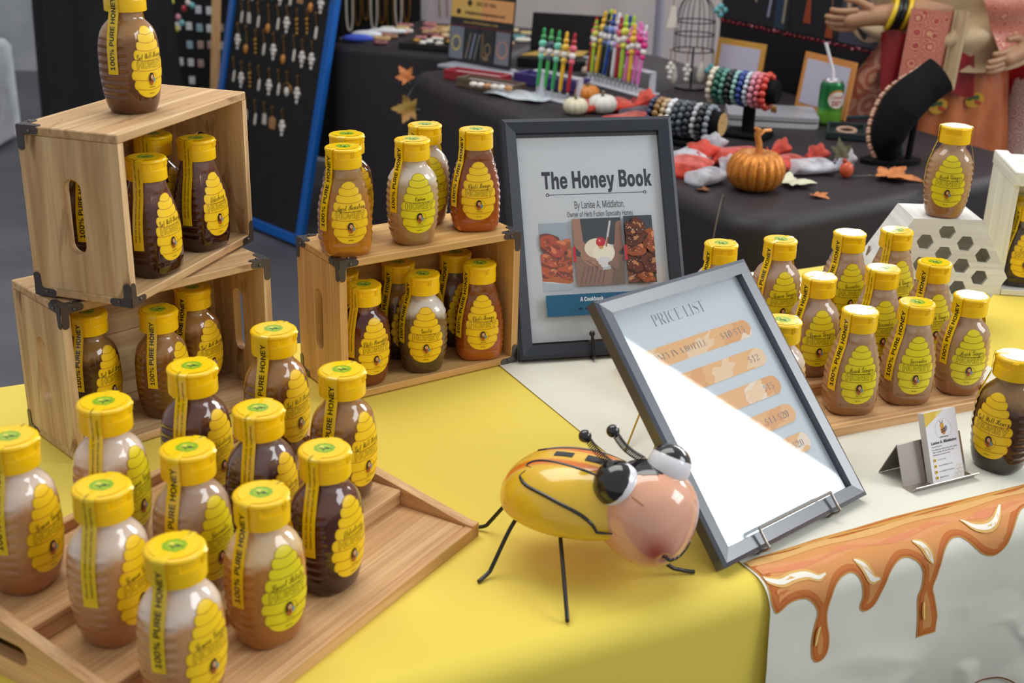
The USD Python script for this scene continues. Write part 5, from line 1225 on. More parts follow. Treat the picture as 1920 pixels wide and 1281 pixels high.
# ---- boxes and packets along the front of the stall table
def boxobj(name, label, loc, rz, w, d, h, m, inner=None, cat='box'):
    t = thing(name, label, cat, tuple(loc), rz)
    emit('base', *rbox(w, d, h * 0.5, (0, 0, h * 0.25), 0.002), m, t)
    for sx in (-1, 1): emit('wall', *rbox(0.007, d, h * 0.5, (sx * (w / 2 - 0.0035), 0, h * 0.75), 0.001), m, t)
    for sy in (-1, 1): emit('wall', *rbox(w - 0.014, 0.007, h * 0.5, (0, sy * (d / 2 - 0.0035), h * 0.75), 0.001), m, t)
    if inner is not None: emit('lining', *rbox(w - 0.016, d - 0.016, 0.004, (0, 0, h * 0.5 + 0.003), 0.001), inner, t)
    return t
M_lining = plain('pale_lining', S(206, 200, 206), 0.7)
def mid(a, b): return (np.array(a) + np.array(b)) / 2
boxobj('grey_box', 'flat grey box lying under the foot of the table sign', at(900, 136, 0.001) + [0, 0.03, 0], -0.62, 0.30, 0.09, 0.010, plain('grey_card', S(168, 172, 182), 0.6))
boxobj('red_box', 'shallow red box in front of the table sign', at(895, 152, 0.001), -0.55, 0.215, 0.075, 0.030, plain('red_card', S(150, 30, 42), 0.5), M_lining)
boxobj('brown_box', 'shallow brown box with white beads in front of the red box', at(920, 168, 0.001), -0.62, 0.22, 0.070, 0.030, plain('brown_card', S(92, 74, 56), 0.5), M_lining)
for k in range(6):
    p = at(888 + 13 * k, 158 + 1.5 * k, 0.028)
    e = emit('shell_bead', *ball(p, 0.011, 1, (1.2, .9, .8)), [M_bone, M_pearl, M_tanwood][k % 3]); tag(e, ['left bone', 'left pearl', 'left tan', 'right bone', 'right pearl', 'right tan'][k] + ' bead lying in the shallow brown box', 'bead', ['bone', 'pearl', 'tan'][k % 3] + ' beads in the brown box')
boxobj('purple_box', 'dark purple box behind the front pen stand', at(1022, 168, 0.001) + [0.02, 0.05, 0], -0.62, 0.24, 0.08, 0.036, plain('purple_card', S(54, 42, 108), 0.5), M_lining)
t = thing('silver_pouch', 'flat silver pouch with a printed pattern at the table edge', 'pouch', tuple(at(972, 181, 0.004)), -0.72)
n1, n2 = 24, 14; vv = []
for i in range(n1):
    for j in range(n2):
        x, y = i / (n1 - 1) - .5, j / (n2 - 1) - .5; vv.append((x * 0.21, y * 0.09, 0.010 * (1 - (2 * x) ** 4) * (1 - (2 * y) ** 4) + 0.006 * math.sin(9 * x + 5 * y) * 0.5 + 0.004))
vv = np.array(vv); ii, jj = np.meshgrid(np.arange(n1 - 1), np.arange(n2 - 1), indexing='ij'); a = (ii * n2 + jj).ravel()
emit('foil', np.vstack([vv, vv * [1, 1, 0]]), np.vstack([np.column_stack([a, a + n2, a + n2 + 1]), np.column_stack([a, a + n2 + 1, a + 1])]), mottled('silver_foil', S(196, 206, 220), S(232, 238, 244), 30, 0.25, 0.0, metallic=0.35), t, True)
# ---- pen stands
M_acr = plain('clear_acrylic', S(226, 230, 238), 0.1, alpha=0.75)
def pen_stand(label, a, b, n):
    L = float(np.linalg.norm(b - a)); t = thing('pen_stand', label, 'pen stand', tuple(mid(a, b)), math.atan2(b[1] - a[1], b[0] - a[0]))
    emit('base', *rbox(L + 0.03, 0.085, 0.006, (0, 0.02, 0.003), 0.002), M_acr, t)
    emit('shelf', *rbox(L + 0.03, 0.03, 0.004, (0, 0.025, 0.072), 0.001), M_acr, t)
    for sx in (-1, 1): emit('upright', *rbox(0.010, 0.02, 0.066, (sx * (L / 2 + 0.008), 0.035, 0.039), 0.001), M_acr, t)
    return t
PEN = {}
def pen(label, base, rz, c1, c2, key, group, lean=0.12, s=1.0):
    if key in PEN: return dup(PEN[key], label, tuple(base), rz, group, s)
    t = thing('beaded_pen', label, 'pen', tuple(base), rz, group, s); Rp = rot([1, 0, 0], -lean)
    f_ = lambda vf: (vf[0] @ Rp.T, vf[1])
    emit('tip', *f_(lathe([(0.0008, 0.0), (0.0035, 0.014), (0.0035, 0.022)], 10)), M_silver, t, True)
    emit('barrel', *f_(lathe([(0.0044, 0.022), (0.0052, 0.03), (0.0052, 0.088), (0.0042, 0.094)], 10)), plain('pen_' + key[0], c1, 0.25), t, True)
    for k, (z, r, c) in enumerate([(0.101, 0.0085, c2), (0.117, 0.0095, S(232, 228, 226)), (0.135, 0.0105, c2), (0.152, 0.0075, c1)]):
        emit('bead', *f_(ball((0, 0, z), r, 2)), plain(f'pen_bead_{key[0]}_{k}', c, 0.25, coat_weight=0.4), t, True)
    emit('cap', *f_(lathe([(0.003, 0.156), (0.0045, 0.160), (0.0045, 0.172), (0.002, 0.176)], 10)), plain('pen_' + key[0], c1, 0.25), t, True)
    PEN[key] = t; return t
COL = {'green': (S(52, 160, 90), S(120, 214, 190)), 'leaf': (S(70, 170, 84), S(70, 80, 96)), 'yellow': (S(236, 186, 40), S(240, 196, 60)), 'red': (S(168, 26, 40), S(214, 92, 110)), 'lime': (S(170, 206, 50), S(216, 222, 80)), 'blue': (S(28, 70, 160), S(120, 150, 214)), 'black': (S(26, 26, 30), S(70, 100, 130)), 'pink': (S(226, 120, 190), S(214, 24, 130)), 'white': (S(228, 226, 230), S(190, 170, 220))}
fa, fb_ = at(1006, 180, 0.002), at(1062, 193, 0.002)
pen_stand('white pen stand holding five beaded pens in front', at(1000, 178, 0.001), at(1066, 194, 0.001), 5)
prz = math.atan2(fb_[1] - fa[1], fb_[0] - fa[0])
for k, c in enumerate(['green', 'leaf', 'green', 'yellow', 'red']):
    p = fa + (fb_ - fa) * k / 4; pl = ['leftmost', 'second', 'third', 'fourth', 'rightmost'][k]
    pen(f'{c if c != "leaf" else "dark green"} beaded pen, {pl} of the five in the front stand', p + [0, 0, 0.006], prz, *COL[c], (c,), 'pens in the front stand', s=1.12)
fa, fb_ = at(1100, 152, 0.002), at(1196, 178, 0.002)
pen_stand('larger pen stand crowded with colourful beaded pens', at(1092, 150, 0.001), at(1202, 180, 0.001), 12)
prz = math.atan2(fb_[1] - fa[1], fb_[0] - fa[0]); nrm = np.array([-math.sin(prz), math.cos(prz), 0])
seq = ['red', 'lime', 'yellow', 'black', 'blue', 'black', 'white', 'red', 'lime', 'pink', 'yellow', 'pink', 'pink']
for row in range(2):
    for k, c in enumerate(seq if row == 0 else ['white', 'lime', 'yellow', 'blue', 'white', 'blue', 'lime', 'white', 'pink', 'white']):
        p = fa + (fb_ - fa) * (k + 0.4 * row) / 12.5 + nrm * (0.042 * row)
        pen(f'{c} beaded pen, {nth(k)} in the {"front" if row == 0 else "back"} row of the crowded stand', p + [0, 0, 0.006], prz + 1.1 * (rng.random() - 0.5), *COL[c], (c,), f'{c} pens in the {"front" if row == 0 else "back"} row of the crowded stand', s=1.06 + 0.22 * rng.random())

# ---- pumpkins, leaves, organza bags
def pumpkin(label, loc, R, H, lobes, m, ms, stem, seed=0, bump=0.0, name='pumpkin'):
    t = thing(name, label, 'pumpkin', tuple(loc), 0.4 + seed); nu_, nv2 = lobes * 8, 26
    a = np.arange(nu_) / nu_ * 2 * PI; ph_ = np.linspace(-PI / 2, PI / 2, nv2); rows = []
    for p in ph_:
        c, s = math.cos(p), math.sin(p)
        rib = 1 - 0.13 * (1 - np.abs(np.sin(a * lobes / 2))) ** 2.2 * c ** 0.5
        r = R * (c ** 0.8) * rib; z = H / 2 * s * (1 - 0.28 * math.exp(-((c) / 0.34) ** 2) * (1 if s > 0 else 0.6)) + H / 2
        rows.append(np.column_stack([r * np.cos(a), r * np.sin(a), np.full(nu_, z)]))
    v = np.vstack(rows); v[:, 2] -= v[:, 2].min()
    if bump: v *= 1 + bump * (meshkit.noise(v * 260)[:, None] - 0.5)
    emit('body', v, grid_faces(nv2, nu_), m, t, True)
    top = v[:, 2].max() - H * 0.12
    emit('stem', *tube(spline([(0, 0, top), (0.002, 0, top + stem * 0.4), (-0.004, 0.002, top + stem * 0.8), (0.002, 0, top + stem)], 5), np.linspace(1, 0.75, 16) * R * 0.13 * np.r_[1.5, np.ones(15)], 8), ms, t, True)
    if name == 'glitter_pumpkin':
        emit('stem_fork', *tube([(0, 0, top + stem * 0.8), (-0.012, 0, top + stem * 1.06)], 0.004, 7), ms, t); emit('stem_fork', *tube([(0, 0, top + stem * 0.78), (0.014, 0.002, top + stem * 0.92), (0.03, 0.002, top + stem * 0.92)], 0.0042, 7), ms, t)
    return t
M_glit = mottled('copper_glitter', S(186, 104, 32), S(226, 152, 66), 260, 0.32, 0.5, metallic=0.45)
pumpkin('big glittering copper orange pumpkin at the near corner of the stall', bt(0.205, 0.185, 0.001), 0.066, 0.098, 18, M_glit, plain('copper_stem', S(196, 128, 62), 0.4, metallic=0.3), 0.062, 0, 0.03, 'glitter_pumpkin')
M_wp = plain('cream_pumpkin_skin', S(222, 214, 188), 0.5); M_st = plain('dry_stem', S(120, 104, 84), 0.7)
pumpkin('small cream pumpkin behind the poster frame, left of the pair', at(1079, 216, 0.001) + [0, 0.02, 0], 0.036, 0.050, 10, M_wp, M_st, 0.016, 1)
pumpkin('small white pumpkin behind the poster frame, right of the pair', at(1130, 214, 0.001) + [0, 0.025, 0], 0.042, 0.056, 8, plain('white_pumpkin_skin', S(224, 222, 214), 0.5), M_st, 0.018, 2)
pumpkin('small golden pumpkin behind the two pale pumpkins', at(1095, 196, 0.001) + [0.01, 0.05, 0], 0.038, 0.055, 10, plain('golden_pumpkin_skin', S(206, 128, 44), 0.4), M_st, 0.014, 3)
def leaf_shape():
    pts = []
    for k in range(5):
        a = math.radians(-90 + 180 + (k - 2) * 58); L = [0.62, 0.86, 1.0, 0.86, 0.62][k]
        for da, rr in ((-26, 0.56), (-17, 0.74), (-13, 0.68), (-6, 0.88), (0, 1.0), (6, 0.88), (13, 0.68), (17, 0.74), (26, 0.56)):
            pts.append((L * rr * math.cos(a + math.radians(da)), L * rr * math.sin(a + math.radians(da))))
    return Polygon(pts + [(0.05, -0.25), (-0.05, -0.25)]).buffer(0)
LEAF = leaf_shape()
def leaf_obj(name, label, loc, size, R, m, curl=0.15, cat='leaf', sub=0.012):
    v, f = tri2(LEAF); v, f = refine(v, f, 0.2)
    z = curl * (np.abs(v[:, 0]) ** 1.5) - curl * 0.6 * v[:, 1] ** 2 + 0.03 * np.sin(v[:, 0] * 9 + v[:, 1] * 4)
    w = np.column_stack([v, z]) * size; w = np.vstack([w, w - [0, 0, 0.0008]])
    f = np.vstack([f, f[:, ::-1] + len(v)])
    w = w @ np.asarray(R).T
    if loc[2] < T + 0.05 and name != 'garland_leaf': w[:, 2] -= w[:, 2].min()
    t = thing(name, label, cat, tuple(loc)); emit('blade', w, f, m, t, True)
    s = np.array([(0, -0.25 * size, 0), (0.02 * size, -0.5 * size, 0.03 * size)]) @ np.asarray(R).T
    if loc[2] < T + 0.05 and name != 'garland_leaf': s[:, 2] = np.abs(s[:, 2]) + 0.002
    emit('stalk', *tube(s, 0.0012, 6), M_st, t)
    return t
M_ol = mottled('rust_leaf', S(168, 92, 44), S(212, 136, 78), 60, 0.6); M_cl = mottled('pale_glitter_leaf', S(206, 206, 176), S(230, 228, 202), 160, 0.5, 0.4)
leaf_obj('maple_leaf', 'large rust orange maple leaf lying under the necklace bust', bt(0.56, 0.115, 0.001), 0.085, rot([0, 0, 1], -1.9), M_ol)
leaf_obj('maple_leaf', 'rust orange leaf drooping over the edge beside the big maple leaf', bt(0.64, 0.02, 0.001), 0.06, rot([0, 0, 1], -2.6) @ rot([1, 0, 0], -0.25), M_ol)
leaf_obj('maple_leaf', 'pale cream glitter leaf beside the copper pumpkin', bt(0.30, 0.17, 0.001), 0.075, rot([0, 0, 1], -1.2), M_cl)
leaf_obj('maple_leaf', 'small brown leaf at the table edge right of the pumpkin', bt(0.285, 0.07, 0.001), 0.032, rot([0, 0, 1], -2.3), M_ol)
leaf_obj('maple_leaf', 'small brown leaf tucked under the left of the copper pumpkin', bt(0.09, 0.22, 0.001), 0.026, rot([0, 0, 1], 1.0), mottled('brown_leaf', S(110, 62, 40), S(150, 88, 58), 60, 0.6))
leaf_obj('maple_leaf', 'dark olive green leaf standing behind the orange rose hip', bt(0.50, 0.21, 0.035), 0.04, rot([0, 0, 1], 0.3) @ rot([1, 0, 0], 1.2), mottled('olive_leaf', S(62, 60, 30), S(90, 84, 44), 40, 0.6))
t = thing('rose_hip', 'orange red rose hip on a dark stalk', 'rose hip', tuple(bt(0.475, 0.165, 0.001)))
emit('fruit', *ball((0, 0, 0.019), 0.019, 2, (0.85, 0.85, 1.05)), plain('hip_skin', S(206, 88, 56), 0.35), t, True); emit('crown', *ball((-0.006, 0, 0.040), 0.006, 1), plain('hip_crown', S(170, 70, 48), 0.5), t, True)
emit('stalk', *tube(spline([(0.008, 0, 0.006), (0.02, 0.0, 0.004), (0.06, 0.01, 0.004)], 5), 0.0015, 6), M_black_metal, t)
# leaf garland hanging at the far corner, berries on a wire at the near corner
M_gl = [mottled('garland_rust', S(176, 92, 44), S(214, 136, 74), 30, 0.6), mottled('garland_olive', S(140, 128, 50), S(178, 120, 60), 12, 0.6), mottled('garland_red', S(130, 48, 32), S(160, 70, 44), 30, 0.6)]
for k, (u, v_, sz, c, lab) in enumerate([(762, 146, 0.045, 0, 'rust leaf of the garland hanging at the far table corner'), (770, 205, 0.062, 1, 'yellow and orange maple leaf hanging under the rust leaf'), (786, 248, 0.04, 2, 'dark red leaf lowest on the hanging garland')]):
    d = _fw + (u - 960) / FPX * CR - (v_ - 640.5) / FPX * CU; p = np.array([0, 0, CAMZ]) + d * (4.02 - 0.1 * k) / d[1]
    leaf_obj('garland_leaf', lab, p, sz, rot([0, 0, 1], 0.3) @ rot([1, 0, 0], 1.35) @ rot([0, 0, 1], 0.5 + k), M_gl[c], 0.3)
g0 = at(790, 148, 0.0); t = thing('garland_wire', 'thin dark wire of the hanging leaf garland', 'wire', (0, 0, 0))
emit('wire', *tube(spline([g0 + [0.02, 0.02, 0.004], g0 + [-0.03, -0.05, -0.03], g0 + [-0.06, -0.10, -0.12], g0 + [-0.05, -0.12, -0.22]], 6), 0.0016, 6), M_black_metal, t)
t = thing('berry_sprig', 'wire sprig with dried berries hanging over the near corner of the stall', 'sprig', (0, 0, 0))
k0 = bt(0.10, 0.17, 0.004); k1 = bt(-0.045, 0.03, -0.035); k2 = bt(-0.055, 0.02, -0.085)
emit('wire', *tube(spline([k0, bt(0.0, 0.07, 0.008), k1, k2], 8), 0.0014, 6), plain('brown_wire', S(90, 76, 64), 0.6), t)
emit('twig', *tube(spline([k2 + [0.02, 0, 0.02], k2, k2 + [-0.012, 0, -0.03]], 4), 0.005, 7), M_st, t)
for k, (dx, dz, c) in enumerate([(0.02, -0.035, 0), (0.028, -0.045, 0), (0.02, -0.055, 1), (0.012, -0.062, 1), (0.004, -0.066, 1), (0.03, -0.030, 0)]):
    emit('berry', *ball(k2 + [dx, -0.005, dz], 0.0085, 2), (plain('berry_rose', S(186, 116, 96), 0.5), plain('berry_ochre', S(184, 148, 60), 0.5))[c], t, True)
emit('dry_flower', *ball(k2 + [-0.025, 0, -0.055], 0.014, 2, (0.8, 0.8, 1.5)), plain('dry_flower', S(176, 128, 104), 0.7), t, True)
def sheer(name, c): return mat(name, {'t': ('transparent_bsdf', {'color': tuple(np.clip(np.array(c) * 1.2 + 0.1, 0, 1))}), 'p': ('principled_bsdf', {'base_color': c, 'roughness': 0.55, 'sheen_weight': 0.5}), 'n': ('noise_texture', {'scale': 40.0}), 'r': ('rgb_ramp', {'ramp': [(0.3, (0.40,) * 3), (0.7, (0.88,) * 3)]}), 'x': ('mix_closure', {})}, [('n.fac', 'r.fac'), ('r.color', 'x.fac'), ('t.BSDF', 'x.closure1'), ('p.BSDF', 'x.closure2')], surface='x.closure')
M_org, M_wht = sheer('orange_organza', S(226, 72, 48)), sheer('white_organza', S(214, 216, 224))
def bag(label, loc, rz, L, W, m, beads, bc):
    t = thing('organza_bag', label, 'gift bag', tuple(loc), rz)
    n1, n2 = 30, 20; a = np.arange(n2) / n2 * 2 * PI; rows = []
    for i in range(n1):
        s = i / (n1 - 1)
        w = W * (0.5 if s < 0.62 else 0.5 - 0.42 * smooth01((s - 0.62) / 0.16) + 0.30 * smooth01((s - 0.80) / 0.2)) * (0.75 + 0.25 * min(1, s / 0.08))
        h = 0.016 * (1 if s < 0.62 else 1 - 0.55 * smooth01((s - 0.62) / 0.16) + 0.9 * smooth01((s - 0.8) / 0.2)) * min(1, 0.3 + s / 0.1)
        lift_ = 0.010 * smooth01((s - 0.7) / 0.3) + h
        wob_ = 1 + (0.22 * np.sin(a * 5 + s * 6) if s > 0.78 else 0.06 * np.sin(a * 3 + s * 9))
        rows.append(np.column_stack([np.full(n2, (s - 0.5) * L), w * np.cos(a) * wob_, h * np.sin(a) * wob_ + lift_]))
    emit('pouch', np.vstack(rows), grid_faces(n1, n2, True, False)[:, ::-1], m, t, True)
    emit('ribbon', *tube(spline([(L * .27, -W * .10, .02), (L * .27, 0, .032), (L * .27, W * .10, .02), (L * .15, W * .28, .014), (L * .02, W * .32, .012)], 5), 0.0017, 6), m, t)
    mb = MB()
    for k in range(beads): mb.add(*ball((-L * (0.05 + 0.36 * rng.random()), W * 0.5 * (rng.random() - .5), 0.012 + 0.006 * rng.random()), 0.007, 1))
    if beads: mb.build('bead_bracelet', plain('bag_bead_' + bc, {'red': S(150, 60, 50), 'grey': S(90, 92, 104), 'white': S(214, 210, 206)}[bc], 0.3), t, True)
    return t
bag('orange organza bag left of the copper pumpkin, beside the poster frame', bt(0.19, 0.39, 0.001), KR + 0.55, 0.19, 0.10, M_org, 14, 'red')
bag('white organza bag under the left orange bag', bt(0.27, 0.46, 0.001), KR + 0.35, 0.17, 0.09, M_wht, 8, 'white')
bag('grey white organza bag with dark beads left of the pumpkin', bt(0.16, 0.28, 0.001), KR + 0.2, 0.13, 0.07, M_wht, 14, 'grey')
bag('orange organza bag lying behind the copper pumpkin', bt(0.375, 0.40, 0.001), KR - 0.35, 0.20, 0.10, M_org, 8, 'red')
bag('orange organza bag right of the copper pumpkin', bt(0.42, 0.29, 0.001), KR - 0.1, 0.17, 0.09, M_org, 8, 'red')
bag('white organza bag with a ribbon right of the orange bags', bt(0.455, 0.235, 0.001), KR - 0.3, 0.16, 0.085, M_wht, 8, 'white')
bag('orange organza bag behind the pale pumpkins, in front of the pen stand', bt(0.47, 1.06, 0.001), KR - 0.15, 0.22, 0.11, M_org, 10, 'white')
bag('orange organza bag behind the top right corner of the poster frame', bt(0.40, 0.86, 0.001), KR + 0.15, 0.20, 0.12, M_org, 12, 'red')
bag('dark beaded organza bag between the two orange bags behind the poster frame', bt(0.47, 0.93, 0.001), KR + 0.1, 0.14, 0.07, sheer('violet_organza', S(90, 70, 90)), 14, 'grey')

# ---- bracelet rolls on T stands
M_velvet = plain('black_velvet', S(9, 9, 11), 0.8, specular_ior_level=0.2)
def bracelet_roll(label, loc, rz, L, h, cols, endm, gname, post=0.0):
    t = thing('bracelet_stand', label, 'bracelet stand', tuple(loc), rz)
    emit('foot', *rbox(0.12, 0.09, 0.014, (post, 0, 0.007), 0.004), M_velvet, t)
    emit('post', *rbox(0.03, 0.022, h - 0.03, (post, 0, (h - 0.03) / 2 + 0.012), 0.003), M_velvet, t)
    v, f = lathe([(0.001, -L / 2), (0.030, -L / 2), (0.031, -L / 2 + 0.004), (0.031, L / 2 - 0.004), (0.030, L / 2), (0.001, L / 2)], 28)
    Rx = rot([0, 1, 0], PI / 2)
    emit('roll', v @ Rx.T + [0, 0, h], f, M_velvet, t, 40)
    v, f = lathe([(0.0, L / 2), (0.029, L / 2 + 0.0012), (0.029, L / 2 + 0.0002), (0.0, L / 2 - 0.001)][::-1], 28); emit('end_disc', v @ Rx.T + [0, 0, h], f, endm, t)
    c_, s_ = math.cos(rz), math.sin(rz)
    for k, (nm, c, r) in enumerate(cols):
        x = -L / 2 + L * (k + 0.5) / (len(cols) + 1.2)
        key = (nm, r)
        p = (loc[0] + c_ * x, loc[1] + s_ * x, loc[2] + h)
        lab = f'{nm} bead bracelet, number {k + 1} from the far end of the {gname} roll'
        lab = f'{nm} bead bracelet on the {gname} bracelet roll'
        b = thing('bracelet', lab, 'bracelet', p, rz, f'{nm} bracelets on the {gname} roll')
        mb = MB(); nb = int(2 * PI * (0.0335 + r) / (r * 1.95))
        for q in range(nb):
            a = 2 * PI * q / nb + 0.3 * k; mb.add(*ball((0.0015 * math.sin(3 * a), (0.0325 + r) * math.cos(a), (0.0325 + r) * math.sin(a) - 0.0006), r, 1))
        mb.build('beads', plain('bracelet_' + nm.replace(' ', '_'), c, 0.25, coat_weight=0.5), b, True)
M_leop = mat('leopard_print', {'t': ('texture_coordinate', {}), 'v': ('voronoi_texture', {'feature': 'distance_to_edge', 'scale': 95.0}), 'r': ('rgb_ramp', {'ramp': [(0.0, S(206, 168, 110)), (0.34, S(206, 168, 110)), (0.40, S(34, 24, 18)), (1, S(34, 24, 18))]}), 'p': ('principled_bsdf', {'roughness': 0.5})}, [('t.object', 'v.vector'), ('v.distance', 'r.fac'), ('r.color', 'p.base_color')])
bracelet_roll('low bracelet stand with a leopard print end, behind the poster frame', bt(0.365, 0.62, 0.001), math.radians(-32), 0.20, 0.062, [('dark blue', S(40, 50, 84), .008), ('amber brown', S(150, 112, 60), .009), ('sand', S(196, 170, 130), .008), ('white', S(226, 226, 226), .009), ('slate', S(62, 70, 80), .009), ('steel grey', S(84, 94, 104), .009), ('charcoal', S(44, 48, 56), .009), ('silver', S(186, 190, 196), .008), ('black', S(28, 30, 34), .009), ('grey blue', S(130, 140, 150), .008)], M_leop, 'low', -0.02)
bracelet_roll('taller bracelet stand with colourful bracelets and a black end', bt(0.565, 0.63, 0.001), math.radians(-30), 0.185, 0.125, [('cream', S(222, 212, 190), .009), ('deep green', S(34, 96, 84), .009), ('sea green', S(90, 150, 136), .008), ('black', S(26, 30, 36), .008), ('mint', S(150, 196, 188), .007), ('royal blue', S(40, 70, 150), .008), ('sky white', S(200, 214, 226), .007), ('pink', S(218, 150, 170), .0085), ('rose', S(224, 120, 130), .008), ('coral red', S(206, 62, 48), .0095)], M_velvet, 'tall', 0.02)
for k, (dx, dz) in enumerate([(0.05, -0.047), (0.035, -0.045)]):
    p = bt(0.565, 0.63, 0.125) + np.array([0.06 * math.cos(-0.52) + dx * 0.5, 0.06 * math.sin(-0.52) - 0.02, dz + 0.004])
    e = emit('gold_charm', *ball(p, 0.006, 1, (0.7, 0.5, 1.8)), M_gold); tag(e, ['right', 'left'][k] + ' gold charm hanging under the coral bracelet', 'charm', 'gold charms under the coral bracelet')
# ---- closed laptop, soda can with straw, black tray, necklace bust
t = thing('laptop', 'closed silver grey laptop lying on the stall table', 'laptop', tuple(bt(0.775, 0.735, 0.001)), math.radians(-6))
g = rrect(-0.125, -0.09, 0.125, 0.09, 0.015)
M_lap = plain('silver_lid', S(176, 176, 182), 0.35, metallic=0.3)
emit('base', *extr(g, 0.014), plain('silver_base', S(190, 188, 190), 0.4), t, 30)
emit('keyboard_gap', *extr(g.buffer(-0.003), 0.004, 0.014), M_black_metal, t, 30)
emit('lid', *extr(g, 0.012, 0.018), M_lap, t, 30)
emit('logo', *extr(ell(0.01, -0.01, 0.02, 0.009), 0.0003, 0.030), plain('lid_logo', S(160, 156, 160), 0.3), t)
t = thing('soda_can', 'green ginger ale can with a white straw', 'soda can', tuple(bt(0.895, 0.63, 0.001)), -1.25)
CRAD, CHT = 0.0335, 0.124
M_can = mat('green_can', {'t': ('texture_coordinate', {}), 's': ('separate_xyz', {}), 'mr': ('map_range', {'from_max': CHT}), 'r': ('rgb_ramp', {'ramp': [(0, S(96, 158, 50)), (0.3, S(110, 172, 56)), (0.42, S(40, 128, 62)), (0.9, S(28, 112, 62)), (0.95, S(36, 120, 66))]}), 'p': ('principled_bsdf', {'roughness': 0.25, 'metallic': 0.35})}, [('t.object', 's.vector'), ('s.z', 'mr.value'), ('mr.result', 'r.fac'), ('r.color', 'p.base_color')])
emit('body', *lathe([(0.024, 0.0), (0.027, 0.003), (CRAD, 0.012), (CRAD, 0.110), (0.028, 0.120)], 40), M_can, t, 50)
emit('top_rim', *lathe([(0.028, 0.120), (0.0285, 0.123), (0.0275, 0.1245), (0.026, 0.1235), (0.025, 0.121), (0.001, 0.121)], 40, False, True), M_silver, t, 40)
it = [(ell(0, 0.076, 0.027, 0.026), S(196, 128, 60)), (ell(0, 0.074, 0.026, 0.0225), S(214, 206, 196)), (put(text('Canada', 0.0125, 'italic', 0.040), 0, 0.077), S(176, 44, 36)), (put(text('DRY', 0.0145, 'bold', 0.030), 0, 0.058), S(176, 44, 36))]
cyl = lambda v: np.column_stack([(CRAD + v[:, 2]) * np.cos(v[:, 0] / CRAD), (CRAD + v[:, 2]) * np.sin(v[:, 0] / CRAD), v[:, 1]])
stick(it, 0.0002, 0.0003, 0.006, cyl).build('can_badge', M_print, t, False, 'red lettering on a white shield')
emit('straw', *tube([(0.006, 0.002, 0.100), (0.000, -0.004, 0.150), (-0.012, -0.030, 0.225)], 0.0045, 10), plain('straw_white', S(230, 228, 232), 0.3), t)
t = trayobj('black velvet tray holding a bead bracelet in front of the can', tuple(bt(0.835, 0.505, 0.001)), KR + 0.75, 0.15, 0.105, 0.020, plain('dark_teal_velvet', S(20, 34, 38), 0.7))
t = thing('bead_bracelet', 'bronze and white bead bracelet lying in the black velvet tray', 'bracelet', tuple(bt(0.835, 0.505, 0.008)), KR + 0.75)
ring_beads(20, 0.036, 0.0058, 0.65).build('beads', plain('bronze_bead', S(176, 140, 116), 0.25, coat_weight=0.5), t, True)
t = thing('necklace_bust', 'black velvet necklace bust leaning back, curved like a neck', 'necklace bust', tuple(bt(0.695, 0.225, 0.001)), math.radians(8))
emit('foot', *extr(ell(0.0, 0.0, 0.078, 0.040), 0.010), M_velvet, t, 30)
bp = [(-0.030, 0.006), (-0.046, 0.05), (-0.040, 0.10), (-0.018, 0.150), (0.016, 0.190), (0.055, 0.222), (0.078, 0.240)]
bpz = spline([(x, 0, z) for x, z in bp], 8); W0 = np.interp(np.linspace(0, 1, len(bpz)), [0, .25, .5, .75, 1], [0.034, 0.062, 0.070, 0.054, 0.046])
n2 = 28; a = np.arange(n2) / n2 * 2 * PI; rows = []
dd = np.gradient(bpz, axis=0); dd /= np.linalg.norm(dd, axis=1, keepdims=True)
TH = np.interp(np.linspace(0, 1, len(bpz)), [0, .3, .6, .8, 1], [0.030, 0.040, 0.048, 0.046, 0.048])
for p, d, w, th_ in zip(bpz, dd, W0, TH):
    nr_ = np.array([d[2], 0, -d[0]]); rows.append(p + nr_ * 0.030 + np.outer(np.cos(a) * th_, nr_) + np.outer(np.sin(a) * w, [0, 1, 0]))
emit('bust', np.vstack(rows), grid_faces(len(bpz), n2)[:, ::-1], M_velvet, t, True)
emit('brace', *tube([(0.045, 0, 0.012), (0.05, 0, 0.12)], 0.008, 8), M_velvet, t)
bx0 = bt(0.695, 0.225, 0.001); c8, s8 = math.cos(math.radians(8)), math.sin(math.radians(8))
t = thing('bead_necklace', 'copper pink bead necklace draped on the black bust', 'necklace', tuple(bx0), math.radians(8))
q = []
for k in range(30):
    s = k / 29; i = int(s * (len(bpz) - 1) * 0.88 + 1); p, d, w, th_ = bpz[i], dd[i], W0[i], TH[i]; nr_ = np.array([d[2], 0, -d[0]])
    aa = PI + 0.55 * smooth01(1 - s) * 0 - (0.35 + 0.65 * s)
    q.append(p + nr_ * 0.030 + nr_ * math.cos(aa) * (th_ + 0.004) + np.array([0, math.sin(aa) * (w + 0.004) * 1.0, 0]))
q = np.array(q); mb = MB()
for k, p in enumerate(q): mb.add(*ball(p, 0.0072 if k < 20 else 0.0058, 1))
mb.build('beads', plain('copper_pearl', S(206, 160, 134), 0.22, coat_weight=0.6), t, True)

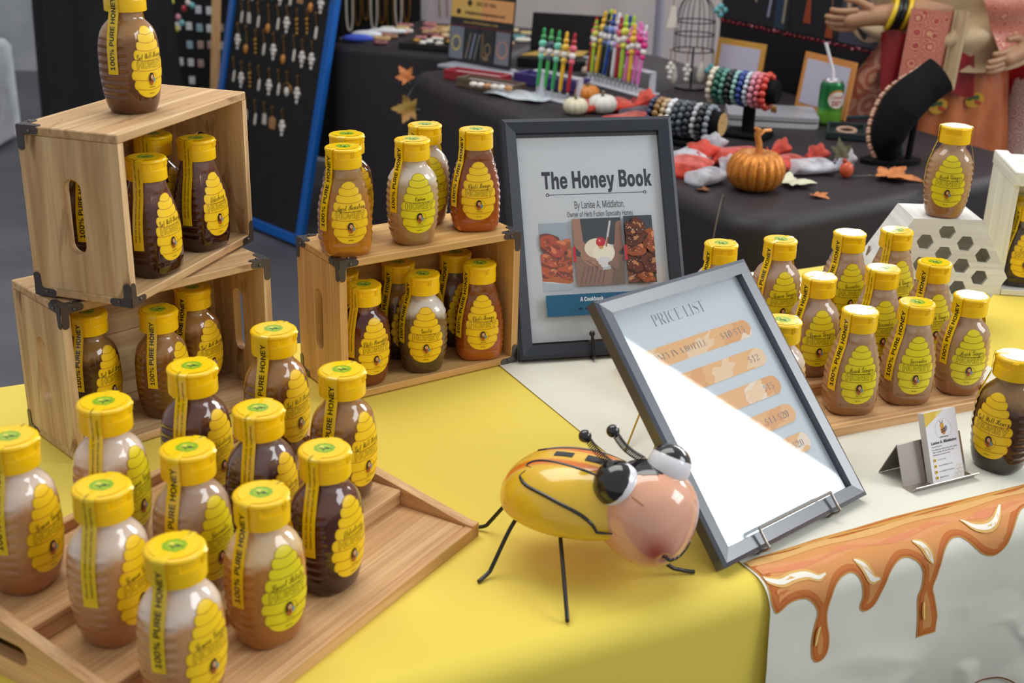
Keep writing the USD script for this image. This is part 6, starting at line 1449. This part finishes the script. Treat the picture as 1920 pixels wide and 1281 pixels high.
# ---- banner, framed code cards, wire earring cage
BN0, BN1 = np.array([*(bt(1.24, 1.50)[:2]), T - 0.02]), np.array([*(bt(1.15, 0.63)[:2]), T - 0.02])
bnx = BN1 - BN0; BNW = float(np.linalg.norm(bnx)); bnx /= BNW
t = thing('stall_banner', 'black banner with jewellery pictures and a red glitter strip', 'banner', (BN0[0], BN0[1], 0), math.atan2(bnx[1], bnx[0]))
emit('panel', *rbox(BNW, 0.012, 1.25, (BNW / 2, 0.006, 0.76), 0.002), plain('banner_black', S(16, 14, 18), 0.5), t)
for sx in (0.04, BNW - 0.04): emit('stand_leg', *tube([(sx, 0.03, 0), (sx, 0.03, 0.8)], 0.012, 8), M_black_metal, t)
zb = T + 0.165
it = [(sbox(0.0, zb, BNW, zb + 0.010), S(70, 12, 22)), (sbox(0.01, zb + 0.016, BNW * .42, zb + 0.4), S(38, 38, 44)), (sbox(BNW * .43, zb + 0.016, BNW * .70, zb + 0.4), S(30, 30, 36)), (sbox(BNW * .70, zb + 0.016, BNW - 0.005, zb + 0.4), S(66, 70, 84)), (sbox(BNW * .34, zb + 0.016, BNW * .40, zb + 0.4), S(44, 62, 82))]
for x, x2, z0_, c in [(.22, .27, .09, (150, 136, 120)), (.30, .36, .05, (150, 152, 176)), (.39, .42, .04, (150, 140, 120)), (.10, .06, .10, (140, 140, 170))]:
    it.append((LineString([(BNW * x, zb + z0_), (BNW * x2, zb + .4)]).buffer(.006), S(*c)))
for x, z0_ in ((.52, .05), (.645, .02)):
    it += [(Polygon([(BNW * x - .015, zb + z0_), (BNW * x + .022, zb + z0_), (BNW * x + .012, zb + z0_ + .09), (BNW * x - .002, zb + z0_ + .09)]), S(150, 66, 36)), (LineString([(BNW * x + .005, zb + z0_ + .09), (BNW * x + .004, zb + .4)]).buffer(.003), S(120, 90, 70))]
it += [(ell(BNW * .845, zb + .145, .105, .115).difference(ell(BNW * .845, zb + .15, .088, .098)), S(190, 160, 130)), (ell(BNW * .845, zb + .145, .088, .098), S(84, 86, 100)), (LineString([(BNW * .76, zb + .2), (BNW * .77, zb + .09), (BNW * .83, zb + .045)]).buffer(.010), S(40, 34, 34))]
stick([(g.intersection(sbox(0, 0, BNW, zb + 0.4)), c) for g, c in it], 0.00015, 0.0006, None, lambda v: np.column_stack([v[:, 0], -v[:, 2], v[:, 1]])).build('banner_print', M_print, t, False, 'tassel and bracelet pictures')
sq = MB()
for k in range(46):
    sq.add(*ball((BNW * (k + rng.random()) / 46, -0.003, zb + 0.005 + 0.008 * (rng.random() - .5)), 0.0055, 1, (1, .5, 1)), [S(120, 18, 34), S(160, 30, 50), S(196, 120, 140)][int(rng.integers(3) if rng.random() < .4 else 0)])
sq.build('glitter_strip', M_gloss_print, t, True, 'red glitter beads').SetCustomDataByKey('kind', 'stuff')
def code_card(label, p0, p1, h, tilt, m, loc_z=0.001):
    x = p1 - p0; w = float(np.linalg.norm(x)); t = thing('code_card', label, 'sign', (p0[0], p0[1], T + loc_z + 0.001), math.atan2(x[1], x[0])); Rk = rot([1, 0, 0], -tilt)
    emit('board', *(lambda b: (b[0] @ Rk.T, b[1]))(rbox(w, 0.006, h, (w / 2, 0.003, h / 2), 0.001)), m, t)
    emit('white_sheet', *(lambda b: (b[0] @ Rk.T, b[1]))(rbox(w - 0.036, 0.001, h - 0.036, (w / 2, -0.0008, h / 2), 0.0002)), plain('card_lilac_white', S(196, 192, 212), 0.5), t)
    emit('stand', *tube([(w / 2, 0.008 + h * .6 * math.sin(tilt), h * .6), (w / 2, 0.10, 0.004)], 0.003, 6), M_black_metal, t)
code_card('gold bordered white card behind the tall bracelet stand', bt(0.99, 1.24), bt(1.02, 1.05), 0.155, 0.12, plain('gold_card', S(206, 152, 66), 0.4))
code_card('gold and orange bordered white card behind the soda can', bt(0.99, 0.86), bt(0.965, 0.635), 0.165, 0.12, plain('gold_orange_card', S(210, 140, 70), 0.4))
t = thing('wire_cage_stand', 'black wire birdcage stand hung with earrings', 'earring stand', tuple(bt(0.905, 1.24, 0.001)))
emit('foot', *extr(ell(0, 0, 0.05), 0.006), M_black_metal, t, 30); emit('post', *tube([(0, 0, 0.006), (0, 0, 0.13)], 0.0035, 8), M_black_metal, t)
CR_, C0, C1 = 0.062, 0.12, 0.30
for k in range(10):
    a = 2 * PI * k / 10
    emit('wire', *tube(spline([(CR_ * math.cos(a), CR_ * math.sin(a), C0), (CR_ * math.cos(a), CR_ * math.sin(a), C0 + .08), (CR_ * .8 * math.cos(a), CR_ * .8 * math.sin(a), C0 + .14), (CR_ * .3 * math.cos(a), CR_ * .3 * math.sin(a), C1 - .01), (0, 0, C1)], 4), 0.0016, 6), M_black_metal, t)
for z, r in ((C0, CR_ * 1.05), (C0 + 0.05, CR_), (C0 + 0.09, CR_)):
    a = np.linspace(0, 2 * PI, 33)[:-1]; emit('ring', *tube(np.column_stack([r * np.cos(a), r * np.sin(a), np.full(32, z)]), 0.0022, 6, True), M_black_metal, t)
cg = bt(0.905, 1.24, 0.001)
for k, (dx, dz, kd) in enumerate([(-0.075, 0.118, 'pearl cluster'), (-0.060, 0.112, 'bone drop'), (0.055, 0.115, 'blue stone'), (0.062, 0.108, 'wooden comb'), (-0.078, 0.29, 'white fan'), (0.07, 0.30, 'blue stone'), (0.03, 0.118, 'bone drop'), (-0.02, 0.112, 'pearl cluster')]):
    earring(kd, (cg[0] + dx, cg[1] - 0.018 + 0.01 * k % 0.02, cg[2] + dz), 0.3, names[kd] + ' hung on the wire birdcage stand, ' + ['low left', 'inner left', 'low right', 'outer right', 'upper left', 'upper right', 'inner right', 'middle'][k], 'earrings on the wire birdcage stand', 1.15)
t = thing('tent_pole', 'grey pole standing in front of the pale partition', 'pole', (0.62, 5.7, 0)); emit('tube', *tube([(0, 0, 0), (0, 0, 2.6)], 0.022, 12), plain('grey_pole', S(150, 152, 166), 0.4), t, True); emit('base', *lathe([(0.06, 0.0), (0.06, 0.006), (0.03, 0.012)], 20), plain('grey_pole', S(150, 152, 166), 0.4), t)

# ---- bag hanging at the lower right corner in front of the table
pp = at(1915, 1160, -0.05)
t = thing('black_bag', 'black fabric bag at the lower right corner of the photo', 'bag', (*(E1 * 0.955 + E2 * 0.725)[:2], 0.02), AT)
mv = trimesh.creation.icosphere(4, 1.0).vertices; mf = trimesh.creation.icosphere(4, 1.0).faces
w = np.sign(mv) * np.abs(mv) ** 0.6; w = w * [0.15, 0.05, 0.30] + [0.14, -0.02, 0.30]
emit('body', w, mf, M_drape, t, True)
emit('handle', *tube(spline([(0.07, -0.02, 0.58), (0.09, -0.02, 0.66), (0.17, -0.02, 0.67), (0.21, -0.02, 0.58)], 6), 0.008, 8), M_drape, t, True)
# ================================================================== the people behind the stall (cut off at the waist by the top of the photo)
import manifold3d as m3
def sph(c, r):
    m = trimesh.creation.icosphere(2, r); v = np.array(m.vertices) + np.array(c)
    return m3.Manifold(m3.Mesh(v.astype(np.float32), np.array(m.faces, np.uint32)))
def bones(J, B):
    parts = []
    for a, b in B:
        parts.append(m3.Manifold.batch_hull([sph(*J[a]), sph(*J[b])]))
    return m3.Manifold.batch_boolean(parts, m3.OpType.Add)
def skin_mesh(man, edge, it=10):
    mm = man.refine_to_length(edge).to_mesh(); m = trimesh.Trimesh(np.array(mm.vert_properties[:, :3]), np.array(mm.tri_verts), process=True)
    trimesh.smoothing.filter_taubin(m, lamb=0.5, nu=0.53, iterations=it)
    return np.array(m.vertices), np.array(m.faces)
M_skin = mat('brown_skin', {'p': ('principled_bsdf', {'base_color': S(172, 130, 98), 'roughness': 0.45, 'subsurface_weight': 0.15, 'subsurface_scale': 0.01})})
M_hair = plain('black_hair', S(16, 14, 14), 0.4)
def person_body(J_arm_l, J_arm_r, hand_l=None):
    J = {'pel': ((0, 0, .93), .14), 'wai': ((0, 0, 1.08), .115), 'che': ((0, .01, 1.27), .13), 'sl': ((-.16, .01, 1.37), .055), 'sr': ((.16, .01, 1.37), .055), 'nk': ((0, .01, 1.45), .052), 'nk2': ((0, -.01, 1.53), .05), 'hd': ((0, -.012, 1.625), .088), 'ch': ((0, -.05, 1.565), .05), 'cr': ((0, .01, 1.655), .09),
         'hl': ((-.085, 0, .88), .09), 'hr': ((.085, 0, .88), .09), 'kl': ((-.09, -.02, .49), .058), 'kr': ((.09, -.02, .49), .058), 'al': ((-.09, .02, .09), .038), 'ar': ((.09, .02, .09), .038), 'tl': ((-.10, -.14, .03), .028), 'tr': ((.10, -.14, .03), .028)}
    J.update(J_arm_l); J.update(J_arm_r)
    B = [('pel', 'wai'), ('wai', 'che'), ('che', 'sl'), ('che', 'sr'), ('sl', 'sr'), ('che', 'nk'), ('nk', 'nk2'), ('nk2', 'hd'), ('hd', 'ch'), ('hd', 'cr'), ('pel', 'hl'), ('pel', 'hr'), ('hl', 'kl'), ('kl', 'al'), ('al', 'tl'), ('hr', 'kr'), ('kr', 'ar'), ('ar', 'tr'),
         ('sl', 'el'), ('el', 'wl'), ('wl', 'pl'), ('pl', 'ql'), ('sr', 'er'), ('er', 'wr'), ('wr', 'pr'), ('pr', 'qr')]
    man = bones(J, B); extra = []
    for s in ('l', 'r'):
        w, p, q = (np.array(J[k + s][0]) for k in 'wpq')
        d = (q - w); d /= np.linalg.norm(d); side = np.array(J['side' + s][0]); nn = np.cross(d, side)
        for k in range(4):
            b0 = q + side * (0.027 - 0.018 * k) - d * 0.01; L = [.062, .074, .070, .055][k]
            j1, j2, j3 = b0 + d * L * .45 + nn * .004, b0 + d * L * .78 + nn * .014, b0 + d * L * .98 + nn * .026
            for (a_, ra), (c_, rc) in (((b0, .0092), (j1, .0088)), ((j1, .0088), (j2, .0080)), ((j2, .0080), (j3, .0070))): extra.append(m3.Manifold.batch_hull([sph(a_, ra), sph(c_, rc)]))
        t0 = w + d * 0.03 + side * 0.030; t1 = t0 + d * 0.035 + side * 0.022 + nn * .008; t2 = t1 + d * 0.028 + side * 0.004 + nn * .012
        extra += [m3.Manifold.batch_hull([sph(w + d * .02, .016), sph(t0, .013)]), m3.Manifold.batch_hull([sph(t0, .012), sph(t1, .010)]), m3.Manifold.batch_hull([sph(t1, .010), sph(t2, .008)])]
    man = m3.Manifold.batch_boolean([man] + extra, m3.OpType.Add)
    return skin_mesh(man, 0.012, 8)
def face_parts(t):
    for s in (-1, 1):
        emit('eye', *ball((s * .032, -.094, 1.635), .012, 2, (1.2, .6, .8)), M_wt, t, True); emit('iris', *ball((s * .032, -.101, 1.635), .006, 1, (1, .5, 1)), M_hair, t, True)
        emit('ear', *ball((s * .090, .0, 1.615), .022, 2, (.4, .7, 1.2)), M_skin, t, True)
    emit('nose', *ball((0, -.104, 1.605), .014, 2, (.8, 1.0, 1.3)), M_skin, t, True); emit('lips', *ball((0, -.094, 1.567), .016, 2, (1.3, .5, .45)), plain('lip_red', S(150, 60, 60), .4), t, True)
    v, f = ball((0, .022, 1.668), .105, 3, (.98, 1.0, 1.05)); k = (v[:, 1] > -.065 + (v[:, 2] - 1.60) * -.2) & ((v[:, 2] > 1.66) | (v[:, 1] > .01))
    emit('hair', v, f[k[f].all(1)], M_hair, t, True); emit('hair_bun', *ball((0, .13, 1.60), .055, 2), M_hair, t, True)
def skirt(prof, folds, amp, ex, ey, n=160):
    a = np.arange(n) / n * 2 * PI; rows = []
    for r, z, k in prof:
        q = r * (1 + amp * k * np.sin(a * folds + 1.5 * math.sin(z * 4)) + amp * .6 * k * np.sin(a * (folds * 0.43) + z * 6))
        rows.append(np.column_stack([q * np.cos(a) * ex, q * np.sin(a) * ey, np.full(n, z)]))
    return np.vstack(rows), grid_faces(len(prof), n, False, False)
def sheetfold(rowfun, nu=26, nv=14, th=0.003):
    v = np.array([rowfun(i / (nu - 1), j / (nv - 1)) for i in range(nu) for j in range(nv)]); ii, jj = np.meshgrid(np.arange(nu - 1), np.arange(nv - 1), indexing='ij'); a = (ii * nv + jj).ravel()
    f = np.vstack([np.column_stack([a, a + nv, a + nv + 1]), np.column_stack([a, a + nv + 1, a + 1])])
    v2 = v + np.array([0, th, 0]); return np.vstack([v, v2]), np.vstack([f, f[:, ::-1] + len(v)])
def brocade(name, c1, c2, scale, bands=42.0, thr=0.1):
    return mat(name, {'t': ('texture_coordinate', {}), 'v': ('voronoi_texture', {'scale': scale, 'randomness': 0.35}), 'm': ('math', {'math_type': 'multiply', 'value2': bands}), 's': ('math', {'math_type': 'sine'}), 'n': ('noise_texture', {'scale': scale * 9, 'detail': 3}), 'a': ('math', {'math_type': 'multiply_add', 'value2': 2.4, 'value3': -1.2}), 'b': ('math', {'math_type': 'add'}),
        'r': ('rgb_ramp', {'ramp': [(0.48, c1), (0.62, c2)]}), 'mr': ('map_range', {'from_min': -1.6, 'from_max': 1.6}), 'p': ('principled_bsdf', {'roughness': 0.45, 'sheen_weight': 0.4})},
        [('t.object', 'v.vector'), ('v.distance', 'm.value1'), ('m.value', 's.value1'), ('t.object', 'n.vector'), ('n.fac', 'a.value1'), ('s.value', 'b.value1'), ('a.value', 'b.value2'), ('b.value', 'mr.value'), ('mr.result', 'r.fac'), ('r.color', 'p.base_color')])
M_broc = brocade('red_gold_brocade', S(168, 50, 52), S(206, 146, 110), 26.0, 60.0)
M_broc2 = brocade('salmon_brocade', S(176, 96, 72), S(206, 150, 124), 14.0, 26)
M_silk = mottled('orange_silk', S(150, 70, 34), S(190, 106, 52), 9, 0.36, 0.1, sheen_weight=0.2)
M_beige = mottled('beige_silk', S(188, 160, 122), S(206, 180, 142), 14, 0.4, sheen_weight=0.3)
PX, PY, PRZ = 1.23, 3.71, math.radians(-8)
t = thing('person', 'person in an orange and gold sari with a red brocade border, forearm held out', 'person', (PX, PY, 0), PRZ)
Jl = {'el': ((-.03, -.15, 1.06), .045), 'wl': ((-.21, -.20, 1.045), .028), 'pl': ((-.235, -.203, 1.042), .027), 'ql': ((-.285, -.205, 1.03), .022), 'sidel': ((0.08, -.1, 1.0), 0)}
Jr = {'er': ((.24, .02, 1.10), .045), 'wr': ((.20, -.14, .97), .028), 'pr': ((.185, -.165, .96), .027), 'qr': ((.15, -.20, .945), .022), 'sider': ((0.6, 0.1, .8), 0)}
Jl['sidel'] = (np.array([0, -.35, .94]), 0); Jr['sider'] = (np.array([.3, .2, .93]), 0)
emit('body', *person_body(Jl, Jr), M_skin, t, True)
face_parts(t)
emit('blouse', *skirt([(.150, 1.02, 1), (.150, 1.10, 1), (.165, 1.22, .6), (.172, 1.33, .4), (.13, 1.405, .2), (.075, 1.43, 0)], 6, .01, 1.15, .86), plain('crimson_blouse', S(170, 20, 44), .5), t, True)
v, f = tube(spline([(-.165, .0, 1.37), (-.11, -.06, 1.20), (-.05, -.13, 1.06)], 6), np.linspace(.066, .058, 13), 16); emit('sleeve', v, f, plain('crimson_blouse', S(170, 20, 44), .5), t, True)
v, f = tube(spline([(.165, .0, 1.37), (.22, .01, 1.22), (.245, .02, 1.10)], 6), np.linspace(.066, .056, 13), 16); emit('sleeve', v, f, plain('crimson_blouse', S(170, 20, 44), .5), t, True)
emit('sari_skirt', *skirt([(.27, .02, 1), (.265, .2, 1), (.25, .45, 1), (.228, .70, .9), (.205, .86, .6), (.185, .96, .35), (.165, 1.05, .2)], 17, .05, 1.0, .80), M_silk, t, True)
for k, (a_, z) in enumerate([(-1.62, .80), (-1.95, .72), (-1.30, .68), (-1.75, .60), (-1.15, .82)]):
    r = np.interp(z, [.2, .45, .70, .86], [.285, .265, .235, .205]) * 1.03; c = np.array([r * math.cos(a_), r * math.sin(a_) * .80 - .006, z])
    fl = [(ell(0, 0, .026, .020, 30), S(196, 150, 50)), (ell(-.012, .006, .011, .007, 40), S(50, 84, 44)), (ell(.010, -.006, .010, .006, -20), S(170, 60, 40)), (ell(0.004, .008, .007), S(60, 90, 50))]
    stick(fl, .0006, 0, None, lambda q, c=c: np.column_stack([q[:, 0], -q[:, 2] + 0 * q[:, 0], q[:, 1]]) + c).build('embroidered_motif', M_print, t)
def hipdrape(u, v):
    a = math.radians(-215 + 250 * u); z = 1.12 - .15 * v + .05 * math.sin(a * 1.2) * v - .02; r = .205 + .02 * math.sin(v * 9 + u * 6) * (.4 + v) + .012 * v
    return (r * math.cos(a) * 1.06, r * math.sin(a) * .90 - .01, z)
emit('hip_drape', *sheetfold(hipdrape, 60, 18), M_beige, t, True)
def border(u, v):
    x = .045 + .115 * v + .085 * u; z = 1.12 - .17 * u; r = .237 + .012 * math.sin(u * 8)
    return (x, -math.sqrt(max(.0004, (r) ** 2 - (x * .93) ** 2)) * .93 - .012, z)
emit('brocade_border', *sheetfold(border, 24, 10), M_broc, t, True, label='red and gold patterned border band')
def panel(u, v):
    x = -.135 + .125 * v - .01 * u; return (x, -.262 + .05 * v + .006 * math.sin(v * 7 + u), 1.075 - .215 * u - .01 * v)
emit('brocade_panel', *sheetfold(panel, 20, 10), M_broc, t, True, label='red and gold patterned cloth end over the forearm')
def pedge(u, v):
    x = -.012 + .040 * v - .01 * u; return (x, -.216 + .012 * math.sin(v * 6), 1.07 - .215 * u)
emit('cloth_edge', *sheetfold(pedge, 12, 5), M_beige, t, True)
def under(u, v):
    x = -.20 + .26 * v + .02 * u; return (x, -.215 + .03 * v + .008 * math.sin(v * 20 + u * 3), 1.0 - .16 * u + .01 * math.sin(v * 12))
emit('underlayer', *sheetfold(under, 14, 30), plain('crimson_silk', S(140, 26, 34), .45), t, True)
def pal1(u, v):
    w = .07 + .14 * u; return (-.165 - .055 * u - w * .5 + w * v, -.17 + .012 * math.sin(v * 9 + u * 2) + .02 * u, .955 - .20 * u)
emit('cloth_end', *sheetfold(pal1, 18, 24), M_broc2, t, True, label='salmon brocade hanging end')
def pal2(u, v):
    w = .21 + .05 * u; return (-.22 - .035 * u - w * .5 + w * v, -.15 + .012 * math.sin(v * 9 + 2) + .02 * u, .756 - .30 * u)
emit('cloth_end', *sheetfold(pal2, 14, 24), mottled('teal_silk', S(22, 92, 96), S(52, 116, 116), 30, .5), t, True, label='teal hanging end')
for k, (x, c) in enumerate([(-.135, S(230, 196, 40)), (-.150, S(24, 24, 28)), (-.163, S(24, 24, 28)), (-.176, S(230, 196, 40))]):
    a = np.linspace(0, 2 * PI, 25)[:-1]; emit('bangle', *tube(np.column_stack([np.full(24, x) + .010 * np.sin(a), -.182 - (x + .15) * -.28 + .040 * np.cos(a), 1.05 + .040 * np.sin(a)]), .007, 8, True), plain(('yellow_bangle', 'black_bangle')[k in (1, 2)], c, .3), t, True)
t = thing('person', 'person in a red dress with white lace at the right edge of the photo', 'person', (1.70, 3.76, 0), 0.2)
Jl2 = {'el': ((-.23, .0, 1.12), .045), 'wl': ((-.20, -.14, .96), .028), 'pl': ((-.19, -.16, .945), .027), 'ql': ((-.17, -.19, .92), .022), 'sidel': (np.array([-.3, .2, .93]), 0)}
emit('body', *person_body(Jl2, Jr), M_skin, t, True); face_parts(t)
M_red = mottled('red_dress_cloth', S(180, 24, 36), S(206, 36, 48), 10, .5)
emit('dress', *skirt([(.27, .03, 1), (.27, .25, 1), (.265, .5, .9), (.255, .75, .7), (.24, .95, .5), (.19, 1.1, .3), (.19, 1.28, .2), (.17, 1.37, .1), (.09, 1.43, 0)], 13, .045, 1.0, .78), M_red, t, True)
lace = brocade('white_lace', S(214, 200, 200), S(176, 130, 134), 26.0, 30)
def lacep(u, v):
    a = math.radians(-170 + 75 * v); r = np.interp(.86 - .30 * u, [.5, .75, .95], [.29, .265, .24]) + .018
    return (r * math.cos(a), r * math.sin(a) * .80 - .01, .86 - .30 * u + (.008 * abs(math.sin(v * 40)) if u < .02 else 0))
emit('lace_panel', *sheetfold(lacep, 16, 40), lace, t, True, label='white lace panel')
